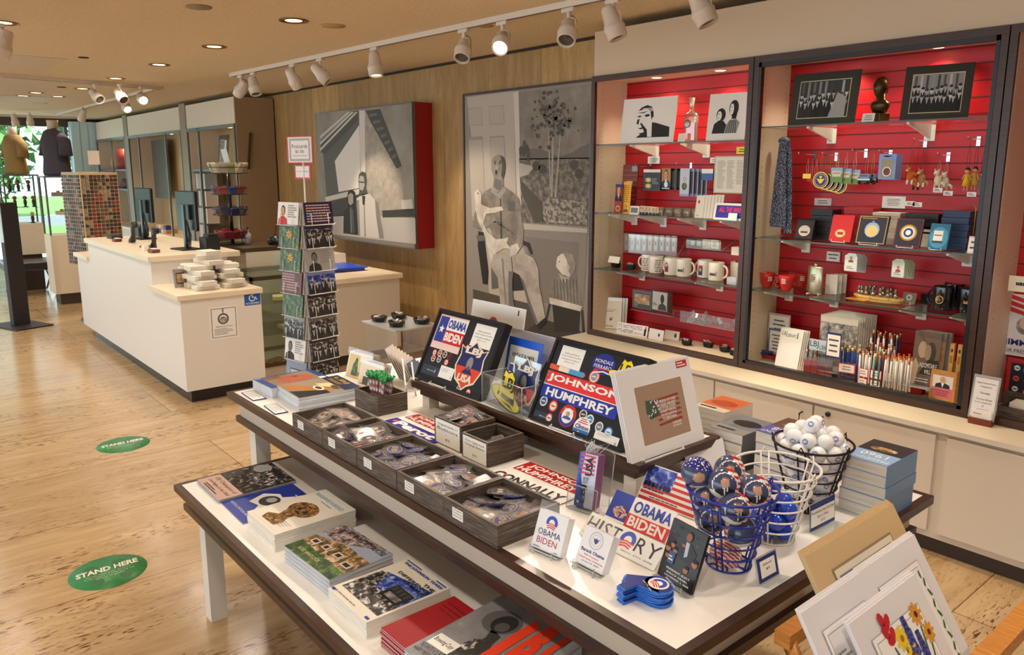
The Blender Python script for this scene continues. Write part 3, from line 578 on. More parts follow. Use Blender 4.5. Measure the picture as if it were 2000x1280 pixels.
def casework(x0, x1, lab, gasket, shelves, zi, pucks, shx=(0, 0)):
  t = thing('display_case', lab, 'display case', at(x0, YF, ZWT)); W = x1 - x0; D = YW - YF; H = 2.215 - ZWT; f = .028
  mb = MB(); mb.box(.012, W - .012, 0.005, D, 0.001, .02, IVORY, C('#eadcc2', .4)); mb.box(0.008, .03, 0.01, D, .02, H - .02, IVORY); mb.box(W - .03, W - .008, 0.01, D, .02, H - .02, IVORY)
  mb.box(.012, W - .012, 0.01, D, H - .022, H, IVORY); hb = mb
  for s_ in range(int(H/.032)):
    for yy in (.06, .25): hb.box(.0301, .0306, yy - .0025, yy + .0025, .05 + s_*.032, .055 + s_*.032, C('#8d7a66', .6))
  mb.build('carcass', t)
  mb = MB(); mb.box(.03, W - .03, YB - YF, D - .01, .02, H - .02, SLAT)
  z = .075
  while z < H - .03: mb.box(.03, W - .03, YB - YF - .0008, YB - YF + .001, z, z + .006, SLATG); z += .0725
  mb.build('slatwall_back', t)
  mb = MB(); mb.box(0, f, -.012, .012, -.0, H, FRAMEB); mb.box(W - f, W, -.012, .012, 0, H, FRAMEB); mb.box(f, W - f, -.012, .012, H - .034, H, FRAMEB); mb.box(f, W - f, -.012, .012, 0, .034, FRAMEB); fr = mb.build('frame', t)
  if gasket:
    mb = MB(); g = .016; mb.box(f, f + g, -.014, .014, .034, H - .034, BLACK); mb.box(W - f - g, W - f, -.014, .014, .034, H - .034, BLACK); mb.box(f, W - f, -.014, .014, H - .034 - g*1.4, H - .034, BLACK); mb.box(f, W - f, -.014, .014, .034, .034 + g, BLACK); mb.build('gasket', fr)
  for zs in shelves:
    q = MB(); q.box(.031, W - .031, .01, YB - YF - .001, zs - ZWT - .007, zs - ZWT, GLASS); q.box(.031, W - .031, .0085, .0098, zs - ZWT - .007, zs - ZWT, GEDGE); so = q.build('glass_shelf', t)
    for bx in shx[zs]:
      b0 = MB(); b0.add([(bx, YB - YF - .001, zs - ZWT - .008), (bx, .04, zs - ZWT - .008), (bx, .04, zs - ZWT - .016), (bx, YB - YF - .001, zs - ZWT - .075), (bx + .012, YB - YF - .001, zs - ZWT - .008), (bx + .012, .04, zs - ZWT - .008), (bx + .012, .04, zs - ZWT - .016), (bx + .012, YB - YF - .001, zs - ZWT - .075)],
        [(0, 1, 2, 3), (7, 6, 5, 4), (0, 4, 5, 1), (1, 5, 6, 2), (2, 6, 7, 3), (3, 7, 4, 0)], WIREW); b0.box(bx - .018, bx + .03, YB - YF - .006, YB - YF - .001, zs - ZWT - .085, zs - ZWT - .01, WIREW); b0.build('shelf_bracket', so)
  for px in pucks:
    q = onZ(px, 2.188); p_ = MB().lathe([(.036, 0), (.036, -.004), (.03, -.006), (.03, -.003)], WIREW, 20).build('puck_light', t, mat=at(q.x, q.y, 2.192))
    MB().lathe([(.030, 0), (0, -.001)], emit('puck_glow', '#ffe2a8', 6.0), 20).build('lens', p_, mat=at(q.x, q.y, 2.188))
    lamp('puck_lamp', 'SPOT', (q.x, q.y, 2.18), 13, (1.0, 0.80, 0.56), (q.x, q.y + .02, 0), .03, 130, 0.8)
  return t
ZA = (1.803, 1.377, 1.02); ZB = (1.865, 1.295, 1.02); ZFL = ZWT + .02
casework(-3.49, -2.345, 'left display case with red slatwall holding portrait prints and white mugs', False, ZA, 0, ((1283, 152), (1407, 138)), {ZA[0]: (.28, .66), ZA[1]: (.12, .36, .66, .95), ZA[2]: (.2, .8)})
casework(-2.34, -1.19, 'middle display case with red slatwall holding framed photos, medals and pencils', True, ZB, 0, ((1638, 113), (1830, 93)), {ZB[0]: (.28, .76), ZB[1]: (.18, .98), ZB[2]: (.1, .36, .8, 1.02)})
casework(-1.185, 0.0, 'right display case cut by the photo edge, with posters on its red back', False, (), 0, (), {})
# ------------------------------------------------------------------ case A, top shelf
def art_man(mb, w, h):
  mb.rect(0, 0, w, h, PAPER, 0, 1)
  P = lambda pts, m, l: mb.poly([(x*w, y*h) for x, y in pts], m, 0, l)
  P([(.30, .13), (.92, .13), (.91, .34), (.66, .44), (.58, .46), (.50, .30)], INK, 2); P([(.58, .46), (.50, .30), (.52, .14), (.60, .14)], PAPER, 3)
  P([(.30, .72), (.36, .80), (.46, .84), (.55, .80), (.59, .68), (.60, .56), (.57, .50), (.55, .58), (.53, .70), (.45, .77), (.36, .74)], INK, 2)
  P([(.57, .50), (.59, .48), (.60, .56), (.58, .58)], PAPER, 3)
  for a in ([(.28, .60), (.34, .62), (.38, .60), (.34, .58)], [(.42, .62), (.50, .65), (.53, .60), (.46, .58)], [(.30, .53), (.34, .55), (.33, .42), (.29, .44)], [(.33, .34), (.42, .36), (.44, .34), (.38, .31)],
       [(.36, .44), (.38, .46), (.50, .30), (.46, .24)], [(.28, .68), (.40, .69), (.51, .72), (.40, .665)], [(.34, .22), (.44, .18), (.50, .26), (.42, .24)]): P(a, INK, 3)
  for k in range(9): P([(.38 + k*.02, .78), (.39 + k*.02, .78), (.41 + k*.021, .70), (.40 + k*.021, .70)], PAPER, 4)
slab('art_print', 'white print of a smiling face and dark suit, on the left case top shelf', 'print', stand(1210, 1314, (1217, 195), ZA[0], 3.66, 8, .03), .004, PAPER, art_man)
def art_two(mb, w, h):
  P = lambda pts, m, l: mb.poly([(x*w, y*h) for x, y in pts], m, 0, l)
  P([(.14, .16), (.46, .16), (.50, .34), (.42, .42), (.30, .44), (.18, .36)], INK, 2); P([(.46, .16), (.78, .16), (.84, .38), (.74, .46), (.58, .44), (.50, .34)], GREY1, 2)
  for k in range(5): P([(.50 + k*.06, .16), (.52 + k*.06, .16), (.60 + k*.035, .43), (.585 + k*.035, .43)], INK, 3)
  mb.ell(.34*w, .55*h, .12*w, .14*h, INK, 0, 3); mb.ell(.30*w, .53*h, .06*w, .10*h, PAPER, 0, 4)
  mb.ell(.66*w, .68*h, .12*w, .17*h, INK, 0, 3); mb.ell(.61*w, .66*h, .05*w, .12*h, PAPER, 0, 4); P([(.62, .46), (.74, .46), (.76, .60), (.64, .56)], INK, 3)
  for cx, cy in ((.285, .56), (.595, .70)): mb.rect((cx - .02)*w, cy*h, (cx + .03)*w, (cy + .012)*h, INK, 0, 5); mb.rect((cx - .01)*w, (cy - .08)*h, (cx + .02)*w, (cy - .07)*h, INK, 0, 5)
slab('art_print', 'white print of two dark silhouetted figures, on the left case top shelf', 'print', stand(1378, 1453, (1394, 184), ZA[0], 3.67, 8, .04), .004, PAPER, art_two)
q = col_at(1342, 3.68, ZA[0]); hgt = onY((1342, 192), q.y + .03).z - ZA[0]
t = thing('glass_decanter', 'clear glass decanter with stopper and oval badge between two prints', 'decanter', at(q.x, q.y + .03, ZA[0]))
k_ = hgt/.24; cg = clear('crystal', '#f3f1ea', .45, .02, .10, '#f6efe0')
MB().lathe([(0, 0), (.044*k_, 0), (.046*k_, .01*k_), (.044*k_, .10*k_), (.047*k_, .135*k_), (.036*k_, .158*k_), (.014*k_, .166*k_), (.013*k_, .19*k_)], cg, 24, sq=.55).build('bottle', t)
MB().lathe([(.011*k_, .185*k_), (.012*k_, .2*k_), (.018*k_, .24*k_), (.012*k_, .242*k_)], clear('crystal_top', '#ffffff', .5, .02, .3, '#f6efe0'), 12).build('stopper', t)
MB().lathe([(.022*k_, 0), (.022*k_, .003), (.016*k_, .004), (0, .004)], C('#8f9088', .3, .9), 20).build('badge', t, mat=Matrix.Translation((q.x - .008, q.y + .004, ZA[0] + .10*k_)) @ Matrix.Rotation(PI/2, 4, 'X'))
slab('price_card', 'cream card propped against the glass decanter', 'price card', stand(1323, 1337, (1324, 261), ZA[0], 3.64, 10), .002, CREAM)
# ------------------------------------------------------------------ hanging goods of case A
def hook(x, z, L_, lab, y=YB):
  o = MB().tube([(0, 0, 0), (0, -L_, 0), (0, -L_ - .006, .012)], .0022, CHROME).box(-.008, .008, -.003, 0, -.03, .012, CHROME).build('wall_hook', mat=Matrix.Translation((x, y, z))); return tag(o, lab, 'hook', 'slatwall hooks')
def packs(bl, br, tl, y, n, dy, name, lab, cat, mat, art, grp, t=.004, dx=.004):
  for k in range(n):
    M, w_, h_ = hangf(bl, br, tl, y); M = Matrix.Translation((k*dx*1.6, k*dy, -k*.001)) @ M
    pos = 'front one' if k == 0 else ('rearmost' if k == n - 1 else ORD[k] + ' from the front')
    slab(name, lab + ', ' + pos, cat, (M, w_, h_), t, mat, art if k == 0 else (lambda mb, w, h: mb.rect(w*.1, h*.1, w*.9, h*.9, G(90), 0, 1)), grp)
def art_coin(mb, w, h):
  mb.rect(0, h*.86, w, h, PAPER, 0, 1); mb.rect(w*.05, h*.04, w*.95, h*.84, C('#1b1d2e', .4), 0, 1)
  for cy in (.22, .5): mb.ell(w*.3, h*cy, w*.17, h*.12, C('#b89a55', .3, .6), 0, 2); mb.ringp(w*.3, h*cy, w*.12, w*.09, C('#7d6635', .4), 0, 3)
  mb.lines(w*.52, h*.3, w*.92, h*.6, 5, GREY1, 0, 2, 3)
packs((1256, 372), (1289, 370), (1253, 331), 3.74, 3, .02, 'coin_pack', 'black coin pack hanging on the red slatwall', 'souvenir', C('#23242f', .3), art_coin, 'hanging black coin packs')
def art_cp(mb, w, h): bust(mb, 0, h*.1, w, h, SKIN, C('#5a4030', .6), C('#2a2e55', .5), 3, WHITE, RED, C('#b98a55', .5)); mb.ell(w*.55, h*.24, w*.2, h*.14, C('#a9a9a2', .3, .7), 0, 9); mb.text('SOUVENIR', w*.08, h*.03, w*.92, h*.09, WHITE, 0, 9) if False else mb.rect(w*.08, h*.04, w*.92, h*.07, WHITE, 0, 9)
packs((1291, 370), (1309, 369), (1292, 329), 3.75, 4, .018, 'keychain_pack', 'portrait keychain pack on the red slatwall', 'souvenir', C('#1a1b24', .3), art_cp, 'hanging portrait keychain packs', dx=.02)
def art_mg(mb, w, h): mb.rect(0, h*.08, w, h, C('#cfd2e6', .4), 0, 1); mb.ell(w*.5, h*.36, w*.28, h*.14, PH_GN, 0, 3); mb.ringp(w*.5, h*.62, w*.16, w*.1, C('#8d8d88', .4), 0, 3); mb.ell(w*.5, h*.62, w*.09, w*.09, PAPER, 0, 3)
packs((1327, 383), (1345, 382), (1331, 329), 3.73, 5, .016, 'ornament_pack', 'pale blue ornament pack hanging on the red slatwall', 'souvenir', C('#9fa7d6', .3), art_mg, 'hanging pale blue packs', dx=.012)
packs((1370, 352), (1392, 352), (1368, 330), 3.76, 2, .02, 'charm_pack', 'small blue and silver charm hanging right of the pale blue packs', 'souvenir', C('#2350a4', .3), lambda mb, w, h: mb.rect(0, h*.6, w, h, C('#c4b5a4', .3, .5), 0, 1), 'blue and silver charms')
for p, lab in (((1271, 325), 'chrome hook above the black coin packs'), ((1350, 322), 'chrome hook above the pale blue packs')):
  q = onY(p, YB); hook(q.x, q.z, .14, lab)
pricecard('larger white price card on the slatwall above the coin packs', hangf((1265, 320), (1288, 319), (1265, 306), YB - .004), 3, seed=2)
pricecard('small white price card on the slatwall left of the framed letter', hangf((1387, 319), (1401, 318), (1388, 308), YB - .004), 2, seed=3)
pricecard('yellow card hanging at the right edge of the left case', hangf((1438, 301), (1461, 300), (1439, 287), 3.66), 2, seed=4, body=C('#f0e04a', .5))
def art_letter(mb, w, h): mb.rect(w*.04, h*.03, w*.96, h*.97, CREAM, 0, 1); mb.lines(w*.1, h*.12, w*.35, h*.88, 24, GREY1, 0, 2, 5, .4); mb.lines(w*.4, h*.12, w*.64, h*.88, 24, GREY1, 0, 2, 6, .4); mb.lines(w*.69, h*.24, w*.93, h*.88, 20, GREY1, 0, 2, 7, .4)
slab('framed_document', 'cream framed document with columns of tiny names, right side of left case', 'document', hangf((1393, 377), (1457, 376), (1403, 305), 3.70), .01, C('#c9bfa9', .4), art_letter)
# second shelf of case A
def art_brick(mb, w, h):
  mb.rect(0, h*.35, w, h, C('#7b4038', .6), 0, 1)
  for k in range(6): mb.rect(0, h*(.38 + k*.1), w, h*(.39 + k*.1), C('#a8675a', .6), 0, 2)
  mb.rect(0, 0, w*.55, h*.55, C('#2c2630', .5), 0, 2); mb.rect(w*.55, 0, w, h*.55, C('#7a1830', .5), 0, 2); mb.rect(w*.3, h*.56, w*.7, h*.66, PAPER, 0, 3); mb.rect(w*.6, h*.86, w*.95, h*.97, C('#9aa0b8', .5), 0, 3); mb.lines(w*.1, h*.25, w*.48, h*.5, 4, GREY1, 0, 3); mb.lines(w*.6, h*.25, w*.95, h*.5, 3, RED, 0, 3)
slab('souvenir_booklet', 'brick-patterned booklet standing behind bookmarks in the left case', 'booklet', stand(1211, 1240, (1214, 322), ZA[1], 3.73, 4), .006, C('#5e2a28', .5), art_brick)
def art_bm1(mb, w, h): bust(mb, 0, h*.42, w, h, SKIN, C('#6b6b6b', .6), INK, 3, WHITE, INK, C('#8a2a2a', .5)); mb.rect(0, 0, w, h*.42, C('#a02630', .5), 0, 2); mb.rect(0, h*.9, w, h, NAVY, 0, 7); mb.ringp(w*.5, h*.17, w*.3, w*.2, C('#d8b04a', .4), 0, 3)
slab('bookmark', 'dark red portrait bookmark leaning in the left case', 'bookmark', stand(1199, 1213, (1201, 360), ZA[1], 3.655, 4), .003, C('#8a1f2a', .5), art_bm1)
def art_bm2(mb, w, h): mb.lines(w*.15, h*.35, w*.85, h*.9, 9, C('#a8641c', .6), 0, 2, 5, .35, True); bust(mb, w*.2, h*.05, w*.8, h*.28, SKIN, INK, C('#7a3a2a', .5), 3)
slab('bookmark', 'bright yellow bookmark standing in the left case', 'bookmark', stand(1214, 1229, (1219, 355), ZA[1], 3.67, 4), .003, C('#f0b428', .5), art_bm2)
def art_mini(mb, w, h): mb.rect(w*.1, h*.2, w*.9, h*.8, G(120), 0, 1)
slab('card_holder', 'small clear holder of white cards beside the yellow bookmark', 'card holder', stand(1229, 1246, (1230, 402), ZA[1], 3.64, 10), .012, PAPER, art_mini)
for k in range(6):
  fr = stand(1248 + k*7, 1257 + k*7, (1250 + k*7, 402 + k*.6), ZA[1], 3.655, 12)
  slab('portrait_magnet', 'small portrait magnet in the row on the second glass shelf', 'magnet', fr, .004, C('#e7ddc9', .5), lambda mb, w, h: bust(mb, w*.1, 0, w*.9, h*.95, SKIN, C('#b5561e', .6), INK, 3, WHITE), 'row of portrait magnets')
sg = None
for k in range(8):
  q = col_at(1292 + k*8.6, 3.66, ZA[1]); M = at(q.x, q.y + (0.02 if k % 2 else .0), ZA[1])
  if sg is None: sg = MB().lathe([(0, .001), (.016, .001), (.021, .05), (.0195, .05), (.0148, .008), (0, .008)], cg, 16).build('shot_glass', mat=M); tag(sg, 'clear shot glass in the row on the second glass shelf', 'shot glass', 'row of shot glasses')
  else: copytree(sg, M)
for k in range(7):
  fr = stand(1356 + k*5.5, 1372 + k*5.5, (1361 + k*5.5, 382 - k*.3), ZA[1], 3.66, 8)
  M, w_, h_ = fr; M = Matrix.Translation((0, k*.003, 0)) @ M
  slab('pin_card', 'white pin card in a tilted bunch, ' + ('front one' if k == 0 else ORD[k] + ' from the front' if k < 6 else 'rearmost'), 'pin card', (M, w_, h_), .002, CREAM, (lambda mb, w, h: (mb.ell(w*.35, h*.72, w*.12, h*.08, RED, 0, 2), mb.rect(w*.2, h*.1, w*.5, h*.13, GREY1, 0, 2))) if k == 0 else None, 'bunch of pin cards')
def art_atw(mb, w, h):
  mb.rect(w*.03, h*.05, w*.97, h*.95, PAPER, 0, 1); mb.rect(w*.05, h*.12, w*.95, h*.86, C('#2a2f96', .4), 0, 2); mb.text('ALL THE WAY', w*.14, h*.46, w*.88, h*.76, C('#ff2f55', .4), 0, 3, .02, .15)
M, w_, h_ = stand(1393, 1452, (1399, 396), ZA[1], 3.63, 12)
slab('bumper_sticker', 'blue sticker sign reading ALL THE WAY on the second glass shelf', 'sign', (M, w_, h_), .004, PAPER, art_atw)
slab('price_card', 'small white card in front of the ALL THE WAY sign', 'price card', stand(1421, 1438, (1422, 416), ZA[1], 3.615, 10), .002, PAPER)
# third level: bins on the slatwall
def bin_(bl, br, tl, y, dep, lab, name='acrylic_bin'):
  M, w_, h_ = hangf(bl, br, tl, y); M = M @ Matrix.Identity(4)
  mb = MB(); mb.box(0, w_, 0, h_, 0, .002, AEDGE if h_ < .02 else ACRYL); mb.box(0, .002, 0, h_, -dep, 0, ACRYL); mb.box(w_ - .002, w_, 0, h_, -dep, 0, ACRYL); mb.box(0, w_, 0, .002, -dep, 0, ACRYL)
  mb.tube([(0, h_, .001), (w_, h_, .001)], .0012, AEDGE); mb.tube([(0, h_, -dep), (0, 0, .0), (w_, 0, .0), (w_, h_, -dep)], .0012, AEDGE)
  o = mb.build(name, mat=M); tag(o, lab, 'acrylic bin'); return M, w_, h_
bin_((1216, 492), (1322, 496), (1216, 456), 3.76, .11, 'wide clear acrylic bin of packets above the white mugs')
for k in range(9):
  x = 1219 + k*11.5; fr = hangf((x, 489 + k*.3), (x + 8, 489 + k*.3), (x + 1, 456 + k*.6), 3.80)
  slab('ornament_packet', 'greyish packet standing in the wide clear bin, ' + ('leftmost' if k == 0 else 'rightmost' if k == 8 else ORD[k] + ' from the left'), 'packet', fr, .012, C('#c9b8ac', .4), lambda mb, w, h: (mb.rect(w*.2, h*.1, w*.8, h*.85, C('#e2d8cc', .5), 0, 1), mb.rect(w*.3, h*.35, w*.6, h*.6, G(120), 0, 2)), 'packets in the wide clear bin')
bin_((1340, 484), (1408, 489), (1341, 468), 3.72, .14, 'shallow clear acrylic tray of pins on the red slatwall')
for k, (a, c1) in enumerate(((1345, '#2a2a26'), (1357, '#5a4a2c'), (1372, '#e5d9c2'), (1388, '#efe6d6'))):
  slab('pin_box', ('black', 'dark gold', 'white', 'cream')[k] + ' pin box in the shallow clear tray', 'pin box', hangf((a, 483 + k), (a + 15, 484 + k), (a + 3, 466 + k), 3.76), .02, C(c1, .4), lambda mb, w, h: mb.rect(w*.25, h*.25, w*.75, h*.75, C('#cdbb94', .4), 0, 1))
slab('note_box', 'pale box beside the frame at the right of the mug level', 'box', hangf((1428, 498), (1450, 499), (1437, 483), 3.74), .05, CREAM)
def bowl(p, z, r_, lab, full=True, cat='bowl', hp=.03, cont='bag'):
  q = onZ(p, z); t = thing('black_bowl', lab, cat, at(q.x, q.y + r_*.8, z)); random.seed(int(p[0]))
  mb = MB(); mb.lathe([(0, .001), (r_*.75, .001), (r_*.8, .008), (r_*.86, .02), (r_, .024), (r_*1.06, .030), (r_*1.0, .034), (r_*.84, .026), (r_*.7, .01), (0, .008)], C('#151515', .35), 20, sq=.75)
  for a in range(10): mb.tube([(r_*.85*math.cos(a*.628), r_*.64*math.sin(a*.628), .004), (r_*1.02*math.cos(a*.628 + .2), r_*.77*math.sin(a*.628 + .2), .028)], .0022, C('#0e0e0e', .4), 5)
  mb.build('woven_bowl', t)
  for k in range(9 if full else 0):
    a = random.uniform(0, 6.28); rr = random.uniform(0, r_*.62); s_ = random.uniform(.008, .013)
    M = Matrix.Translation((q.x + rr*math.cos(a), q.y + r_*.8 + rr*.75*math.sin(a), z + .026 + random.uniform(0, .012))) @ Matrix.Rotation(random.uniform(-.6, .6), 4, 'X') @ Matrix.Rotation(a, 4, 'Z')
    o = MB().bbox(-s_, s_, -s_*.7, s_*.7, -.003, .004, random.choice([C('#e4d9ca', .4), C('#a9928a', .3), C('#c4b09f', .3), PH_BT]), .001).build('bagged_trinket', mat=M)
    tag(o, 'small bagged trinket heaped in the ' + lab.split(',')[0], 'trinket', 'trinkets in the ' + lab.split(',')[0])
  return t
bowl((1197, 524), ZA[2], .034, 'left black bowl beside the white mugs, on the third glass shelf')
bowl((1226, 527), ZA[2], .036, 'right black bowl touching the white mugs, on the third glass shelf')
slab('card_stack', 'white card propped in the left black bowl beside the mugs', 'card', stand(1187, 1208, (1190, 500), ZA[2] + .040, 3.67, 20), .004, CREAM)
# mugs
MUGW = C('#f0e9dc', .12, 0, .4)
def mug(p, z, r_, h_, mat, art, lab, grp, rz=0.0, tip=.0, hd=1, prof=None):
  q = onZ(p, z); t = thing('coffee_mug', lab, 'mug', at(q.x, q.y + r_, z, rz), grp)
  pf = prof or [(0, .001), (r_*.92, .001), (r_, .006), (r_, h_ - .003), (r_*.985, h_), (r_*.93, h_ - .002), (r_*.92, .008), (0, .008)]
  MB().lathe(pf, mat, 28).build('cup', t)
  a = [(hd*(r_*.96 + r_*.62*math.sin(k*PI/8)), 0, h_*(.5 + .33*math.cos(k*PI/8))) for k in range(9)]
  MB().tube(a, r_*.13, mat, 8).build('handle', t)
  if art:
    # badge bent around the cup wall, facing the room
    mb = MB(); art(mb)
    mb.v = [Vector(((r_ + .0004 + v.z)*math.sin(v.x/r_), -(r_ + .0004 + v.z)*math.cos(v.x/r_), v.y)) for v in mb.v]
    mb.build('print', t)
  return t
def curved(fn):   # subdivided shapes so they wrap
  return fn
def mlib(mb):
  for i in range(12): mb.rect(-.018 + i*.003, .032 - .001, -.018 + i*.003 + .0022, .032 + (.012 if i % 3 else .016), INK, 0, 1)
  mb.rect(.02, .028, .023, .054, INK, 0, 1)
def mwords(mb):
  for r0 in range(7):
    for i in range(10):
      if (i*7 + r0*3) % 5: mb.rect(-.02 + i*.004, .012 + r0*.011, -.0165 + i*.004, .012 + r0*.011 + .005, C('#a4544c', .5) if r0 % 2 else INK, 0, 1)
def mport(mb):
  for i in range(8):
    x = -.014 + i*.0035; hh = .03 + .03*math.sin((i + .5)/8*PI); mb.rect(x, .02, x + .0036, .02 + hh, INK if i % 3 else RED, 0, 1)
  mb.ell(0, .06, .006, .009, C('#d8d2c8', .5), 0, 2)
def mcamp(mb):
  for i in range(8):
    x = -.014 + i*.0035; mb.rect(x, .016, x + .0036, .028, NAVY, 0, 1); mb.rect(x, .028, x + .0036, .062, G(60), 0, 1); mb.rect(x, .062, x + .0036, .074, RED, 0, 1)
  mb.ell(0, .048, .007, .01, C('#c9b9a9', .5), 0, 2)
R_ = .045; HM = .105
for p, art, lab, hd, rz in (((1257, 530), mwords, 'white mug with rows of small red words, leftmost of the mugs', -1, .2), ((1272, 534), mwords, 'white mug with black and red words, second from the left', 1, .9), ((1296, 527), None, 'plain-looking white mug behind the portrait mug', 1, .4),
              ((1302, 538), mport, 'white mug with a black ink portrait, in the middle of the mugs', -1, -.1), ((1326, 541), mlib, 'white mug with a small dark wordmark, centre of the front row', 1, .1), ((1343, 532), None, 'white mug standing behind the centre of the front row', 1, 0),
              ((1367, 543), mcamp, 'white mug with red, black and blue campaign portrait', -1, 0), ((1389, 549), mlib, 'white mug with a small dark wordmark, right end of the front row', 1, .1), ((1412, 541), None, 'white mug at the right behind the clear rack', 1, 0), ((1432, 548), None, 'white mug farthest right, its handle by the case frame', 1, 0), ((1362, 527), None, 'white mug in the rear row, under the acrylic tray', 1, 0)):
  t = mug(p, ZA[2], R_, HM, MUGW, art, lab, 'white mugs', rz, 0, hd)
q = onZ((1428, 556), ZA[2]); mb = MB()
for k in range(3): mb.box(-.03, .03, k*.018, k*.018 + .003, 0, .04, AEDGE)
tag(mb.build('acrylic_rack', mat=at(q.x, q.y, ZA[2])), 'small clear rack in front of the rightmost white mugs', 'rack')
# floor of case A
def art_env(mb, w, h): mb.rect(w*.1, h*.03, w, h*.9, CREAM, 0, 1); mb.text('WE SHALL, WE PEOPLE'[:0] or 'THE PEOPLE', w*.3, h*.60, w*.8, h*.63, INK, 0, 2); mb.lines(w*.3, h*.55, w*.85, h*.58, 1, INK, 0, 2); mb.poly([(w*.5, h*.3), (w*.57, h*.4), (w*.62, h*.3), (w*.66, h*.42), (w*.56, h*.26)], G(120), 0, 2); mb.lines(w*.35, h*.08, w*.85, h*.12, 1, INK, 0, 2)
for k in (2, 1, 0):
  M, w_, h_ = lean((1166, 641), (1212, 645), (1172, 580), ZFL, 6); M = Matrix.Translation((k*.012, k*.014, 0)) @ M
  slab('document_sleeve', 'cream document in a plastic sleeve, lower left of the left case, ' + ('front one', 'second', 'rearmost')[k], 'document', (M, w_, h_), .006, clear('sleeve', '#ffffff', .25, .1, .65, '#e9dfce'), art_env if k == 0 else None, 'plastic-sleeved documents')
M, w_, h_ = hangf((1235, 603), (1312, 610), (1236, 564), 3.70); mb = MB(); mb.box(-.01, w_ + .02, -.004, -.001, -.15, .01, ACRYL); mb.tube([(-.01, -.004, .01), (w_ + .02, -.004, .01), (w_ + .02, .03, .01)], .0012, AEDGE); tag(mb.build('acrylic_shelf', mat=M), 'clear acrylic shelf holding disc cases', 'shelf')
def art_cd1(mb, w, h): mb.rect(w*.04, h*.04, w*.96, h*.96, C('#3a3c42', .3), 0, 1); mb.rect(w*.1, h*.25, w*.9, h*.8, PH_TAN, 0, 2); mb.rect(w*.04, h*.86, w*.96, h*.96, C('#4b5878', .4), 0, 2); mb.ell(w*.2, h*.2, w*.1, w*.1, G(110), 0, 3)
def art_cd2(mb, w, h): mb.rect(w*.03, h*.04, w*.97, h*.96, C('#b9b7b4', .4), 0, 1); bust(mb, w*.4, h*.05, w*.95, h*.9, G(50), G(40), G(60), 3); mb.lines(w*.06, h*.25, w*.36, h*.4, 3, INK, 0, 2)
for k in range(5):
  M, w_, h_ = hangf((1235, 600), (1272, 604), (1235, 565), 3.70 + k*.012); slab('disc_case', 'boxed disc with a brown cover, left stack on the clear shelf, ' + ('front one' if not k else 'rearmost' if k == 4 else ORD[k] + ' back'), 'disc case', (Matrix.Translation((.006*k, 0, 0)) @ M, w_, h_), .010, C('#5b5c60', .25), art_cd1 if not k else None, 'brown disc cases')
for k in range(6):
  M, w_, h_ = hangf((1273, 605), (1303, 607), (1273, 567), 3.70 + k*.012); slab('disc_case', 'boxed disc with a grey portrait cover, right stack on the clear shelf, ' + ('front one' if not k else 'rearmost' if k == 5 else ORD[k] + ' back'), 'disc case', (Matrix.Translation((.006*k, 0, 0)) @ M, w_, h_), .010, C('#6d6c6c', .25), art_cd2 if not k else None, 'grey portrait disc cases')
def art_env2(mb, w, h): mb.rect(0, 0, w, h, C('#e6d9bd', .6), 0, 1); mb.rect(w*.12, h*.45, w*.45, h*.85, PH_GR, 0, 2); mb.rect(w*.15, h*.35, w*.4, h*.48, G(60), 0, 2); mb.lines(w*.5, h*.4, w*.95, h*.6, 3, GREY1, 0, 2)
slab('postal_cover', 'cream envelope with a small car picture, under the disc cases', 'envelope', lean((1230, 637), (1300, 648), (1237, 608), ZFL, 10), .004, CREAM, art_env2)
def art_inp(mb, w, h):
  mb.text("IT'S NOT POLITICS", w*.04, h*.55, w*.82, h*.88, C('#a5332b', .5), 0, 2, .005); mb.text("IT'S HISTORY", w*.04, h*.12, w*.55, h*.45, INK, 0, 2, .005); mb.text('LBJ Library', w*.58, h*.14, w*.85, h*.30, C('#a5332b', .5), 0, 2)
  mb.poly([(w*.89, h*.1), (w*.95, h*.1), (w*.96, h*.7), (w*.93, h*.78), (w*.89, h*.7)], INK, 0, 2); mb.ell(w*.93, h*.84, w*.02, h*.07, INK, 0, 2)
slab('bumper_sticker', "white sticker reading IT'S NOT POLITICS IT'S HISTORY in the left case", 'sticker', lean((1204, 650), (1263, 660), (1209, 629), ZFL, 12), .003, WHITE, art_inp)
slab('card_holder', 'small clear holder with a white card and blue squiggle', 'card holder', lean((1266, 661), (1294, 667), (1270, 641), ZFL, 10), .006, C('#efe7df', .3), lambda mb, w, h: mb.ell(w*.7, h*.5, w*.07, h*.16, NAVY, 0, 2))
slab('pin_card', 'white card with a blue pin standing right of the clear holder', 'card', lean((1297, 661), (1325, 666), (1300, 644), ZFL, 12), .004, CREAM, lambda mb, w, h: mb.ell(w*.75, h*.5, w*.08, h*.25, NAVY, 0, 2))
pricecard('blue-rimmed price card standing at the back of the left case floor', lean((1303, 634), (1326, 640), (1307, 616), ZFL + .03, 12), 3, BLUE)
M, w_, h_ = bin_((1328, 628), (1441, 645), (1330, 607), 3.72, .12, 'clear acrylic bin heaped with bagged keychains')
random.seed(4)
for k in range(20):
  x = random.uniform(.03, w_ - .03); z = random.uniform(.012, h_*.8); M2 = M @ Matrix.Translation((x, z, -random.uniform(.015, .09))) @ Matrix.Rotation(random.uniform(-.9, .9), 4, 'Z') @ Matrix.Rotation(random.uniform(-.7, .4), 4, 'X')
  o = MB().bbox(-.02, .02, -.013, .013, -.002, .003, BAG, .001).bbox(-.012, .012, -.009, .009, -.0015, .0025, random.choice([C('#8f7f76', .3, .5), C('#d8cbb9', .4), C('#6c6260', .3), C('#c98f4a', .3)]), .001).build('bagged_keychain', mat=M2); tag(o, 'bagged metal keychain lying in the clear bin in the left case', 'keychain', 'bagged keychains in the clear bin')
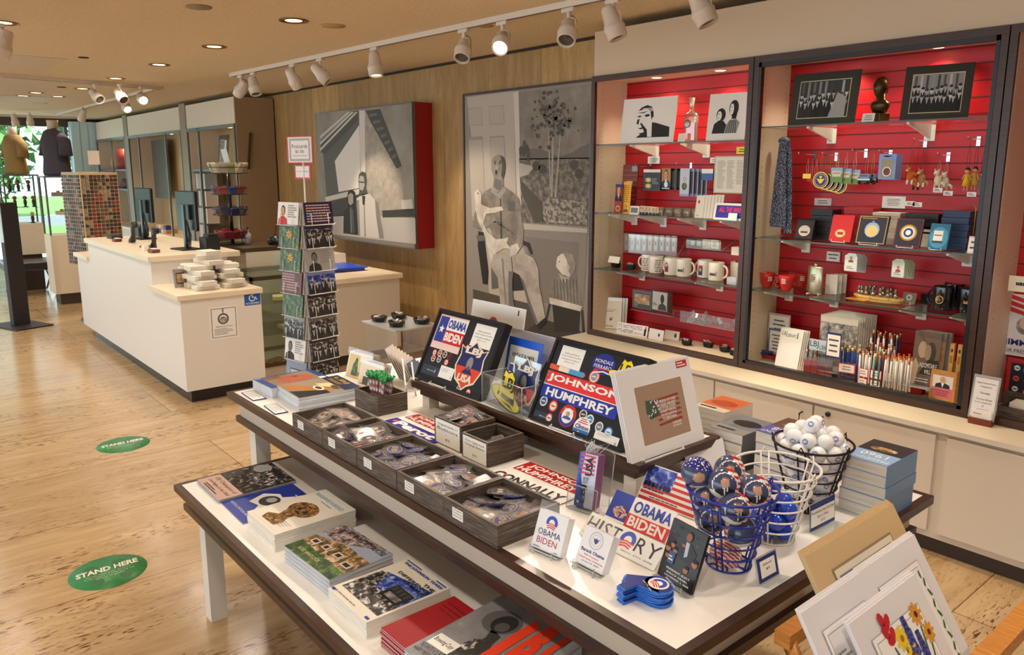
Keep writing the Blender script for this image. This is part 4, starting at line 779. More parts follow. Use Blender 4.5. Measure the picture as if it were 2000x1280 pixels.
for p, lab in (((1336, 676), 'black bowl of trinkets, leftmost of four on the left case floor'), ((1378, 680), 'black bowl of white trinkets, second of four on the case floor'), ((1410, 689), 'black bowl, third of four on the left case floor'), ((1430, 696), 'black bowl by the frame, rightmost of four on the case floor')): bowl(p, ZFL, .033, lab)
# ================================================================== middle case: framed photos, ornaments, medals, pencils
DGR = C('#33352c', 0.4)
def art_frame(seed, lightbg, bright):
  def art(mb, w, h):
    mb.rect(0, 0, w, h, DGR, 0, 1); mb.rect(w*.12, h*.13, w*.88, h*.85, C('#d8cfae', .5), 0, 2); mb.rect(w*.13, h*.145, w*.87, h*.835, G(bright), 0, 3)
    R = random.Random(seed)
    for k in range(8): x = w*(.16 + k*.085); mb.rect(x, h*.45, x + w*.035, h*.82, G(int(R.uniform(60, 200))), 0, 4)
    mb.rect(w*.13, h*.145, w*.87, h*.42, G(22), 0, 4); crowd(mb, w*.13, h*.145, w*.87, h*.72, 11, seed, 14, 190, 5, h*.05)
    if lightbg: mb.poly([(w*.60, h*.145), (w*.84, h*.145), (w*.84, h*.5), (w*.7, h*.6)], G(170), 0, 10)
    else: mb.poly([(w*.3, h*.2), (w*.7, h*.2), (w*.6, h*.28), (w*.36, h*.27)], G(26), 0, 10)
  return art
slab('framed_photograph', 'dark-matted group photo at left of the bronze bust', 'framed photo', stand(1538, 1668, (1553, 146), ZB[0], 3.66, 10, .03), .006, DGR, art_frame(3, True, 60))
slab('framed_photograph', 'dark-matted group photo at right of the bronze bust, tilted', 'framed photo', stand(1756, 1890, (1788, 130), ZB[0], 3.68, 12, .05), .006, DGR, art_frame(8, False, 150))
BRZ = noise_mat('bronze', [(0.3, '#2b2115'), (0.6, '#5b4a2e'), (0.8, '#8a7448')], (1, 1, 1), 30, 4, rough=.32, metal=.8, bump=.3)
def bustfig(M, s, mat, name, label, cat, group=None, base=True):
  """sculpted head, neck and shoulders, s = total height, facing local -y"""
  t = thing(name, label, cat, M, group); mb = MB()
  if base: MB().bbox(-.16*s, .16*s, -.15*s, .15*s, 0, .2*s, mat, .01*s).build('plinth', t)
  z = .2*s if base else 0; q = s - z
  mb.lathe([(0, z), (.20*q, z + .005*q), (.25*q, z + .10*q), (.30*q, z + .20*q), (.29*q, z + .28*q), (.19*q, z + .35*q), (.14*q, z + .42*q), (.14*q, z + .56*q)], mat, 20, sq=.7)
  H = MB(); n = 20; k = 14; vs = []
  for j in range(k + 1):
    a = PI*j/k - PI/2
    for i in range(n):
      b_ = 2*PI*i/n; x = math.cos(a)*math.cos(b_); y = math.cos(a)*math.sin(b_); zz = math.sin(a)
      r_ = .23*q; fy = max(0, -y)
      jaw = 1 - .25*max(0, -zz)*1.0
      px = x*r_*.82*jaw; py = y*r_*(.98 if y > 0 else .9) ; pz = zz*r_*1.32
      if fy > .5:
        if abs(x) < .25 and -.25 < zz < .15: py -= .05*q*(1 - abs(x)/.25)*(1 - abs(zz + .08)/.3)   # nose
        if abs(abs(x) - .32) < .15 and .08 < zz < .3: py += .018*q                                     # eye sockets
        if abs(x) < .3 and -.9 < zz < -.65: py -= .02*q                                                    # chin
      vs.append((px, py - .02*q, z + .70*q + pz))
  fs = [(j*n + i, j*n + (i + 1) % n, (j + 1)*n + (i + 1) % n, (j + 1)*n + i) for j in range(k) for i in range(n)]
  mb.add(vs, fs, mat, True)
  for sg_ in (-1, 1): mb.ball(.045*q, mat, (sg_*.19*q, .0, z + .70*q), 8, 6, (.4, .8, 1.3))
  mb.build('head_and_shoulders', t); return t
q = col_at(1716, 3.70, ZB[0]); hb_ = onY((1716, 150), 3.70).z - ZB[0]
bustfig(at(q.x, q.y, ZB[0], -.35), hb_, BRZ, 'bronze_bust', 'bronze bust of a head and shoulders between two framed photos', 'bust')
pricecard('white price card at the foot of the bronze bust', stand(1682, 1706, (1687, 222), ZB[0], 3.63, 15), 3, seed=9)
# tie
q0 = onY((1530, 275), 3.72); q1 = onY((1537, 456), 3.72)
TIE = noise_mat('tie_weave', [(0.42, '#171a2c'), (0.5, '#39405c'), (0.6, '#9aa0b4')], (3, 3, 1), 110, 2, rough=.7)
M = Matrix.Translation((q0.x, 3.72, q1.z)); hh = q0.z - q1.z; t = thing('necktie', 'dark blue speckled necktie hanging at the left of the middle case', 'necktie', M)
MB().prism([(-.03, 0.0), (.0, -.0), (.03, 0.0), (.012, 0.0)], 0, .001, TIE) if False else None
def strip(mb, prof, y, d, m):
  vs = []; fs = []
  for (x0, x1, z) in prof: vs += [(x0, y - d, z), ((x0 + x1)/2, y - d - .006, z), (x1, y - d, z), ((x0 + x1)/2, y + .004, z)]
  for k in range(len(prof) - 1): fs += [(4*k + i, 4*k + (i + 1) % 4, 4*k + 4 + (i + 1) % 4, 4*k + 4 + i) for i in range(4)]
  fs += [(0, 1, 2, 3), tuple(4*(len(prof) - 1) + i for i in (3, 2, 1, 0))]; return mb.add(vs, fs, m, False)
strip(MB(), [(-.045, .045, .03), (-.05, .048, .05), (-.032, .03, hh*.7), (-.02, .022, hh*.95), (-.018, .02, hh)], 0, .004, TIE).build('front_blade', t)
strip(MB(), [(.02, .07, .0), (.02, .068, .05), (.0, .045, hh*.8), (-.01, .03, hh*.98)], .02, .002, TIE).build('back_blade', t)
MB().ball(.03, TIE, (0, .01, hh + .0), 12, 8, (1.1, .7, .7)).build('knot', t)
# hooks and strung ornaments
for p, lab, L_ in (((1592, 302), 'chrome hook of the round gold ornaments', .16), ((1634, 303), 'chrome hook of the house ornaments', .14), ((1692, 296), 'chrome hook of the truck ornaments', .14), ((1740, 298), 'chrome hook of the blue ornament cards', .12), ((1808, 275), 'tall chrome hook of the animal ornaments', .12), ((1853, 303), 'chrome hook of the lamb ornaments', .12), ((1912, 272), 'tall chrome hook of the doll ornaments', .12)):
  q = onY(p, YB); hook(q.x, q.z, L_, lab)
CORD = C('#e6dccb', .8); GOLD = C('#c9a03c', .3, .8)
def string(mb, x, y, z0, z1, m=None): mb.tube([(x - .004, y, z0), (x - .006, y, (z0 + z1)/2), (x, y + .003, z1), (x + .006, y, (z0 + z1)/2), (x + .004, y, z0)], .0009, m or CORD, 4)
def orn(p, ptop, y, label, fn, group, cordm=None, name='hanging_ornament'):
  q = onY(p, y); top = onY(ptop, y); t = thing(name, label, 'ornament', Matrix.Translation((q.x, y, q.z)), group)
  b_ = MB(); fn(b_); b_.build('figure', t); c_ = MB(); string(c_, 0, 0, .01, max(.02, top.z - q.z), cordm); c_.build('cord', t)
  return t
def facing(mb):   # rotate xy art to face the room (-y)
  mb.v = [Vector((v.x, -v.z, v.y)) for v in mb.v]
for k in range(5):
  def f(mb, k=k):
    mb.cyl(.041, -.001, .002, GOLD, 26); mb.ell(0, 0, .036, .036, C('#1d2f86', .35), .002, 1, 26); mb.ringp(0, 0, .031, .029, GOLD, .002, 2)
    mb.poly([(-.022, .008), (-.004, .004), (0, .012), (.004, .004), (.022, .008), (.012, -.006), (.004, -.016), (-.004, -.016), (-.012, -.006)], GOLD, .002, 2); mb.ell(0, .016, .008, .006, GOLD, .002, 2); facing(mb)
  orn((1603 + k*9, 352 + k*2.5), (1600 + k*6, 298), 3.70 + k*.012, 'round gold-rimmed blue seal ornament, ' + ('frontmost' if k == 0 else 'rearmost' if k == 4 else ORD[k] + ' from the front'), f, 'round seal ornaments', GOLD)
for k in range(3):
  def f(mb, k=k): mb.box(-.025, .025, -.003, .003, -.015, .012, C('#7a8a5a', .4)); mb.box(-.02, .02, -.004, .004, -.008, .0, GOLD)
  orn((1576 + k*8, 345 + k*6), (1590, 310), 3.72 + k*.02, 'small flag ornament left of the round seals, ' + ('upper', 'middle', 'lower')[k], lambda mb, k=k: mb.box(-.022, .022, -.002, .002, -.01, .014, RED if k else GOLD), 'flag ornaments')
for k in range(3):
  def f(mb):
    mb.rect(-.03, -.035, .03, .035, C('#79a04e', .4), 0, 1); mb.box(-.03, .03, -.035, .035, -.002, 0, C('#5a7a3c', .4)); mb.rect(-.03, .005, .03, .035, C('#9cc6e4', .4), 0, 2); mb.rect(-.022, -.008, .022, .02, C('#efe6d4', .4), 0, 3); mb.rect(-.018, .006, .018, .012, C('#c79a7a', .4), 0, 4); facing(mb)
  orn((1634 + k*17, 342 + k*2), (1632 + k*12, 296), 3.70 + k*.015, ('leftmost', 'middle', 'rightmost')[k] + ' of the green house ornaments with white strings', f, 'house ornaments')
for k in range(2):
  def f(mb):
    mb.box(-.03, .03, -.02, .0, -.022, .002, C('#2b2c2a', .4)); mb.box(-.022, .024, -.022, .001, .0, .02, C('#8ca0ca', .35)); mb.box(-.018, .018, -.0235, -.021, .006, .016, C('#3b3d40', .2)); mb.box(-.03, .03, -.024, -.018, -.01, -.002, C('#b9b9b9', .3, .5))
    for sx in (-.02, .02): mb.ball(.008, BLACK, (sx, -.02, -.022), 10, 6)
  orn((1691 + k*12, 348), (1690 + k*6, 300), 3.70 + k*.03, ('front', 'rear')[k] + ' blue truck ornament on tan strings', f, 'truck ornaments', C('#c9a878', .8))
def art_oc(mb, w, h): mb.rect(w*.15, h*.08, w*.85, h*.8, C('#a9a08a', .5), 0, 1); mb.ell(w*.5, h*.3, w*.26, h*.2, C('#7a2c22', .4), 0, 2); mb.ringp(w*.5, h*.3, w*.26, w*.2, PAPER, 0, 3, e=1.1); mb.poly([(w*.2, h*.92), (w*.4, h*.86), (w*.8, h*.9), (w*.45, h*.95)], G(50), 0, 3)
for k in range(4):
  M, w_, h_ = hangf((1714, 350), (1747, 352), (1718, 301), 3.68 + k*.015); slab('ornament_card', 'pale blue ornament card on a hook, ' + ('frontmost' if not k else 'rearmost' if k == 3 else ORD[k] + ' from the front'), 'ornament card', (Matrix.Translation((.008*k, 0, -.001*k)) @ M, w_, h_), .008, C('#8fa6e0', .4), art_oc if not k else None, 'pale blue ornament cards')
FOX = C('#c8641f', .85); LAMB = C('#e2d6c2', .9)
def animal(body, leg, spot):
  def f(mb):
    mb.ball(.02, body, (0, 0, 0), 12, 8, (.8, .7, 1.2)); mb.ball(.012, body, (-.006, -.004, .03), 10, 8)
    mb.tube([(-.012, -.004, .038), (-.016, -.004, .05)], [.005, .001], body); mb.tube([(.002, -.004, .038), (.004, -.004, .05)], [.005, .001], body); mb.tube([(-.008, -.012, .028), (-.012, -.022, .026)], [.005, .002], spot)
    for sx in (-.009, .009): mb.tube([(sx, 0, -.01), (sx*1.2, -.006, -.035)], [.006, .004], leg)
    mb.tube([(.012, 0, -.01), (.026, .004, -.018), (.03, 0, -.03)], [.007, .006, .003], body)
  return f
for k, (p, b_, s_) in enumerate((((1778, 345), FOX, PAPER), ((1800, 350), C('#b8865a', .85), PAPER), ((1790, 356), FOX, BLACK))):
  orn(p, (p[0] - 4, 276), 3.68 + k*.03, ('left fox-coloured', 'right light brown', 'rear dark-muzzled')[k] + ' felt animal ornament on long cords', animal(b_, s_, s_), 'felt animal ornaments', C('#a03c2a', .8))
for k, p in enumerate(((1832, 352), (1846, 356))):
  orn(p, (p[0] - 4, 312), 3.68 + k*.03, ('left', 'right')[k] + ' woolly white lamb ornament with a price tag', animal(LAMB, C('#d0c2ac', .9), C('#d0c2ac', .9)), 'lamb ornaments')
def doll(dress):
  def f(mb):
    mb.lathe([(0, -.035), (.016, -.034), (.012, -.01), (.008, .005), (.011, .014), (.004, .02)], dress, 12); mb.ball(.010, SKIN, (0, 0, .030), 10, 8); mb.ball(.0115, C('#1b1412', .7), (0, .003, .034), 10, 8)
    for sx in (-1, 1): mb.tube([(sx*.01, 0, .012), (sx*.017, -.002, -.008)], .0028, SKIN); mb.tube([(sx*.006, 0, -.034), (sx*.006, 0, -.055)], .003, SKIN)
  return f
for k, (p, c1, lab) in enumerate((((1888, 348), C('#e2b21c', .7), 'doll ornament in a yellow dress, in front'), ((1903, 346), C('#c9a23a', .7), 'doll ornament in a darker yellow dress, behind'), ((1917, 355), C('#8b8d96', .8), 'grey figure ornament by the case frame'))):
  orn(p, (p[0] + 5, 276), 3.68 + k*.025, lab, doll(c1), 'doll ornaments', C('#2b1c14', .8))
for p, lab, ex in (((1822, 374), 'left white tag hanging below the lambs', .16), ((1842, 380), 'right white tag hanging below the lambs', .16), ((1888, 382), 'white tag hanging below the doll in yellow', .18), ((1768, 400), 'left white tag hanging low under the fox ornaments', .16), ((1782, 402), 'right white tag hanging low under the fox ornaments', .16)):
  slab('price_tag', lab, 'price tag', hangf((p[0], p[1] + 2), (p[0] + 18, p[1] + 4), (p[0] + 2, p[1] - 7), 3.67), .001, PAPER, lambda mb, w, h: mb.lines(w*.15, h*.2, w*.85, h*.8, 2, INK, 0, 1), 'hanging price tags')
pricecard('pale price card low on the slatwall above the black boxes', hangf((1590, 401), (1623, 402), (1592, 387), YB - .004), 2, seed=11, body=C('#d7d0cf', .5))
pricecard('white certificate card on the slatwall above the ornament boxes', hangf((1722, 406), (1767, 409), (1725, 383), YB - .004), 5, seed=12)
# ---- second shelf: boxes, medals
def boxst(x0, x1, ytop, y, dep, n, z, mat, name, lab, group, tw=0.0):
  a = col_at(x0, y, z); b_ = col_at(x1, y, z); top = onY((x0, ytop), y).z; h1 = (top - z)/n; w_ = b_.x - a.x
  for k in range(n):
    o = MB().bbox(0, w_, 0, dep, 0, h1 - .0012, mat, .0012).bbox(-.0008, w_ + .0008, -.0008, dep + .0008, h1*.45, h1 - .0008, mat, .001).build(name, mat=Matrix.Translation((a.x + (.003 if k % 2 else 0), y, z + k*h1)) @ Matrix.Rotation(tw*(k % 3 - 1), 4, 'Z'))
    tag(o, lab + ', ' + ordn(n - 1 - k, n) + ' of the stack', 'box', group)
boxst(1580, 1622, 408, 3.75, .09, 5, ZB[1], C('#1c1a20', .45), 'gift_box', 'black gift box at left on the medal shelf', 'black gift boxes')
boxst(1644, 1700, 404, 3.78, .08, 5, ZB[1], C('#b01822', .45), 'gift_box', 'red gift box behind the red medal box', 'red gift boxes')
boxst(1700, 1753, 414, 3.76, .09, 5, ZB[1], C('#d6cdc2', .5), 'gift_box', 'white gift box, middle of the medal shelf', 'white gift boxes')
boxst(1764, 1828, 416, 3.77, .08, 2, ZB[1] + .06, C('#17171b', .45), 'gift_box', 'wide black gift box above the seal medal', 'wide black gift boxes')
boxst(1764, 1826, 440, 3.77, .08, 2, ZB[1], C('#d6cdc2', .5), 'gift_box', 'pale box under the wide black boxes', 'pale lower boxes')
boxst(1833, 1886, 411, 3.74, .09, 6, ZB[1], C('#24385e', .45), 'gift_box', 'blue gift box at right on the medal shelf', 'blue gift boxes')
def easelet(fr, lab, n='small_easel'):
  M, w_, h_ = fr; mb = MB()
  for s_ in (.2, .8): mb.tube([(w_*s_, h_*.5, -.008), (w_*s_, -.004, -.002), (w_*s_, -.006, .014), (w_*s_, .004, .016)], .0016, WIREW, 6)
  mb.tube([(w_*.2, -.006, .013), (w_*.8, -.006, .013)], .0016, WIREW, 6); mb.tube([(w_*.5, h_*.5, -.008), (w_*.5, -.004 , -h_*.45)], .0016, WIREW, 6)
  tag(mb.build(n, mat=M), lab, 'easel')
def medal(x0, x1, top, y, mat, art, lab, t=.012, easel=True, ang=14):
  fr = stand(x0, x1, top, ZB[1] + .007, y, ang); slab('medal_box', lab, 'ornament box', fr, t, mat, art)
  if easel: easelet(fr, 'small white wire easel holding the ' + lab.split(',')[0])
def disc(mb, cx, cy, r_, c1, c2, l=3, e=1.0): mb.ell(cx, cy, r_, r_*e, c1, 0, l, 26); mb.ell(cx, cy, r_*.8, r_*.8*e, c2, 0, l + 1, 26)
medal(1618, 1660, (1625, 419), 3.67, C('#c81b26', .4), lambda mb, w, h: (disc(mb, w*.48, h*.3, w*.26, GOLD, C('#d8c9a8', .4), 2, .8), mb.rect(w*.35, h*.25, w*.62, h*.36, C('#b5261c', .5), 0, 5)), 'red box with an oval gold ornament')
medal(1669, 1727, (1680, 420), 3.64, C('#1a2038', .4), lambda mb, w, h: (mb.rect(w*.03, h*.03, w*.97, h*.97, C('#cdb560', .4), 0, 1), mb.rect(w*.05, h*.05, w*.95, h*.95, C('#171c33', .4), 0, 2), mb.ell(w*.5, h*.5, w*.25, h*.27, C('#8fb0cf', .4), 0, 3, 12), mb.ell(w*.5, h*.46, w*.2, h*.2, C('#dcc07c', .4), 0, 4, 24), mb.lines(w*.12, h*.86, w*.88, h*.93, 1, GOLD, 0, 4), mb.ell(w*.5, h*.78, w*.04, h*.05, C('#4b84c4', .4), 0, 5)), 'navy box with gold border and round ornament')
medal(1743, 1795, (1752, 426), 3.64, C('#6a1824', .4), lambda mb, w, h: (mb.rect(w*.04, h*.04, w*.96, h*.96, C('#191a2e', .4), 0, 1), disc(mb, w*.5, h*.5, w*.32, GOLD, C('#e9e2cf', .4), 2), mb.ell(w*.5, h*.5, w*.18, w*.18, C('#23408f', .4), 0, 5), mb.ell(w*.5, h*.5, w*.1, w*.1, PAPER, 0, 6)), 'dark box with the gold presidential seal medal')
medal(1810, 1848, (1818, 436), 3.64, C('#2c6f94', .3), lambda mb, w, h: (mb.ell(w*.5, h*.45, w*.48, h*.42, C('#4aa0c4', .25), 0, 1), mb.rect(w*.22, h*.3, w*.7, h*.72, PAPER, 0, 3), mb.rect(w*.25, h*.52, w*.66, h*.56, G(90), 0, 4), mb.rect(w*.2, h*.24, w*.74, h*.32, G(60), 0, 4)), 'teal oval paperweight with a white building')
medal(1551, 1585, (1556, 428), 3.66, C('#141416', .4), lambda mb, w, h: (mb.rect(w*.1, h*.1, w*.9, h*.9, C('#2a2a2e', .3), 0, 1), mb.ell(w*.5, h*.42, w*.33, h*.28, C('#c9c4be', .25), 0, 3), mb.rect(w*.3, h*.3, w*.7, h*.4, C('#5b4038', .4), 0, 4)), 'black open box with a glass paperweight', .03, False)
q = col_at(1897, 3.66, ZB[1]); mb = MB(); hh = onY((1897, 402), 3.66).z - ZB[1]
mb.cyl(.022, 0, .004, GOLD, 20); mb.tube([(0, 0, .004), (0, 0, hh - .01), (-.004, 0, hh), (-.014, 0, hh + .002), (-.02, 0, hh - .008), (-.016, 0, hh - .014)], .0016, GOLD)
tag(mb.build('ornament_stand', mat=at(q.x, q.y, ZB[1])), 'slim gold ornament stand at the right end of the medal shelf', 'stand')
pricecard('pink-rimmed price card at the foot of the gold stand', stand(1888, 1908, (1892, 461), ZB[1], 3.62, 8), 2, C('#e8b8b0', .5), seed=14)
# ---- third shelf: red mugs, flask, busts, black mugs
REDM = C('#c4201f', .12, 0, .5); BLKM = C('#0c0e1c', .1, 0, .5)
def bell(r_, h_): return [(0, .001), (r_*.55, .001), (r_*.6, .006), (r_*.8, h_*.35), (r_*.96, h_*.75), (r_, h_), (r_*.94, h_), (r_*.9, h_*.72), (r_*.5, .01), (0, .01)]
def mred(mb):
  for r0 in range(3):
    for i in range(6): mb.rect(-.010 + i*.004, .04 + r0*.009, -.0072 + i*.004, .045 + r0*.009, PAPER, 0, 1)
for p, hd, rz, art, lab in (((1489, 563), 1, .9, mred, 'red mug at the far left of the mug shelf'), ((1527, 569), -1, .1, mred, 'bright red mug with white letters in the middle'), ((1512, 553), 1, .3, None, 'red mug at the back between two others'), ((1545, 560), 1, .4, None, 'red mug behind the bright front mug'), ((1556, 562), 1, .6, mred, 'red mug farthest right, beside the flask')):
  mug(p, ZB[2], .041, .082, REDM, art, lab, 'red mugs', rz, 0, hd, bell(.041, .082))
for p, hd, rz, art, lab in (((1832, 607), -1, .0, 1, 'black mug with a gold seal, left of the front pair'), ((1882, 612), 1, .3, 2, 'black mug with gold lettering by the frame'), ((1853, 600), 1, .2, None, 'black mug behind the gold seal mug'), ((1868, 595), 1, .2, None, 'black mug in the rear row, right'), ((1842, 594), 1, .2, None, 'black mug in the rear row, left')):
  def aseal(mb): mb.ell(0, .05, .017, .019, C('#c9a85c', .3, .3), 0, 1, 24); mb.ringp(0, .05, .014, .012, C('#3b2f1a', .4), 0, 2); mb.ell(0, .05, .007, .009, C('#6b5426', .4), 0, 2)
  def agold(mb):
    for i in range(9): mb.rect(-.018 + i*.004, .042, -.015 + i*.004, .052 if i % 3 else .056, C('#c9a040', .35), 0, 1)
  mug(p, ZB[2], .043, .108, BLKM, aseal if art == 1 else agold if art == 2 else None, lab, 'black mugs', rz, 0, hd)
FL_ = C('#b9ae94', .25, .9); q = onZ((1590, 575), ZB[2]); ht = onY((1590, 520), q.y).z - ZB[2] - .012
t = thing('hip_flask', 'silver hip flask with a round seal on a small stand', 'flask', at(q.x, q.y, ZB[2] + .012, -.15))
MB().lathe([(0, 0), (.043, 0), (.046, .006), (.046, ht - .008), (.04, ht), (.012, ht + .001)], FL_, 28, sq=.35).build('body', t)
MB().lathe([(.009, ht), (.009, ht + .012), (0, ht + .013)], FL_, 14).build('cap', t)
MB().ringp(0, 0, .021, .017, C('#7b7058', .4, .5)).ell(0, 0, .012, .013, C('#857a60', .4, .5)).build('seal', t, mat=Matrix.Translation((q.x, q.y - .0168, ZB[2] + .012 + ht*.55)) @ Matrix.Rotation(PI/2, 4, 'X'))
tag(MB().tube([(-.03, -.02, 0), (-.028, .02, 0), (.028, .02, 0), (.03, -.02, 0)], .003, WIREW).tube([(-.028, .018, .01), (.028, .018, .01)], .003, WIREW).build('flask_stand', mat=at(q.x, q.y, ZB[2] + .003)), 'little clear stand beneath the hip flask', 'stand')
for k in range(4):
  fr = lean((1609 + k*8, 574 - k*1), (1632 + k*8, 576 - k*1), (1611 + k*8, 536 - k*.5), ZB[2], 1); slab('white_box', 'white box standing on edge, ' + ('leftmost' if not k else 'rightmost' if k == 3 else ORD[k] + ' from the left') + ' beside the flask', 'box', (Matrix.Translation((0, .01 + k*.004, 0)) @ fr[0], fr[1], fr[2]), .012 , C('#dcd4ca', .5), None, 'white boxes beside the flask')
q = onZ((1706, 590), ZB[2]); cx, cy = q.x, q.y + .05
t = thing('wooden_boat', 'tan boat-shaped wooden tray carrying small silver busts', 'tray', at(cx, cy, ZB[2], -.06)); TAN = noise_mat('pale_wood', [(.3, '#b98f4a'), (.7, '#d9b36c')], (2, 30, 10), 4, rough=.4)
mb = MB(); out = [(.125*math.cos(a)*(1 if abs(math.cos(a)) < .8 else 1.0), .045*math.sin(a)) for a in [2*PI*k/28 for k in range(28)]]
mb.prism([(x*.9, y*.9) for x, y in out], 0.0, .014, TAN); mb.prism(out, .014, .024, TAN); mb.build('hull', t)
mb = MB()
for s_ in (-.02, .07): mb.tube([(s_, -.042, .024), (s_ + .004, -.048, .008), (s_ - .004, -.05, -.001)], .0016, GOLD)
mb.build('chain', t)
SIL = C('#8f8b83', .28, .9)
bf = bustfig(at(cx, cy, ZB[2] + .024), .045, SIL, 'miniature_bust', 'x', 'bust', 'silver miniature busts', False)
pos = [(-.105, -.008), (-.085, -.02), (-.058, -.025), (-.018, -.031), (.022, -.031), (.060, -.027), (.095, -.012), (-.062, .024), (-.038, .028), (.008, .030), (.052, .026)]
nm = ['far left end', 'front row, second from left', 'front row, third from left', 'front row, fourth from left', 'front row, fourth from the right', 'front row, second from right', 'far right end', 'back row, leftmost', 'back row, second from left', 'back row, third from left', 'back row, rightmost']
for k, (x, y) in enumerate(pos):
  o = bf if k == 0 else copytree(bf); setw(o, at(cx, cy, ZB[2] + .0245, -.06) @ Matrix.Translation((x*.92, y*.8, 0))); o['label'] = 'small silver bust on the boat tray, ' + nm[k]
slab('brass_plate', 'small brass plate lying in front of the boat tray', 'plate', flat((1650, 582), (1688, 588), (1662, 576), ZB[2] + .002), .002, C('#d8b14a', .3, .6))
fr = lean((1760, 591), (1786, 595), (1767, 570), ZB[2], 14); slab('seal_card', 'grey card with a white round seal between boat tray and black mugs', 'card', fr, .004, C('#7c7565', .5), lambda mb, w, h: (mb.ell(w*.5, h*.55, w*.22, w*.22, PAPER, 0, 1), mb.ringp(w*.5, h*.55, w*.18, w*.14, G(100), 0, 2), mb.ell(w*.5, h*.55, w*.1, w*.1, G(110), 0, 2))); easelet(fr, 'tiny clear easel behind the grey seal card')
for k in range(3):
  a = onZ((1792, 592), ZB[2]); o = MB().bbox(0, .062, 0, .06, 0, .014, BLACK, .001).build('black_box', mat=at(a.x, a.y + .03, ZB[2] + k*.0145)); tag(o, 'flat black box left of the black mugs, ' + ordn(2 - k, 3) + ' of three', 'box', 'flat black boxes')
for (a, b_, c_, seed, lab) in (((1648, 529), (1673, 531), (1651, 494), 1, 'white shaped luggage card'), ((1740, 541), (1765, 543), (1742, 505), 2, 'pale green shaped luggage card')):
  for k in range(6):
    M, w_, h_ = hangf(a, b_, c_, 3.70 + k*.016)
    mb = MB(); out = [(0, h_*.05), (w_*.06, 0), (w_*.94, 0), (w_, h_*.05), (w_, h_*.8), (w_*.8, h_), (w_*.3, h_), (0, h_*.85)]; mb.prism(out, -.003, 0, C('#d9dfe0' if seed == 1 else '#c8d6bb', .4))
    if not k: mb.rect(w_*.06, h_*.06, w_*.94, h_*.8, PAPER, 0, 1); bust(mb, w_*.3, h_*(.3 if seed == 2 else .5), w_*.7, h_*(.65 if seed == 2 else .85), SKIN, INK, RED if seed == 2 else C('#7a5a2a', .5), 3); mb.lines(w_*.2, h_*.12, w_*.8, h_*.3, 2, GREY1, 0, 3)
    tag(mb.build('luggage_card', mat=Matrix.Translation((k*.009, 0, 0)) @ M), lab + ' hanging on the slatwall, ' + ('frontmost' if not k else 'rearmost' if k == 5 else ORD[k] + ' from the front'), 'card', lab + 's')
pricecard('red-rimmed price card on the slatwall left of the white luggage cards', hangf((1612, 511), (1641, 513), (1612, 489), YB - .006), 2, RED, seed=15)
# ================================================================== floor of the middle case
fr = lean((1500, 634), (1540, 639), (1501, 611), ZFL + .10, 2); fr2 = stand(1499, 1541, (1501, 610), ZFL + .12, 3.80, 0)
pricecard('upper of two small framed notices at the left of the middle case', fr2, 4, C('#c9b9c4', .4), seed=21)
pricecard('lower of two small framed notices, partly behind the white notepad', stand(1499, 1541, (1501, 640), ZFL + .035, 3.79, 0), 5, C('#5b6f9a', .4), seed=22)
random.seed(12); pq = onZ((1494, 706), ZFL)
for k in range(26):
  row = k // 6; m_ = C(random.choice(['#b01c24', '#b01c24', '#1d1d22', '#8f9096']), .3) if row < 3 else C('#23366e', .3)
  L_ = .13; a = random.uniform(-.12, .12) + (.9 if row == 3 else .15); x = pq.x + random.uniform(-.02, .02); y = pq.y + .02 + (k % 6)*.017; z = ZFL + .006 + row*.011
  d = Vector((math.cos(a), math.sin(a)*.4, .0)).normalized()*L_/2; mb = MB()
  mb.tube([-d, d*.55], .0048, m_, 8); mb.tube([d*.55, d*.9, d], [.0048, .003, .001], C('#c7c7ca', .25, .8), 8); mb.tube([-d*1.05, -d], .0028, C('#c7c7ca', .25, .8), 6)
  tag(mb.build('ballpoint_pen', mat=Matrix.Translation((x, y, z))), ('blue' if row >= 3 else 'red and black') + ' metal pen in the heap at the left of the middle case', 'pen', 'heap of red and blue pens')
def art_note(mb, w, h):
  mb.text('LBJ', w*.10, h*.80, w*.30, h*.92, INK, 0, 2, .0); mb.text('LIBRARY', w*.32, h*.80, w*.72, h*.88, INK, 0, 2); mb.poly([(w*.75, h*.78), (w*.79, h*.78), (w*.79, h*.93), (w*.76, h*.94)], INK, 0, 2)
for k in (3, 2, 1, 0):
  M, w_, h_ = lean((1512, 716), (1556, 726), (1534, 641), ZFL, 12); slab('notepad', 'white notepad with a black wordmark leaning in the case, ' + ('front one' if not k else 'rearmost' if k == 3 else ORD[k] + ' from the front'), 'notepad', (Matrix.Translation((.006*k, .009*k, 0)) @ M, w_, h_), .006, PAPER, art_note if not k else None, 'white notepads')
def art_ph(mb, w, h): mb.rect(0, h*.1, w, h*.88, PH_GR, 0, 1); mb.ell(w*.4, h*.55, w*.22, h*.10, C('#c9b39c', .5), 0, 2); mb.ell(w*.4, h*.63, w*.11, h*.14, C('#b89f88', .5), 0, 3); mb.poly([(w*.3, h*.4), (w*.5, h*.4), (w*.5, h*.52), (w*.3, h*.52)], C('#8a5f48', .5), 0, 2.5); mb.poly([(w*.12, h*.1), (w*.7, h*.1), (w*.6, h*.38), (w*.25, h*.4)], C('#97826c', .5), 0, 3)
M, w_, h_ = stand(1596, 1668, (1597, 613), ZFL + .035, 3.70, 0)
for k in range(9):
  slab('photo_print', 'sleeved photo of a pale-hatted figure, ' + ('frontmost' if not k else 'rearmost' if k == 8 else ORD[k] + ' from the front'), 'photograph', (Matrix.Translation((.005*k, .013*k, .002*k)) @ M, w_, h_), .004, C('#d8d0c8', .35), art_ph if not k else None, 'sleeved photos of a hatted figure')
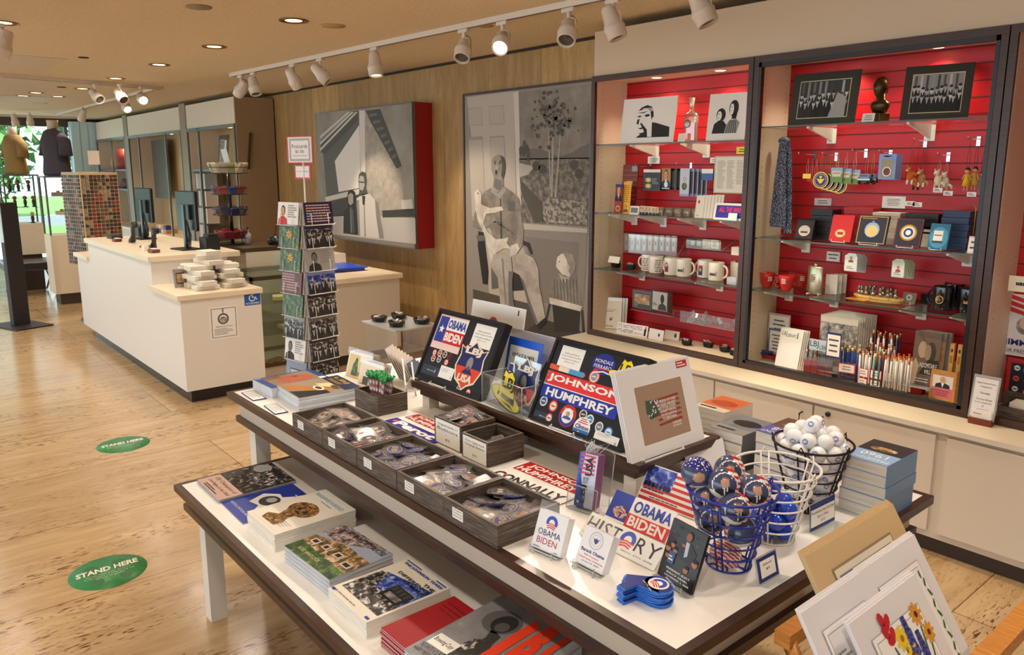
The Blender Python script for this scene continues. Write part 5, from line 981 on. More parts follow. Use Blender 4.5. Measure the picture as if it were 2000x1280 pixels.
Mr = M @ Matrix.Translation((-.015, -.006, .02)); mb = MB(); mb.box(0, w_ + .05, 0, .004, -.16, 0, AEDGE); mb.box(0, w_ + .05, 0, .07, -.001, .001, ACRYL); mb.tube([(0, .07, 0), (w_ + .05, .07, 0)], .0012, AEDGE); mb.box(.01, .013, -.035, 0, -.15, 0, ACRYL); mb.box(w_ + .03, w_ + .033, -.035, 0, -.15, 0, ACRYL)
tag(mb.build('acrylic_rack', mat=Mr), 'clear rack holding the sleeved photos of a hatted figure', 'rack')
pricecard('blue-rimmed price card in front of the sleeved hat photos', stand(1612, 1640, (1614, 648), ZFL + .118, 3.64, 0), 3, NAVY, seed=23)
def art_tag(mb, w, h): mb.rect(0, 0, w, h, C('#b9d2e4', .4), 0, 1); mb.text('LBJ', w*.03, h*.15, w*.34, h*.85, INK, 0, 2, 0); mb.text('LIBRARY', w*.38, h*.12, w*.88, h*.55, C('#3b4a5e', .5), 0, 2); mb.rect(w*.91, h*.1, w*.94, h*.95, INK, 0, 2)
slab('header_sign', 'pale blue strip sign with a dark wordmark above the pens', 'sign', stand(1580, 1634, (1581, 661), ZFL + .138, 3.66, 0), .003, C('#b9d2e4', .4), art_tag)
# pens in red cups
c1 = lean((1568, 730), (1624, 739), (1568, 700), ZFL, 0)
M, w_, h_ = c1; t = thing('pen_cups', 'clear pen holder with four red cups at the front of the middle case', 'pen holder', M)
MB().box(-.004, w_ + .004, 0, .003, -.06, .003, ACRYL).box(-.004, w_ + .004, 0, h_*1.1, .002, .003, ACRYL).build('holder', t)
for k in range(4): MB().prism([(w_*(k + .06)/4, 0.004), (w_*(k + .94)/4, .004), (w_*(k + .98)/4, h_*.95), (w_*(k + .02)/4, h_*.95)], -.055, 0, C('#b3202a', .35)).build('red_cup', t)
for k in range(20):
  x = w_*(.06 + .9*k/19); z = -.012 - .016*(k % 3); M2 = M @ Matrix.Translation((x, h_*.5, z)) @ Matrix.Rotation(random.uniform(-.12, .2), 4, 'Z'); mb = MB()
  mb.tube([(0, 0, 0), (0, .07, 0)], .004, C(random.choice(['#7d9a9a', '#6c8b95', '#9aa6a2']), .25), 8); mb.tube([(0, .07, 0), (0, .088, 0)], .0035, C('#cfd2d2', .2, .7), 8); mb.tube([(.004, .06, 0), (.006, .09, 0)], .0012, C('#cfd2d2', .2, .7), 5)
  tag(mb.build('ballpoint_pen', mat=M2), 'grey-green clear pen standing in the red cups', 'pen', 'grey-green pens in the red cups')
# pencil boxes
def pencils(x0, x1, ytop, ybase, y, n, cols, tipc, lab, grp, seed, dz=0.02):
  R = random.Random(seed); a = col_at(x0, y, ZFL); b_ = col_at(x1, y, ZFL); zt = onY((x0, ytop), y).z; zb = ZFL + .02
  for k in range(n):
    f = (k + .5)/n; x = a.x + (b_.x - a.x)*f; yy = y + .014*(k % 3); top = zt + R.uniform(-.006, .004) + .010*(k % 3); mb = MB(); tilt = R.uniform(-.03, .03)
    m_ = C(cols[k % len(cols)], .35); sx = tilt*(top - zb)
    mb.tube([(0, 0, zb - ZFL), (sx, 0, top - ZFL - .018)], .0048, m_, 6); mb.tube([(sx, 0, top - ZFL - .018), (sx, 0, top - ZFL - .010)], .005, C('#d8a838', .3, .6), 8); mb.tube([(sx, 0, top - ZFL - .010), (sx, 0, top - ZFL)], .0048, C(tipc[k % len(tipc)], .7), 8)
    tag(mb.build('pencil', mat=Matrix.Translation((x, yy, ZFL))), lab + ', ' + (ORD + ['thirteenth', 'fourteenth'])[k].replace('topmost', 'first') + ' from left', 'pencil', grp)
pencils(1690, 1748, 648, 0, 3.74, 12, ['#e8e2da', '#27306e', '#1d1d22'], ['#d5552a', '#e8e2da', '#1d1d22'], 'tall rear-row pencil with an eraser', 'pencils in the tall rear row', 1)
pencils(1688, 1742, 670, 0, 3.715, 11, ['#3c2a6e', '#efe9e2', '#2f3f8e'], ['#d5552a', '#efe9e2'], 'purple or white pencil in the second row', 'pencils in the second row', 2)
pencils(1638, 1672, 676, 0, 3.68, 10, ['#2343a0', '#2343a0', '#e8e4dc'], ['#efe9e2', '#e2c23a'], 'blue star pencil in the leftmost box', 'blue star pencils', 3)
pencils(1675, 1700, 684, 0, 3.67, 8, ['#efe9e2', '#efe9e2'], ['#1d1d22', '#cf4a2a'], 'white pencil in the second box', 'white pencils in the second box', 4)
pencils(1702, 1722, 690, 0, 3.67, 6, ['#2f7a6e', '#8a1f2a', '#3a4a9a'], ['#efe9e2', '#d8a838'], 'green or red pencil in the narrow middle box', 'pencils in the narrow middle box', 5)
pencils(1722, 1774, 694, 0, 3.655, 14, ['#efe9e2', '#e6dfd8', '#dfe4ea'], ['#d5552a', '#d5552a'], 'white orange-tipped pencil in the wide right box', 'white pencils in the wide right box', 6)
for (bl, br_, tl, lab, sd) in (((1634, 745), (1669, 751), (1636, 707), 'clear pencil box with a wide red-rimmed label, leftmost', 31), ((1673, 752), (1694, 757), (1674, 716), 'clear pencil box with two stacked labels, second from left', 32), ((1697, 757), (1720, 762), (1698, 720), 'clear pencil box with two stacked labels, third from left', 33), ((1722, 762), (1758, 768), (1724, 726), 'clear pencil box with a wide red-rimmed label, rightmost', 34)):
  M, w_, h_ = lean(bl, br_, tl, ZFL, 0); t = thing('pencil_box', lab, 'pencil box', M)
  MB().box(0, w_, 0, h_, -.001, .001, ACRYL).box(0, .001, 0, h_, -.07, 0, ACRYL).box(w_ - .001, w_, 0, h_, -.07, 0, ACRYL).box(0, w_, 0, .002, -.07, 0, AEDGE).build('box', t)
  mb = MB(); mb.box(.001, w_ - .001, h_*.5, h_*.98, .001, .002, RED, RED); mb.rect(w_*.08, h_*.54, w_*.92, h_*.94, PAPER, .002, 1); mb.lines(w_*.15, h_*.62, w_*.85, h_*.88, 2, INK, .002, 2, sd, .3, True)
  if sd in (32, 33): mb.box(.004, w_ - .004, h_*.02, h_*.46, .001, .002, RED, RED); mb.rect(w_*.12, h_*.07, w_*.88, h_*.42, PAPER, .002, 1); mb.lines(w_*.2, h_*.12, w_*.8, h_*.36, 2, INK, .002, 2, sd, .3, True)
  mb.build('label', t)
def art_book(mb, w, h):
  mb.rect(0, 0, w, h, C('#6f5c50', .4), 0, 1); mb.ell(w*.35, h*.66, w*.17, h*.16, C('#b59a83', .5), 0, 2); mb.ell(w*.66, h*.62, w*.2, h*.2, C('#3f332c', .5), 0, 2); mb.ell(w*.56, h*.62, w*.12, h*.15, C('#a1866f', .5), 0, 3); mb.poly([(w*.3, h*.2), (w, h*.2), (w, h*.5), (w*.6, h*.48)], C('#2e2622', .5), 0, 3)
  mb.poly([(0, 0), (w*.18, 0), (w*.28, h*.35), (w*.12, h*.5), (0, h*.3)], C('#c2aa94', .5), 0, 3); mb.text('INDOMITABLE', w*.3, h*.33, w*.95, h*.42, PAPER, 0, 5); mb.text('WILL', w*.5, h*.22, w*.75, h*.30, PAPER, 0, 5); mb.lines(w*.2, h*.04, w*.9, h*.14, 2, PAPER, 0, 5, 3, .3)
for k in range(3):
  M, w_, h_ = stand(1776, 1827, (1783, 645), ZFL + .05, 3.72, 4); slab('paperback_book', 'brown book titled INDOMITABLE WILL on the right of the case, ' + ('front one', 'middle one', 'rearmost')[k], 'book', (Matrix.Translation((.012*k, .024*k, .002)) @ M, w_, h_), .022, C('#9a948c', .4), art_book if not k else None, 'brown portrait books')
tag(MB().box(-.01, w_ + .01, -.005, 0, -.09, .012, AEDGE).box(.02, .024, -.05, -.005, -.08, 0, ACRYL).build('acrylic_shelf', mat=M @ Matrix.Translation((-.02, 0, .05))), 'clear ledge under the brown books', 'shelf')
M, w_, h_ = lean((1765, 766), (1799, 773), (1768, 735), ZFL, 0); t = thing('red_box', 'small red box of blue-tipped clear pens', 'pen holder', M)
MB().box(0, w_, 0, h_, -.05, -.047, REDP).box(0, w_, 0, h_, -.003, 0, REDP).box(0, .003, 0, h_, -.047, -.003, REDP).box(w_ - .003, w_, 0, h_, -.047, -.003, REDP).box(0, w_, 0, .003, -.047, -.003, REDP).build('box', t)
MB().rect(w_*.2, h_*.5, w_*.65, h_*.85, PAPER).lines(w_*.25, h_*.55, w_*.6, h_*.8, 2, INK).build('label', t)
for k in range(14):
  mb = MB(); a = random.uniform(-.25, .25); b_ = random.uniform(-.2, .1); e = Vector((a*.09, .09, b_*.09)); mb.tube([(0, .004, 0), e*.8], .0032, C('#d9dde6', .2), 8); mb.tube([e*.8, e], .0036, C('#2a4fb0', .3) if k % 2 else C('#d4d7da', .2, .5), 8)
  tag(mb.build('ballpoint_pen', mat=M @ Matrix.Translation((w_*(.12 + .76*k/13), .0, -.012 - .013*(k % 3)))), 'clear pen with blue or silver end in the small red box', 'pen', 'pens in the small red box')
# kraft cardboard display with boxed pencils
KR = noise_mat('kraft_card', [(.3, '#b9843f'), (.7, '#cf9c55')], (4, 4, 4), 20, 3, rough=.65)
M, w_, h_ = lean((1813, 777), (1862, 788), (1818, 719), ZFL, 2); t = thing('cardboard_display', 'brown cardboard counter display with a portrait label, right end of the middle case', 'display box', M)
mb = MB(); mb.box(0, w_, 0, h_, -.003, 0, KR); mb.box(0, w_, 0, h_*1.25, -.09, -.087, KR); mb.box(0, w_, 0, .003, -.087, -.003, KR)
for x in (0, w_ - .003): mb.add([(x, 0, -.003), (x + .003, 0, -.003), (x + .003, h_, -.003), (x, h_, -.003), (x, 0, -.087), (x + .003, 0, -.087), (x + .003, h_*1.25, -.087), (x, h_*1.25, -.087)], [(0, 1, 2, 3), (0, 3, 7, 4), (1, 5, 6, 2), (3, 2, 6, 7), (4, 7, 6, 5)], KR)
mb.build('box', t)
mb = MB(); o8 = lambda x0, y0, x1, y1, c_: [(x0 + c_, y0), (x1 - c_, y0), (x1, y0 + c_), (x1, y1 - c_), (x1 - c_, y1), (x0 + c_, y1), (x0, y1 - c_), (x0, y0 + c_)]
mb.poly(o8(w_*.08, h_*.08, w_*.92, h_*.85, .008), C('#d2707a', .5), 0, 1); mb.rect(w_*.1, h_*.42, w_*.9, h_*.82, C('#e6ddd0', .5), 0, 2); bust(mb, w_*.2, h_*.42, w_*.8, h_*.84, C('#cfa67f', .5), C('#d8d0c6', .5), C('#22252c', .5), 3, WHITE); mb.lines(w_*.2, h_*.14, w_*.8, h_*.36, 3, C('#8a2f5a', .5), 0, 3, 2, .4, True); mb.build('label', t)
for k, (x, c_, lab) in enumerate(((.12, '#c9552a', 'left upright kraft box with an orange figure'), (.50, '#2a3140', 'middle upright kraft box with a tiny dark figure'), (.78, '#1c2233', 'right upright kraft box with a dark head'))):
  mb = MB(); q = .018; mb.box(0, q, 0, h_*1.85, -q, 0, C('#cf9c55', .6)); mb.ell(q*.5, h_*1.62, q*.28, q*.5, C(c_, .5), 0, 1); mb.rect(q*.2, h_*1.2, q*.8, h_*1.45, C('#a9682f', .5), 0, 1); tag(mb.build('pencil_carton', mat=M @ Matrix.Translation((w_*x, .004, -.03 - .004*k))), lab, 'carton', 'upright kraft cartons')
# ------------------------------------------------------------------ right case: posters and trays
M, w_, h_ = hangf((1951, 690), (2040, 712), (1962, 572), 3.86)
def art_j(mb, w, h):
  mb.rect(w*.02, h*.02, w*.98, h*.98, C('#e9e4e2', .5), 0, 1)
  for k in range(3): mb.poly([(w*.1, h*(.72 + k*.1)), (w*.5, h*(.66 + k*.1)), (w*.9, h*(.74 + k*.1)), (w*.9, h*(.79 + k*.1)), (w*.5, h*(.72 + k*.1)), (w*.14, h*(.79 + k*.1))], RED, 0, 2)
  mb.ell(w*.5, h*.5, w*.2, h*.14, PH_GR, 0, 3); mb.ell(w*.48, h*.55, w*.1, h*.1, C('#cfb8a8', .5), 0, 4); mb.text('JIMMY', w*.08, h*.14, w*.75, h*.27, C('#2a3286', .5), 0, 4, .03); mb.text('FOR PRESIDENT', w*.06, h*.05, w*.92, h*.11, INK, 0, 4)
slab('campaign_poster', 'white campaign poster with red stripes and blue letters, right photo edge', 'poster', (M, w_, h_), .006, PAPER, art_j)
M, w_, h_ = hangf((1958, 790), (2060, 812), (1968, 699), 3.80)
def art_k(mb, w, h):
  mb.rect(w*.08, h*.08, w*.92, h*.92, C('#1f2431', .4), 0, 1)
  for k, (x, y, r_, c_) in enumerate(((.2, .82, .06, '#e9e4e2'), (.4, .8, .09, '#2f6fc0'), (.2, .6, .06, '#d8574a'), (.42, .58, .07, '#d8402f'), (.2, .38, .06, '#e9e4e2'), (.42, .34, .07, '#b84a44'), (.65, .8, .07, '#e9e4e2'), (.65, .55, .07, '#2f4fa0'))): mb.ell(x*w, y*h, r_*w, r_*w, C(c_, .4), 0, 2); mb.rect((x - r_*.6)*w, y*h - .003, (x + r_*.6)*w, y*h + .002, PAPER if k % 2 else INK, 0, 3)
slab('button_board', 'red-rimmed dark board of campaign buttons in the right case', 'button board', (M, w_, h_), .012, C('#b5202a', .4), art_k)
WOODD = noise_mat('weathered_wood', [(.3, '#2f2722'), (.5, '#54483f'), (.7, '#7d7064')], (3, 3, 60), 4, 5, rough=.6, bump=.4)
pricecard('pale corner of a card holder high on the photo right edge', hangf((1968, 568), (2030, 580), (1973, 538), 3.70), 1, seed=41, body=C('#efe2c6', .5))
def openbox(M, w_, d_, h_, mat, name, lab, cat, art=None, t_=.008, group=None, floor=.006):
  """open box, local x width, y depth (away), z up"""
  t = thing(name, lab, cat, M, group); mb = MB()
  mb.box(0, w_, 0, t_, 0, h_, mat); mb.box(0, w_, d_ - t_, d_, 0, h_, mat); mb.box(0, t_, t_, d_ - t_, 0, h_, mat); mb.box(w_ - t_, w_, t_, d_ - t_, 0, h_, mat); mb.box(t_, w_ - t_, t_, d_ - t_, .001, floor, C('#2b2522', .7)); mb.build('box', t)
  if art: a = MB(); art(a); a.v = [Vector((v.x, -v.z - .0006, v.y)) for v in a.v]; a.build('label', t)
  return t
q = onZ((1960, 808), ZFL); openbox(at(q.x, 3.63, ZFL), .16, .15, .055, WOODD, 'wooden_tray', 'grey wooden tray in the right case, lower and nearer one', 'tray'); openbox(at(q.x - .03, 3.70, ZFL + .0), .1, .16, .075, WOODD, 'wooden_tray', 'taller grey wooden box behind the tray in the right case', 'tray') if False else None
openbox(at(q.x - .03, 3.785, ZFL), .12, .085, .085, WOODD, 'wooden_box', 'taller grey wooden box behind the tray in the right case', 'box')
for k in range(5): slab('note_card', 'cream card filed in the grey wooden tray of the right case', 'card', (Matrix.Translation((q.x + .03, 3.66 + k*.018, ZFL + .01)) @ Matrix.Rotation(PI/2 - .25, 4, 'X'), .11, .06), .002, CREAM, None, 'cards in the wooden tray')
# acrylic sign and card holder on the worktop
def art_sign(mb, w, h):
  mb.rect(w*.07, h*.05, w*.93, h*.93, C('#e8e6e8', .5), 0, 1)
  for e in ((.1, .1, .9, .104), (.1, .886, .9, .89), (.1, .1, .104, .89), (.896, .1, .9, .89)): mb.rect(w*e[0], h*e[1], w*e[2], h*e[3], GREY1, 0, 2)
  for k, (s_, a, b_) in enumerate((('Original Presidential Election', .14, .86), ('Campaign Buttons', .28, .72), ('Priced as marked', .32, .68), ('Check out our online store', .2, .8), ('for all our campaign buttons', .18, .82), ('at', .47, .53), ('www.lbjstore.com', .28, .72))):
    y = (.80, .72, .58, .44, .36, .29, .20)[k]; mb.text(s_, w*a, h*y, w*b_, h*(y + .045), INK, 0, 3)
fr = stand(1889, 1941, (1905, 730), ZWT + .02, 3.545, 10); slab('acrylic_sign', 'clear acrylic sign with a typed notice on the worktop, right edge', 'sign', fr, .004, AEDGE, art_sign)
REDW = noise_mat('reddish_wood', [(.3, '#5e2114'), (.7, '#8a3a24')], (2, 30, 30), 5, rough=.35)
M, w_, h_ = lean((1890, 826), (1935, 836), (1892, 813), ZWT, 0); t = thing('card_holder', 'reddish wooden holder with white business cards on the worktop', 'card holder', M)
MB().box(0, w_, 0, h_*.9, -.035, 0, REDW).build('base', t); MB().box(.006, w_ - .006, h_*.4, h_*2.1, -.018, -.012, PAPER).lines(w_*.15, h_*1.4, w_*.7, h_*1.7, 1, GREY1, -.012).build('business_cards', t)
# ================================================================== tiered display tables
def tier(x0, x1, y0, y1, zt, lab, gap, legs, foot=False, zb=0.0):
  t = thing('display_table', lab, 'table', at(x0, y0, 0)); W = x1 - x0; D = y1 - y0; e = .022; th = .024
  mb = MB(); mb.box(0, W, 0, e, zt - th, zt, BROWN); mb.box(0, W, D - e, D, zt - th, zt, BROWN); mb.box(0, e, e, D - e, zt - th, zt, BROWN); mb.box(W - e, W, e, D - e, zt - th, zt, BROWN); mb.build('edge_band', t)
  MB().box(e, W - e, e, D - e, zt - th, zt, TOPW).build('tabletop', t)
  g = .05 if not foot else .012
  if gap: MB().box(.045, W - .045, .035, D - .035, zt - th - gap, zt - th, C('#cdbfae', .5) if not foot else BROWN).build('riser', t)
  MB().box(.03, W - .03, .02, D - .02, zt - th - gap - .024, zt - th - gap, BROWN).build('lower_band', t)
  zl = zt - th - gap - .024
  for (x, y, s_) in legs: MB().box(x, x + s_, y, y + s_, zb, zl, C('#e6e2da', .4)).build('leg', t)
  return t
MX0, MX1, MY0, MY1 = -3.10, -0.795, 1.075, 2.215
tier(-2.86, -1.06, .775, 1.95, .505, 'long low display table in front holding stacks of books', .045, [(.095, .05, .06), (1.64, .05, .06), (.095, 1.06, .06), (1.64, 1.06, .06)])
tier(MX0, MX1, MY0, MY1, .75, 'large display table with button trays and wire baskets', .074, [(.09, .05, .06), (2.155, .05, .06), (.09, 1.03, .06), (2.155, 1.03, .06)])
ZT = .852
tier(-2.445, -1.305, 1.552, 1.925, ZT, 'narrow raised shelf on the big table holding framed boards', .004, [(.03, .03, .045), (1.06, .03, .045), (.03, .30, .045), (1.06, .30, .045), (.55, .03, .045)], True, .75)
PAGE = noise_mat('page_edges', [(.35, '#dcd6cc'), (.65, '#f2eee6')], (1, 1, 60), 9, 2, rough=.7)
PAGEG = noise_mat('magazine_edges', [(.35, '#a9adb6'), (.65, '#e4e6ea')], (1, 1, 60), 9, 2, rough=.6)
def stack(name, lab, cat, fr, z0, n, h, cover, art, edge=None, grp=None, spine=None, jit=.0, smat=None):
  M, w_, h_ = fr; t = h/n; R = random.Random(len(lab))
  for k in range(n):
    M2 = M.copy(); M2.translation.z = z0 + (k + 1)*t - .0003*0; top = k == n - 1
    if not top: M2 = Matrix.Translation((R.uniform(-jit, jit), R.uniform(-jit, jit), 0)) @ M2
    mb = MB(); c_ = min(.0012, t*.2); mb.box(0, w_, 0, h_, -t, -t + c_, cover); mb.box(.001, w_ - .001, .001, h_ - .001, -t + c_, -c_, edge or PAGE); mb.box(0, w_, 0, h_, -c_, 0, cover)
    if spine == 'x1': mb.box(w_ - .001, w_ + .0005, 0, h_, -t, 0, smat or cover)
    if spine == 'x0': mb.box(-.0005, .001, 0, h_, -t, 0, smat or cover)
    if spine == 'y0': mb.box(0, w_, -.0005, .001, -t, 0, smat or cover)
    if spine == 'y1': mb.box(0, w_, h_ - .001, h_ + .0005, -t, 0, smat or cover)
    if top and art: art(mb, w_, h_)
    tag(mb.build(name, mat=M2), lab + ', ' + (ordn(n - 1 - k, n) + ' of its stack' if n > 1 else 'a single copy'), cat, (lab) if n > 1 else None)
def hgt(p, ptop, z0): a = onZ(p, z0); return onY(ptop, a.y).z - z0
# ---- lower tier books
ZL = .505
def a1(mb, w, h):
  mb.rect(0, 0, w, h*.3, C('#c9a898', .4), 0, 1); mb.rect(0, h*.3, w, h, PH_DK, 0, 1); mb.ell(w*.2, h*.82, w*.18, h*.12, G(170), 0, 2); mb.rect(w*.35, h*.55, w*.95, h*.85, PH_BW, 0, 3); mb.ringp(w*.65, h*.7, .001, .0005, G(200), 0, 4)
  mb.text('LBJ Champion of', w*.1, h*.19, w*.92, h*.26, C('#6b2a22', .5), 0, 3); mb.text('Civil Rights & the 1964', w*.1, h*.10, w*.92, h*.16, C('#5a3028', .5), 0, 3); mb.lines(w*.2, h*.02, w*.8, h*.08, 2, INK, 0, 3)
stack('paperback_book', 'grey and pink civil rights book', 'book', flat((385, 937.6), (427.6, 978), (526, 900.5), ZL + .012), ZL, 2, .012, C('#8f8a88', .35), a1, PAGEG)
def a2(mb, w, h):
  pts = [(.1, .55), (.3, .72), (.45, .70), (.6, .9), (.85, .92), (.95, .7), (.85, .45), (.95, .25), (.7, .2), (.5, .35), (.25, .3)]
  mb.poly([(x*w, y*h) for x, y in pts], PAPER, 0, 1); mb.ell(w*.45, h*.52, w*.2, h*.14, G(60), 0, 2); mb.ell(w*.45, h*.55, w*.1, h*.07, G(180), 0, 3); mb.ell(w*.78, h*.52, w*.12, h*.1, G(90), 0, 2); mb.tube([], 0, INK) if False else None
  mb.text('POLITICAL CARTOONS AND MORE', w*.06, h*.10, w*.94, h*.14, PAPER, 0, 3)
  for k in range(4): mb.poly([(w*(.55 + k*.08), h*.80), (w*(.58 + k*.08), h*.80), (w*(.62 + k*.07), h*.95), (w*(.60 + k*.07), h*.95)], PAPER, 0, 3)
  mb.rect(w*.5, h*.86, w*.9, h*.875, PAPER, 0, 3)
stack('brochure', 'royal blue brochure partly under the bronze-bust books', 'brochure', flat((432, 981.5), (475, 1023), (571, 944.5), ZL + .004), ZL, 1, .004, C('#1f3ba2', .35), a2)
BRZC = noise_mat('printed_bronze_head', [(.35, '#2a1a08'), (.5, '#7a5420'), (.6, '#c08a3a'), (.7, '#e6c070')], (1, 1, 1), 70, 4, rough=.35)
def a3(mb, w, h):
  for e in ((.04, .04, .96, .043), (.04, .957, .96, .96), (.04, .04, .044, .96), (.956, .04, .96, .96)): mb.rect(w*e[0], h*e[1], w*e[2], h*e[3], C('#d8d0be', .5), 0, 1)
  mb.ell(w*.5, h*.52, w*.30, h*.17, BRZC, 0, 3, 24); mb.poly([(w*.3, h*.42), (w*.62, h*.42), (w*.6, h*.3), (w*.7, h*.2), (w*.68, h*.09), (w*.3, h*.08), (w*.22, h*.18), (w*.38, h*.26)], BRZC, 0, 2)
  mb.ell(w*.44, h*.5, w*.05, h*.03, C('#2a1a08', .5), 0, 4); mb.ell(w*.62, h*.5, w*.05, h*.03, C('#2a1a08', .5), 0, 4); mb.ell(w*.54, h*.43, w*.08, h*.012, C('#2a1a08', .5), 0, 4)
  mb.text('BIOGRAPHIES IN BRONZE', w*.08, h*.83, w*.92, h*.89, C('#79b4cc', .5), 0, 3); mb.lines(w*.4, h*.77, w*.9, h*.80, 1, C('#79b4cc', .5), 0, 3); mb.lines(w*.62, h*.12, w*.92, h*.24, 4, GREY1, 0, 3, 2, .3)
stack('paperback_book', 'cream book with a bronze head on its cover', 'book', flat((482.5, 999.5), (536, 1045.5), (632.5, 953.5), ZL + .058), ZL, 7, .058, C('#f1ece0', .4), a3, PAGE, jit=.002)
def a4(mb, w, h):
  mb.rect(0, 0, w, h, C('#a9b7cf', .35), 0, 1); mb.rect(0, 0, w, h*.28, PH_GN, 0, 2); mb.poly([(0, h*.28), (w, h*.22), (w, h*.62), (w*.5, h*.66), (0, h*.5)], PH_CO, 0, 3); mb.poly([(0, h*.62), (w*.35, h*.6), (w*.8, h*.9), (w, h), (0, h)], noise_mat('printed_oak', [(.4, '#4a3d33'), (.5, '#9c8a86'), (.62, '#d6c8cc'), (.7, '#c9d3e6')], (1, 1, 1), 45, 5, rough=.35), 0, 2.5)
  for x, y, q in ((.08, .34, .14), (.3, .36, .12), (.55, .36, .14), (.78, .3, .16)): mb.rect(w*x, h*y, w*(x + q), h*(y + .12), C('#d9cdb6', .5), 0, 4); mb.rect(w*(x + .03), h*(y + .02), w*(x + q - .03), h*(y + .09), C('#2f2a2c', .5), 0, 5)
  for x in (.2, .45, .7): mb.rect(w*x, h*.28, w*(x + .012), h*.5, C('#e8e0cf', .5), 0, 6)
  mb.text('TEXAS WHITE HOUSE', w*.04, h*.84, w*.97, h*.94, C('#2a2c3c', .5), 0, 7); mb.text('ROSS WHITLOCK'[:0] or 'ROSS WHITLOCK', w*.15, h*.10, w*.6, h*.16, C('#e6d9a0', .5), 0, 7)
stack('paperback_book', 'glossy ranch house book titled TEXAS WHITE HOUSE', 'book', flat((555.3, 1066.3), (643, 1133), (674, 1023.5), ZL + .052), ZL, 4, .052, C('#a9aeb8', .3), a4, PAGEG)
def a5(mb, w, h):
  mb.poly([(w*.14, h*.14), (w*.96, h*.14), (w*.96, h*.8), (w*.14, h*.66)], PH_BL, 0, 1); mb.rect(w*.06, h*.14, w*.96, h*.40, PH_BW, 0, 2); mb.poly([(w*.35, h*.4), (w*.06, h*.14), (w*.06, h*.62), (w*.2, h*.64)], PH_BW, 0, 3)
  mb.rect(w*.52, h*.36, w*.92, h*.60, G(34), 0, 4); mb.rect(w*.58, h*.39, w*.86, h*.47, PH_GR, 0, 5)
  for k in range(4): mb.rect(w*(.55 + k*.09), h*.5, w*(.60 + k*.09), h*.58, G(70), 0, 5)
  mb.text('THE JOHNSON YEARS:', w*.06, h*.88, w*.96, h*.93, C('#2238a0', .4), 0, 6, .03, .2); mb.rect(w*.04, h*.95, w*.4, h*.965, C('#2238a0', .4), 0, 6); mb.rect(w*.75, h*.95, w*.97, h*.965, C('#2238a0', .4), 0, 6)
  for k, s_ in enumerate(('THE', 'DIFFERENCE', 'HE MADE')): mb.text(s_, w*(.96 - (.24, .72, .5)[k]), h*(.79 - k*.062), w*.96, h*(.835 - k*.062), INK, 0, 7, .02)
  mb.lines(w*.04, h*.04, w*.9, h*.07, 1, GREY1, 0, 3); mb.rect(w*.02, h*.03, w*.1, h*.06, C('#2238a0', .4), 0, 4); mb.rect(w*.88, h*.03, w*.96, h*.06, C('#2238a0', .4), 0, 4)
stack('paperback_book', 'cream and blue book with a crowd picture', 'book', flat((640.3, 1149), (715, 1217), (796.5, 1088.5), ZL + .044), ZL, 2, .044, C('#ece6d6', .4), a5, PAGE)
def a6(mb, w, h):
  for k, s_ in enumerate(('The Enduring Legacy of', 'Lyndon Johnson and', 'The Ship of State')): mb.text(s_, w*.1, h*(.84 - k*.07), w*.92, h*(.87 - k*.07), C('#3c1013', .5), 0, 2)
stack('booklet', 'plain red booklet with small dark print', 'booklet', flat((744, 1226.5), (818, 1290), (883.5, 1162), ZL + .05), ZL, 9, .05, C('#a5161f', .5), a6, PAGE, jit=.003)
def a7(mb, w, h):
  mb.rect(0, 0, w, h, C('#8b8c90', .3), 0, 1); cl = noise_mat('printed_clouds', [(.4, '#85868a'), (.6, '#9a9b9e'), (.75, '#dadbdc')], (1, 1, 1), 9, 5, rough=.3); mb.rect(w*.02, h*.02, w*.98, h*.98, cl, 0, 1.5)
  mb.ell(w*.34, h*.70, w*.2, h*.15, G(98), 0, 3, 28); mb.ell(w*.38, h*.69, w*.12, h*.115, G(42), 0, 4, 28); mb.ell(w*.40, h*.65, w*.07, h*.06, G(88), 0, 5)
  mb.poly([(w*.34, h*.60), (w*.5, h*.56), (w*.52, h*.46), (w*.62, h*.3), (w*.5, h*.1), (w*.3, h*.1), (w*.36, h*.34), (w*.40, h*.48)], G(58), 0, 3); mb.poly([(w*.34, h*.42), (w*.42, h*.46), (w*.44, h*.34), (w*.34, h*.2), (w*.28, h*.16)], PH_BW, 0, 4)
  OR = C('#ff4a2c', .35)
  mb.poly([(w*.55, h*.88), (w*.66, h*.84), (w*.66, h*.38), (w*.78, h*.36), (w*.78, h*.28), (w*.55, h*.32)], OR, 0, 6)
  mb.text('B', w*.70, h*.44, w*.88, h*.92, OR, 0, 6, .06); mb.text('J', w*.88, h*.46, w*.99, h*.96, OR, 0, 6, .06)
  mb.text('THE WHITE HOUSE YEARS', w*.04, h*.1, w*.40, h*.15, INK, 0, 6); mb.text('HARRY MIDDLETON', w*.04, h*.05, w*.34, h*.09, INK, 0, 6)
  mb.rect(w*.06, h*.16, w*.34, h*.30, PAPER, 0, 6); mb.text('Browsing Copy', w*.08, h*.20, w*.32, h*.26, INK, 0, 7, .01)
stack('hardcover_book', 'large grey hardcover with huge orange letters', 'book', flat((789, 1268.5), (939, 1372), (1002, 1166.5), ZL + .06), ZL, 2, .06, C('#8f9196', .3), a7, PAGEG)
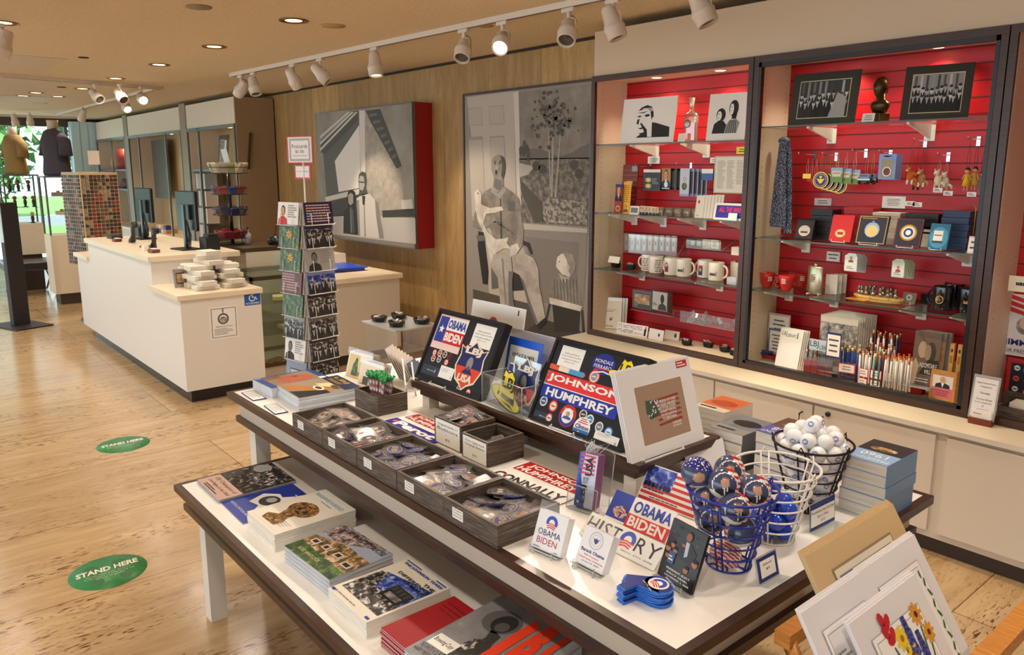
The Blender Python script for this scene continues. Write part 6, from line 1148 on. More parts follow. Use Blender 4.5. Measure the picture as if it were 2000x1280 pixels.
# ---- big books and cards on the main table, left end
ZM = .75
def a8(mb, w, h):
  mb.rect(0, 0, w, h, C('#2b4a94', .3), 0, 1); mb.rect(w*.08, h*.12, w*.98, h*.9, C('#8a7864', .35), 0, 2); mb.ell(w*.55, h*.55, w*.3, h*.3, C('#a9573a', .4), 0, 3, 24); mb.ell(w*.4, h*.6, w*.05, h*.05, C('#4a2418', .4), 0, 4); mb.poly([(w*.08, h*.12), (w*.35, h*.12), (w*.3, h*.4), (w*.08, h*.4)], C('#7a4a34', .4), 0, 3); mb.rect(w*.02, h*.02, w*.12, h*.12, C('#6fa0cc', .4), 0, 3)
  mb.rect(w*.8, h*.86, w, h*.96, PAPER, 0, 3)
stack('large_book', 'big blue-bordered book with a warm portrait cover, behind', 'book', flat((493, 741.6), (530.7, 759.5), (607, 722.3), ZM + .042), ZM, 5, .042, C('#e6e8ee', .3), a8, PAGEG)
def a9(mb, w, h):
  mb.rect(0, 0, w, h*.72, C('#9a8c78', .3), 0, 1); mb.rect(0, h*.72, w, h, C('#1d2a52', .3), 0, 1); mb.text('LBJ', w*.12, h*.86, w*.66, h*.95, C('#b4902f', .35), 0, 3, .02); mb.lines(w*.12, h*.76, w*.86, h*.84, 3, C('#9a7c30', .4), 0, 3, 3, .7)
  mb.poly([(w*.02, h*.02), (w*.4, h*.06), (w*.7, h*.3), (w*.85, h*.62), (w*.6, h*.55), (w*.3, h*.3)], C('#b9773c', .35), 0, 2); mb.poly([(w*.5, h*.02), (w*.98, h*.02), (w*.98, h*.5), (w*.8, h*.5)], C('#28292e', .3), 0, 2)
  mb.ell(w*.6, h*.45, w*.16, h*.07, PAPER, 0, 4); mb.ell(w*.6, h*.45, w*.11, h*.045, C('#5a3c2c', .4), 0, 5); mb.poly([(w*.3, h*.5), (w*.55, h*.52), (w*.75, h*.7), (w*.4, h*.7)], C('#d9cda0', .4), 0, 3); mb.ell(w*.72, h*.68, w*.15, h*.06, C('#4a3a30', .4), 0, 5); mb.ringp(w*.72, h*.68, w*.12, w*.11, C('#c9b48a', .4), 0, 6, e=.5)
stack('large_magazine', 'curling magazine with a navy and gold corner', 'magazine', flat((541, 753), (583.6, 779), (659.5, 733), ZM + .048), ZM, 8, .048, C('#dfe3ea', .3), a9, PAGEG, jit=.004)
for (bl, br_, tl, lab) in (((471, 767), (494, 783), (498, 763), 'blue-rimmed info card on the table corner'), ((515, 792.4), (537, 809.6), (543, 790), 'blue-rimmed info card in front of the large magazines')):
  def f(mb, w, h): mb.rect(w*.05, h*.06, w*.95, h*.94, PAPER, 0, 1); mb.lines(w*.12, h*.12, w*.88, h*.9, 7, INK, 0, 2, 4, .3)
  slab('info_card', lab, 'price card', flat(bl, br_, tl, ZM + .003), .002, NAVY, f)
# ---- five button trays
BT = [MB() for _ in range(6)]
def bdesign(mb, k, r_):
  A = [('#23358c', '#e8e2d8', '#a5633c'), ('#e9e3d9', '#a0562f', '#7a3420'), ('#d8d2cc', '#b02a2a', '#e9e3d9'), ('#2743a0', '#ece6dc', '#2743a0'), ('#b8342c', '#efe9df', '#23358c'), ('#1f2a5a', '#c99a70', '#efe9df')][k]
  mb.lathe([(0, 0), (r_, .0), (r_*.97, .0035), (r_*.6, .005), (0, .0055)], C(A[0], .15, 0, .6), 20)
  z = .0056
  mb.ringp(0, 0, r_*.86, r_*.78, C(A[1], .2), z - .0015, 1, 20)
  if k in (0, 1, 5): mb.ell(-r_*.3, .0, r_*.26, r_*.34, C(A[1], .2), z, 1, 12); mb.ell(r_*.3, 0, r_*.26, r_*.34, C(A[1], .2), z, 1, 12); mb.ell(-r_*.3, .0, r_*.19, r_*.26, C(A[2], .3), z, 2, 10); mb.ell(r_*.3, 0, r_*.19, r_*.26, C(A[2], .3), z, 2, 10)
  elif k == 2: bust(mb, -r_*.5, -r_*.6, r_*.5, r_*.6, SKIN, C('#5a3a28', .6), NAVY, 1, WHITE) if False else mb.ell(0, 0, r_*.45, r_*.5, C('#b5704a', .3), z, 1, 12).rect(-r_*.6, -r_*.62, r_*.6, -r_*.42, C(A[1], .3), z, 2)
  elif k == 3: mb.text('OBAMA', -r_*.7, .05*r_, r_*.7, r_*.42, C(A[1], .2), z, 1, .02); mb.text('BIDEN', -r_*.55, -.45*r_, r_*.55, -.08*r_, C(A[1], .2), z, 1, .02)
  else: mb.ell(0, .1*r_, r_*.5, r_*.4, C(A[2], .2), z, 1, 14); mb.ell(0, -.05*r_, r_*.42, r_*.3, C(A[1], .2), z, 2, 14); mb.rect(-r_*.5, -r_*.5, r_*.5, -r_*.3, C(A[2], .2), z, 2)
protos = []
def button(k, M, lab, grp, scale=1.0):
  if len(protos) <= k or protos[k] is None:
    while len(protos) <= k: protos.append(None)
    mb = MB(); bdesign(mb, k, .028); o = mb.build('campaign_button', mat=M @ Matrix.Scale(scale, 4)); b_ = MB()
    b_.poly([(-.036, -.034), (.036, -.036), (.038, .038), (-.034, .036)], BAG, .0075, 0).build('plastic_bag', o); protos[k] = o
    tag(o, lab, 'button', grp)
  else: o = copytree(protos[k], M @ Matrix.Scale(scale, 4), lab); o['group'] = grp
  return o
KIND = [[1, 2, 1], [4, 5, 0], [0, 3, 0], [0, 3, 2], [5, 0, 2]]
TN = ['leftmost tray, of sunglasses-patterned buttons', 'second tray from the left, mixed campaign buttons', 'middle tray, blue campaign buttons', 'fourth tray, blue and flag campaign buttons', 'rightmost tray, mixed portrait buttons']
TX = [-2.483, -2.254, -2.024, -1.794, -1.567]
for i in range(5):
  M = at(TX[i], 1.083, ZM, 0)
  def lb(mb):
    mb.rect(.042, .018, .088, .047, PAPER, 0, 0)
    for r0, s_ in enumerate(('Original', 'Campaign', 'Buttons $3')): mb.text(s_, .048, .039 - r0*.008, .082, .0445 - r0*.008, INK, 0, 1)
  openbox(M, .226, .205, .060, WOODD, 'wooden_tray', 'weathered wooden ' + TN[i], 'tray', lb, .008, 'row of five button trays', .02)
  R = random.Random(20 + i); n = 0
  for lay in range(2):
    for gx in range(4):
      for gy in range(3):
        x = .038 + gx*.050 + R.uniform(-.006, .006); y = .042 + gy*.060 + R.uniform(-.008, .008)
        M2 = M @ Matrix.Translation((x, y, .024 + lay*.012 + R.uniform(0, .004))) @ Matrix.Rotation(R.uniform(-.28, .28), 4, 'X') @ Matrix.Rotation(R.uniform(-.28, .28), 4, 'Y') @ Matrix.Rotation(R.choice([0, .6, -.7, 1.6, 3.0]), 4, 'Z')
        if lay == 1 and R.random() < .3: continue
        button(KIND[i][(gx + gy + lay) % 3], M2, 'pin button in the ' + TN[i].split(',')[0] + ', ' + ('lower', 'upper')[lay] + ' layer, ' + ('front', 'middle', 'back')[gy] + ' row, ' + ('leftmost', 'second', 'third', 'rightmost')[gx], 'buttons in the ' + TN[i].split(',')[0], R.choice([1, 1, .9, 1.12]))
# small labelled boxes
def lab1(l1, l2, pr, w, h):
  def f(mb): mb.rect(w*.05, h*.04, w*.95, h*.94, PAPER); mb.text(l1, w*.14, h*.72, w*.86, h*.82, INK, 0, 2); mb.text(l2, w*.12, h*.56, w*.88, h*.68, INK, 0, 2); mb.text(pr, w*.42, h*.2, w*.58, h*.3, INK, 0, 2)
  return f
M1 = at(-2.06, 1.395, ZM); openbox(M1, .150, .14, .092, WOODD, 'wooden_box', 'weathered wooden box labelled Original Apollo 11 Buttons', 'box', lab1('Original Apollo 11', 'Buttons', '$5', .150, .092))
M2_ = at(-1.893, 1.385, ZM); openbox(M2_, .133, .145, .080, WOODD, 'wooden_box', 'weathered wooden box labelled Original Campaign Buttons', 'box', lab1('Original', 'Campaign Buttons', '$10', .133, .08))
R = random.Random(3)
for k in range(9): button([5, 2, 4, 0][k % 4], M1 @ Matrix.Translation((.035 + (k % 3)*.038, .035 + (k // 3)*.036, .084 + R.uniform(0, .012))) @ Matrix.Rotation(R.uniform(-.35, .35), 4, 'X') @ Matrix.Rotation(R.uniform(-.3, .3), 4, 'Y'), 'bagged pin button heaped in the Apollo box', 'buttons in the Apollo box', .85)
for k in range(3): tag(MB().bbox(-.02, .02, -.016, .016, 0, .004, C('#4a4550', .2), .001).bbox(-.028, .028, -.022, .022, -.001, .005, BAG, .001).build('bagged_button', mat=M2_ @ Matrix.Translation((.05 + k*.018, .07 + k*.01, .034 + k*.008)) @ Matrix.Rotation(.3*k - .2, 4, 'Y')), 'dark bagged button in the Original Campaign Buttons box', 'button', 'buttons in the campaign box')
for k in range(6): tag(MB().bbox(-.02, .02, -.016, .016, 0, .004, C('#5a5560', .3), .001).build('bagged_button', mat=M2_ @ Matrix.Translation((.03 + (k % 3)*.035, .04 + (k // 3)*.05, .010 + .0*k))), 'dark bagged button at the bottom of the campaign box', 'button', 'buttons low in the campaign box')
# candy-striped sticks in a wooden box
M3 = at(-2.584, 1.384, ZM); openbox(M3, .172, .128, .072, WOODD, 'wooden_box', 'weathered wooden box holding striped candy sticks', 'box')
R = random.Random(9)
for k in range(14):
  x = .06 + (k % 7)*.011; y = .045 + (k // 7)*.03; a = (k % 7 - 3)*.07; M = M3 @ Matrix.Translation((x, y, .008)) @ Matrix.Rotation(a, 4, 'Y') @ Matrix.Rotation(R.uniform(-.08, .08), 4, 'X')
  o = thing('candy_stick', 'striped candy stick with a green top, ' + ('front', 'rear')[k // 7] + ' row, ' + ORD[k % 7].replace('topmost', 'first') + ' from left', 'candy', M, 'striped candy sticks')
  mb = MB()
  for s_ in range(9): mb.tube([(0, 0, s_*.013), (0, 0, s_*.013 + .0131)], .0042, C('#e9e1dc', .3) if s_ % 2 else C('#c0343a', .3), 8, cap=False)
  mb.build('stick', o); b_ = MB(); b_.tube([(0, 0, .0), (0, 0, .112)], [.0065, .0075], BAG, 8); b_.build('wrapper', o)
  g_ = MB()
  for q in range(5): aa = q*1.257; g_.tube([(0, 0, .112), (.012*math.cos(aa), .012*math.sin(aa), .125 + R.uniform(0, .012))], [.004, .006], C('#158a42', .45), 5)
  g_.build('green_tuft', o)
# picture cards in sleeves near the left rear
SLV = clear('card_sleeve', '#ffffff', .25, .15, .35, '#efe6dc')
def a10(mb, w, h): mb.rect(w*.05, 0, w*.95, h*.9, C('#e0cc96', .5), 0, 1); mb.poly([(w*.22, h*.1), (w*.5, h*.1), (w*.42, h*.75), (w*.36, h*.8), (w*.25, h*.5)], PH_GN, 0, 2); mb.ell(w*.65, h*.2, w*.18, h*.1, C('#a9764a', .5), 0, 2); mb.ell(w*.78, h*.35, w*.1, h*.1, C('#6a6a48', .5), 0, 2)
def a11(mb, w, h): mb.rect(w*.05, 0, w*.95, h*.88, C('#e8dfca', .5), 0, 1); mb.rect(w*.2, h*.12, w*.45, h*.42, G(84), 0, 2); mb.rect(w*.3, h*.66, w*.75, h*.70, G(70), 0, 2); mb.rect(w*.3, h*.55, w*.7, h*.58, G(70), 0, 2); mb.rect(w*.62, h*.3, w*.66, h*.6, G(70), 0, 2); mb.rect(w*.5, h*.32, w*.75, h*.35, G(70), 0, 2); mb.rect(w*.1, h*.1, w*.85, h*.13, G(90), 0, 2)
for nm, a_, b_, c_, art in (('tree picture', (674, 734), (719, 748), (690, 686), a10), ('cottage picture', (697, 752), (740, 768), (717, 706), a11)):
  for k in range(4):
    M, w_, h_ = lean(a_, b_, c_, ZM, 16); slab('greeting_card', 'cream sleeved card with a ' + nm + ', ' + ('front one' if not k else 'rearmost' if k == 3 else ORD[k] + ' from the front'), 'card', (Matrix.Translation((.002*k, .010*k, 0)) @ M, w_, h_), .004, SLV if k else CREAM, art if not k else None, 'sleeved cards with a ' + nm)
  o = MB().rect(-.004, h_*.9, w_ + .004, h_*1.14, BAG, .002, 1).build('bag_flap', mat=M @ Matrix.Translation((0, 0, .004))); tag(o, 'clear plastic flap above the front ' + nm + ' card', 'plastic bag')
for k in range(9):
  M, w_, h_ = lean((782 + k*5, 742 + k*2), (800 + k*5, 727 + k*2), (751 + k*7.3, 683 + k*3.2), ZM + .01, 26); slab('sleeved_print', 'sleeved print with cream back leaning on the wire easel, ' + ('leftmost' if not k else 'rightmost' if k == 8 else ORD[k] + ' from the left'), 'print', (M, .10, min(h_, .16)), .003, C('#cfc6c0', .3) if k < 7 else C('#5d6a84', .3), None, 'sleeved prints on the wire easel')
M = at(onZ((800, 765), ZM).x, onZ((800, 765), ZM).y, ZM); mb = MB()
for s_ in (0, .07): mb.tube([(s_ - .05, .0, .13), (s_ - .01, -.01, .004), (s_ + .01, -.02, .004), (s_ + .005, -.022, .03), (s_ + .02, -.005, .06), (s_ + .045, .03, .07), (s_ + .06, .06, .003)], .0035, WIREW, 8)
tag(mb.build('wire_easel', mat=M), 'white wire easel holding the sleeved prints by the left board', 'easel')
# flat bumper stickers
def a12(mb, w, h): mb.rect(w*.04, h*.48, w*.96, h*.94, C('#c42a22', .3), 0, 1); mb.text('JOHNSON', w*.12, h*.71, w*.94, h*.9, PAPER, 0, 2, .03); mb.text('HUMPHREY', w*.07, h*.51, w*.9, h*.69, PAPER, 0, 2, .03)
fr = flat((958, 925), (1092, 985), (1036, 899), ZM + .0015); slab('bumper_sticker', 'red campaign sticker lying beside the bold black-lettered sticker', 'sticker', fr, .001, PAPER, a12)
def a13(mb, w, h): mb.text('CONNALLY', w*.04, h*.15, w*.96, h*.80, INK, 0, 2, .04, -.1); mb.rect(w*.14, h*.5, w*.18, h*.66, RED, 0, 3)
slab('bumper_sticker', 'white sticker with big bold black letters, right of the small boxes', 'sticker', flat((948, 926), (1092, 986), (973, 912), ZM + .0036), .001, PAPER, a13)
slab('bumper_sticker', 'red campaign sticker behind the left trays', 'sticker', flat((757, 821), (846, 862), (815.5, 806), ZM + .0015), .001, PAPER, a12)
slab('bumper_sticker', 'blue sticker with white letters behind the left trays', 'sticker', flat((750, 822), (846, 866), (771, 814), ZM + .0036), .001, C('#27249a', .3), lambda mb, w, h: (mb.text('Perot', w*.14, h*.1, w*.9, h*.9, PAPER, 0, 2, .05), mb.rect(w*.06, h*.4, w*.13, h*.7, RED, 0, 2)))
# ================================================================== boards on the raised shelf
NB = noise_mat('black_felt', [(.3, '#15161c'), (.7, '#23252e')], (1, 1, 1), 300, 2, rough=.8)
def pin(mb, x, y, r_, c1, c2, l=2, t=None):
  mb.ell(x, y, r_, r_, C(c1, .25), 0, l, 20); mb.ell(x, y, r_*.72, r_*.72, C(c2, .25), 0, l + 1, 18); mb.rect(x - r_*.45, y - r_*.12, x + r_*.45, y + r_*.12, C(c1, .25), 0, l + 2)
  if t: mb.text(t, x - r_*.6, y - r_*.1, x + r_*.6, y + r_*.4, C(c1, .25), 0, l + 3)
def note(mb, x0, y0, x1, y1):
  mb.rect(x0, y0, x1, y1, PAPER, 0, 2)
  for k, s_ in enumerate(('Check out all of our', 'original campaign memorabilia', 'in the store or online at', 'lbjstore.com')):
    q = (.18, .08, .12, .28)[k]*(x1 - x0); yy = y0 + (y1 - y0)*(.66 - k*.13); mb.text(s_, x0 + q, yy, x1 - q, yy + (y1 - y0)*.07, INK, 0, 3)
def bcard(mb, x0, y0, x1, y1): mb.rect(x0, y0, x1, y1, C('#26354a', .5), 0, 2); mb.text('LBJ Library', x0 + (x1 - x0)*.3, y0 + (y1 - y0)*.42, x0 + (x1 - x0)*.72, y0 + (y1 - y0)*.58, PAPER, 0, 3); mb.rect(x0 + (x1 - x0)*.76, y0 + (y1 - y0)*.38, x0 + (x1 - x0)*.79, y0 + (y1 - y0)*.72, PAPER, 0, 3)
def wcard(mb, x0, y0, x1, y1): mb.rect(x0, y0, x1, y1, PAPER, 0, 3); mb.lines(x0 + (x1 - x0)*.1, y0 + (y1 - y0)*.5, x0 + (x1 - x0)*.7, y0 + (y1 - y0)*.85, 3, GREY1, 0, 4, 2, .25); mb.rect(x0 + (x1 - x0)*.88, y0 + (y1 - y0)*.08, x0 + (x1 - x0)*.91, y0 + (y1 - y0)*.35, INK, 0, 4)
def shield(mb, cx, cy, s, z=0, l=3, b=True):
  P = [(-.5, .42), (-.34, .36), (-.16, .42), (0, .58), (.16, .42), (.34, .36), (.5, .42), (.44, .2), (.5, -.1), (.36, -.4), (.14, -.5), (0, -.62), (-.14, -.5), (-.36, -.4), (-.5, -.1), (-.44, .2)]
  q = lambda f, m, k: mb.poly([(cx + x*s*f, cy + y*s*f) for x, y in P], m, z, l + k)
  q(1, C('#efe3cc', .3), 0); q(.91, C('#1f2a66', .3), 1)
  mb.poly([(cx + x*s*.91, cy + min(y, -.08)*s*.91) for x, y in P if True], C('#e2472c', .3), z, l + 2)
  if b: mb.ell(cx, cy + .02*s, s*.11, s*.16, G(140), z, l + 3); mb.poly([(cx - s*.2, cy - s*.22), (cx + s*.2, cy - s*.22), (cx, cy - .02*s)], C('#1f2a66', .3), z, l + 3)
  mb.text('LBJ', cx - s*.3, cy + s*.2, cx + s*.28, cy + s*.4, C('#efe3cc', .3), z, l + 4, .05, .1); mb.text('USA', cx - s*.28, cy - s*.42, cx + s*.26, cy - s*.24, C('#efe3cc', .3), z, l + 4, .05, .1)
def hat(mb, cx, cy, s, z=0, l=4):
  Y_ = YEL; mb.ell(cx, cy - s*.2, s*.62, s*.2, INK, z, l, 28, rot=-.25); mb.ell(cx, cy - s*.19, s*.59, s*.175, Y_, z, l + 1, 28, rot=-.25)
  mb.poly([(cx - s*.34, cy - .16*s), (cx - s*.16, cy + s*.46), (cx, cy + s*.40), (cx + s*.12, cy + s*.46), (cx + s*.30, cy + s*.30), (cx + s*.36, cy - s*.30)], INK, z, l + 2)
  mb.poly([(cx - s*.31, cy - .12*s), (cx - s*.14, cy + s*.42), (cx, cy + s*.36), (cx + s*.12, cy + s*.42), (cx + s*.27, cy + s*.28), (cx + s*.33, cy - s*.26)], Y_, z, l + 3)
  mb.poly([(cx - s*.33, cy - .16*s), (cx - s*.29, cy - .08*s), (cx + s*.34, cy - .16*s), (cx + s*.35, cy - .28*s)], INK, z, l + 4); mb.ell(cx - s*.2, cy - s*.14, s*.04, s*.05, Y_, z, l + 5, 12)
  mb.text('LBJ', cx - s*.22, cy - s*.04, cx + s*.28, cy + s*.28, INK, z, l + 5, .03, .12); mb.poly([(cx - .1*s, cy - .27*s), (cx + .4*s, cy - .40*s), (cx + .2*s, cy - .30*s)], INK, z, l + 4)
def ob_sticker(mb, x0, y0, x1, y1, l=3):
  w = x1 - x0; h = y1 - y0; X = lambda a: x0 + w*a; Y_ = lambda a: y0 + h*a
  mb.rect(X(0), Y_(0), X(1), Y_(1), C('#f1cfc8', .4), 0, l); mb.rect(X(.03), Y_(.2), X(.33), Y_(.95), C('#26409c', .3), 0, l + 1); mb.rect(X(.33), Y_(.58), X(1), Y_(.96), PAPER, 0, l + 1); mb.rect(X(.33), Y_(.2), X(1), Y_(.58), C('#d0242c', .3), 0, l + 1)
  mb.poly([(X(.18) + w*.1*(1 if k % 2 == 0 else .42)*math.sin(k*PI/5), Y_(.58) + w*.1*(1 if k % 2 == 0 else .42)*math.cos(k*PI/5)) for k in range(10)], PAPER, 0, l + 2)
  mb.text('OBAMA', X(.36), Y_(.64), X(.98), Y_(.90), C('#26409c', .3), 0, l + 2, .04); mb.text('BIDEN', X(.36), Y_(.27), X(.96), Y_(.52), PAPER, 0, l + 2, .04)
def board(fr, lab, art, dep=.028):
  M, w_, h_ = fr; t = thing('display_board', lab, 'display board', M); f = .012
  MB().box(f, w_ - f, f, h_ - f, -dep*.6, 0, NB).build('felt_panel', t)
  mb = MB(); K = C('#121218', .3)
  for a in ((0, w_, 0, f), (0, w_, h_ - f, h_), (0, f, f, h_ - f), (w_ - f, w_, f, h_ - f)): mb.box(*a, -dep, .004, K)
  mb.build('frame', t); mb = MB(); art(mb, w_, h_); mb.build('pinned_items', t); return M, w_, h_
def ab1(mb, w, h):
  ob_sticker(mb, w*.06, h*.46, w*.50, h*.93); note(mb, w*.61, h*.62, w*.90, h*.92); shield(mb, w*.71, h*.38, w*.39)
  bcard(mb, w*.06, h*.09, w*.32, h*.22); wcard(mb, w*.33, h*.11, w*.54, h*.27)
  for k, (x, y, a, b_) in enumerate(((.16, .40, '#c9473c', '#e8ddd0'), (.24, .41, '#e8ddd0', '#c9473c'), (.32, .41, '#e8ddd0', '#333333'), (.40, .40, '#8f1f2c', '#22263c'), (.17, .32, '#e8ddd0', '#b93030'), (.26, .33, '#e8ddd0', '#44536a'), (.38, .32, '#cf3a34', '#e8ddd0'), (.60, .58, '#c22a2c', '#e8ddd0'), (.78, .59, '#cf3a34', '#e8ddd0'), (.68, .05, '#e8ddd0', '#555555'), (.82, .05, '#d84a44', '#e8ddd0'))): pin(mb, w*x, h*y, w*.032, a, b_)
F1 = board(lean((810.5, 737), (936.5, 783.5), (866, 603.5), ZT + .004, 26), 'left black display board with a star sticker and a red and blue shield', ab1)
def ab2(mb, w, h):
  note(mb, w*.10, h*.66, w*.36, h*.92); mb.ell(w*.58, h*.82, w*.115, h*.12, C('#2a3796', .25), 0, 2, 28); mb.text('MONDALE', w*.49, h*.83, w*.67, h*.87, PAPER, 0, 4); mb.text('FERRARO', w*.49, h*.77, w*.67, h*.81, PAPER, 0, 4)
  for k in range(2): mb.poly([(w*.5, h*(.70 + k*.035)), (w*.6, h*(.735 + k*.03)), (w*.68, h*(.72 + k*.035)), (w*.68, h*(.735 + k*.035)), (w*.6, h*(.75 + k*.03)), (w*.5, h*(.715 + k*.035))], RED if k else PAPER, 0, 4)
  hat(mb, w*.80, h*.78, w*.25); mb.ell(w*.93, h*.87, w*.06, h*.04, C('#3a8bd0', .3), 0, 2)
  mb.rect(w*.02, h*.445, w*.86, h*.60, C('#e4353a', .3), 0, 3); mb.rect(w*.02, h*.435, w*.86, h*.445, PAPER, 0, 3); mb.rect(w*.02, h*.29, w*.86, h*.435, C('#2438a4', .3), 0, 3)
  mb.text('JOHNSON', w*.06, h*.475, w*.84, h*.575, PAPER, 0, 4, .035); mb.text('HUMPHREY', w*.09, h*.315, w*.82, h*.41, PAPER, 0, 4, .035)
  mb.poly([(w*.04, h*.62), (w*.42, h*.615), (w*.44, h*.645), (w*.42, h*.675), (w*.04, h*.68), (w*.02, h*.65)], C('#e6634a', .3), 0, 2); mb.rect(w*.25, h*.617, w*.42, h*.674, C('#4aa0d8', .3), 0, 3); mb.rect(w*.14, h*.62, w*.26, h*.674, C('#efe6d4', .3), 0, 3)
  mb.ringp(w*.53, h*.665, w*.055, w*.045, RED, 0, 3); pin(mb, w*.53, h*.665, w*.045, '#e8e2d8', '#98989a')
  pin(mb, w*.04, h*.56, w*.03, '#c9473c', '#e8ddd0'); pin(mb, w*.03, h*.47, w*.03, '#3d7fa8', '#7fb2c8'); pin(mb, w*.10, h*.24, w*.042, '#e8e4dc', '#3a64b4'); pin(mb, w*.22, h*.22, w*.048, '#d8342f', '#e8e4dc')
  R_ = w*.09; mb.ell(w*.40, h*.17, R_, R_, C('#c62f30', .3), 0, 2, 28); mb.ell(w*.40, h*.17, R_*.93, R_*.93, C('#2c3f9a', .3), 0, 3, 28, PI, 2*PI); mb.ell(w*.40, h*.17, R_*.66, R_*.66, PAPER, 0, 4, 24); bust(mb, w*.355, h*.13, w*.445, h*.22, SKIN, C('#6b4a34', .5), C('#4a5a8a', .5), 5); mb.text('REAGAN', w*.35, h*.228, w*.45, h*.25, PAPER, 0, 5)
  for x, y, a, b_ in ((.22, .08, '#c93a34', '#e8e4dc'), (.55, .24, '#d8d2c8', '#4a4a4a'), (.63, .21, '#e8f0f0', '#3b94c4'), (.74, .17, '#e0ddd6', '#7a8a98'), (.84, .15, '#3a94d8', '#e8eef2')): pin(mb, w*x, h*y, w*.04, a, b_)
  R_ = w*.085; cx, cy = w*.58, h*.06 + .01; mb.ell(cx, cy, R_, R_, PAPER, 0, 4, 28); mb.ell(cx, cy, R_*.97, R_*.97, C('#2a6fb8', .3), 0, 5, 24, PI + .15, 2*PI - .15); mb.text('Clinton', cx - R_*.82, cy - R_*.1, cx + R_*.82, cy + R_*.3, C('#1c2f8a', .3), 0, 6, .03, .1); mb.text('Gore', cx - R_*.4, cy - R_*.72, cx + R_*.45, cy - R_*.32, PAPER, 0, 7, .03)
  for k in range(3): mb.rect(cx - R_*(.6 - k*.12), cy + R_*(.42 + k*.18), cx + R_*(.6 - k*.12), cy + R_*(.5 + k*.18), RED, 0, 5)
  bcard(mb, w*.04, h*.02, w*.26, h*.12); wcard(mb, w*.72, h*.0 + .012, w*.96, h*.13)
F2 = board(lean((1032.5, 816.5), (1211, 884), (1095.5, 659), ZT + .004, 26), 'right black display board with a big red and blue sticker and yellow hat', ab2)
def weasel(F, lab, a=.22, b_=.5):
  M, w_, h_ = F; mb = MB(); q = [(w_*a, -.004, -.05), (w_*a, -.006, .008), (w_*a, .006, .014), (w_*a, -.001, .02), (w_*b_, -.001, .02), (w_*b_, .006, .014), (w_*b_, -.006, .008), (w_*b_, -.004, -.05)]
  mb.tube(q, .0028, WIREW, 8); tag(mb.build('wire_easel', mat=M), lab, 'easel')
weasel(F1, 'white wire easel under the left display board', .3, .53); weasel(F2, 'white wire easel under the right display board', .3, .55)
# poster backs behind the boards
slab('white_poster', 'white mounted poster with a small round emblem behind the left board', 'poster', stand(906, 1006, (891.5, 577), ZT, 1.80, 10), .006, PAPER, lambda mb, w, h: (mb.ell(w*.45, h*.72, w*.09, w*.09, RED, 0, 1), mb.ell(w*.45, h*.72, w*.06, w*.06, BLUE, 0, 2), mb.rect(w*.88, h*.9, w*.9, h*.97, INK, 0, 1)))
slab('white_poster', 'large grey-white mounted print behind the blue bumper sticker sign', 'poster', stand(985, 1085, (998, 640), ZT, 1.80, 10), .006, C('#c9c8cc', .5), lambda mb, w, h: mb.poly([(w*.6, h*.2), (w*.95, h*.1), (w*.75, h*.6)], G(60), 0, 1))
def a_v(mb, w, h): mb.rect(w*.08, h*.14, w*.92, h*.86, PAPER, 0, 1); mb.text('VINTAGE BUMPER', w*.16, h*.66, w*.84, h*.74, INK, 0, 2, .02); mb.text('STICKERS', w*.3, h*.52, w*.7, h*.6, INK, 0, 2, .02); mb.text('ORIGINALS FROM CAMPAIGNS', w*.16, h*.38, w*.84, h*.43, INK, 0, 2); mb.text('PRICED AS MARKED', w*.32, h*.26, w*.68, h*.30, GREY1, 0, 2)
slab('bumper_sticker_sign', 'bright blue sign reading VINTAGE BUMPER STICKERS', 'sign', stand(978, 1042, (987.5, 653.6), ZT, 1.72, 12), .003, C('#1f5fe0', .4), a_v)
A_, B_ = onZ((941.6, 785), ZT), onZ((1019, 821), ZT); Wb = (B_ - A_).length; M = mat_uvn(A_, (B_ - A_).normalized(), Vector((0, 0, 1)).cross((B_ - A_).normalized()), Vector((0, 0, 1)))
t = thing('acrylic_box', 'clear acrylic box of shield and hat stickers between the two boards', 'acrylic box', M); hb = onY((943.4, 728), A_.y).z - ZT; mb = MB(); D_ = .10
mb.box(0, Wb, 0, .002, 0, hb, ACRYL); mb.box(0, Wb, D_, D_ + .002, 0, hb*1.05, ACRYL); mb.box(0, .002, .002, D_, 0, hb, ACRYL); mb.box(Wb - .002, Wb, .002, D_, 0, hb, ACRYL); mb.box(.002, Wb - .002, .002, D_, 0.0005, .002, AEDGE); mb.build('walls', t)
mb = MB(); mb.tube([(0, 0, hb), (Wb, 0, hb), (Wb, D_, hb), (0, D_, hb)], .0015, AEDGE, 5, True); [mb.tube([(x, y, 0), (x, y, hb)], .0015, AEDGE, 5) for x in (0, Wb) for y in (0, D_)]; mb.build('edges', t)
def cut(fn, name, lab, x, y, s, dy, cat='sticker', ang=12):
  mb = MB(); mb.L = .0004; fn(mb, 0, s*.62, s); o = mb.build(name, mat=M @ Matrix.Translation((x, y, .003)) @ Matrix.Rotation(PI/2 - math.radians(ang), 4, 'X')); tag(o, lab, cat)
cut(lambda mb, cx, cy, s: (mb.prism([(-s*.5, 0), (s*.5, 0), (s*.5, s*1.15), (-s*.5, s*1.15)], -.003, -.001, BAG), shield(mb, cx, cy, s, 0, 0)), 'shield_sticker', 'red and blue shield sticker standing in the clear acrylic box', Wb*.66, .045, Wb*.62, 0)
cut(lambda mb, cx, cy, s: hat(mb, cx, cy*.72, s, 0, 0), 'hat_sticker', 'yellow hat sticker at the front of the clear acrylic box', Wb*.50, .008, Wb*.62, 0)
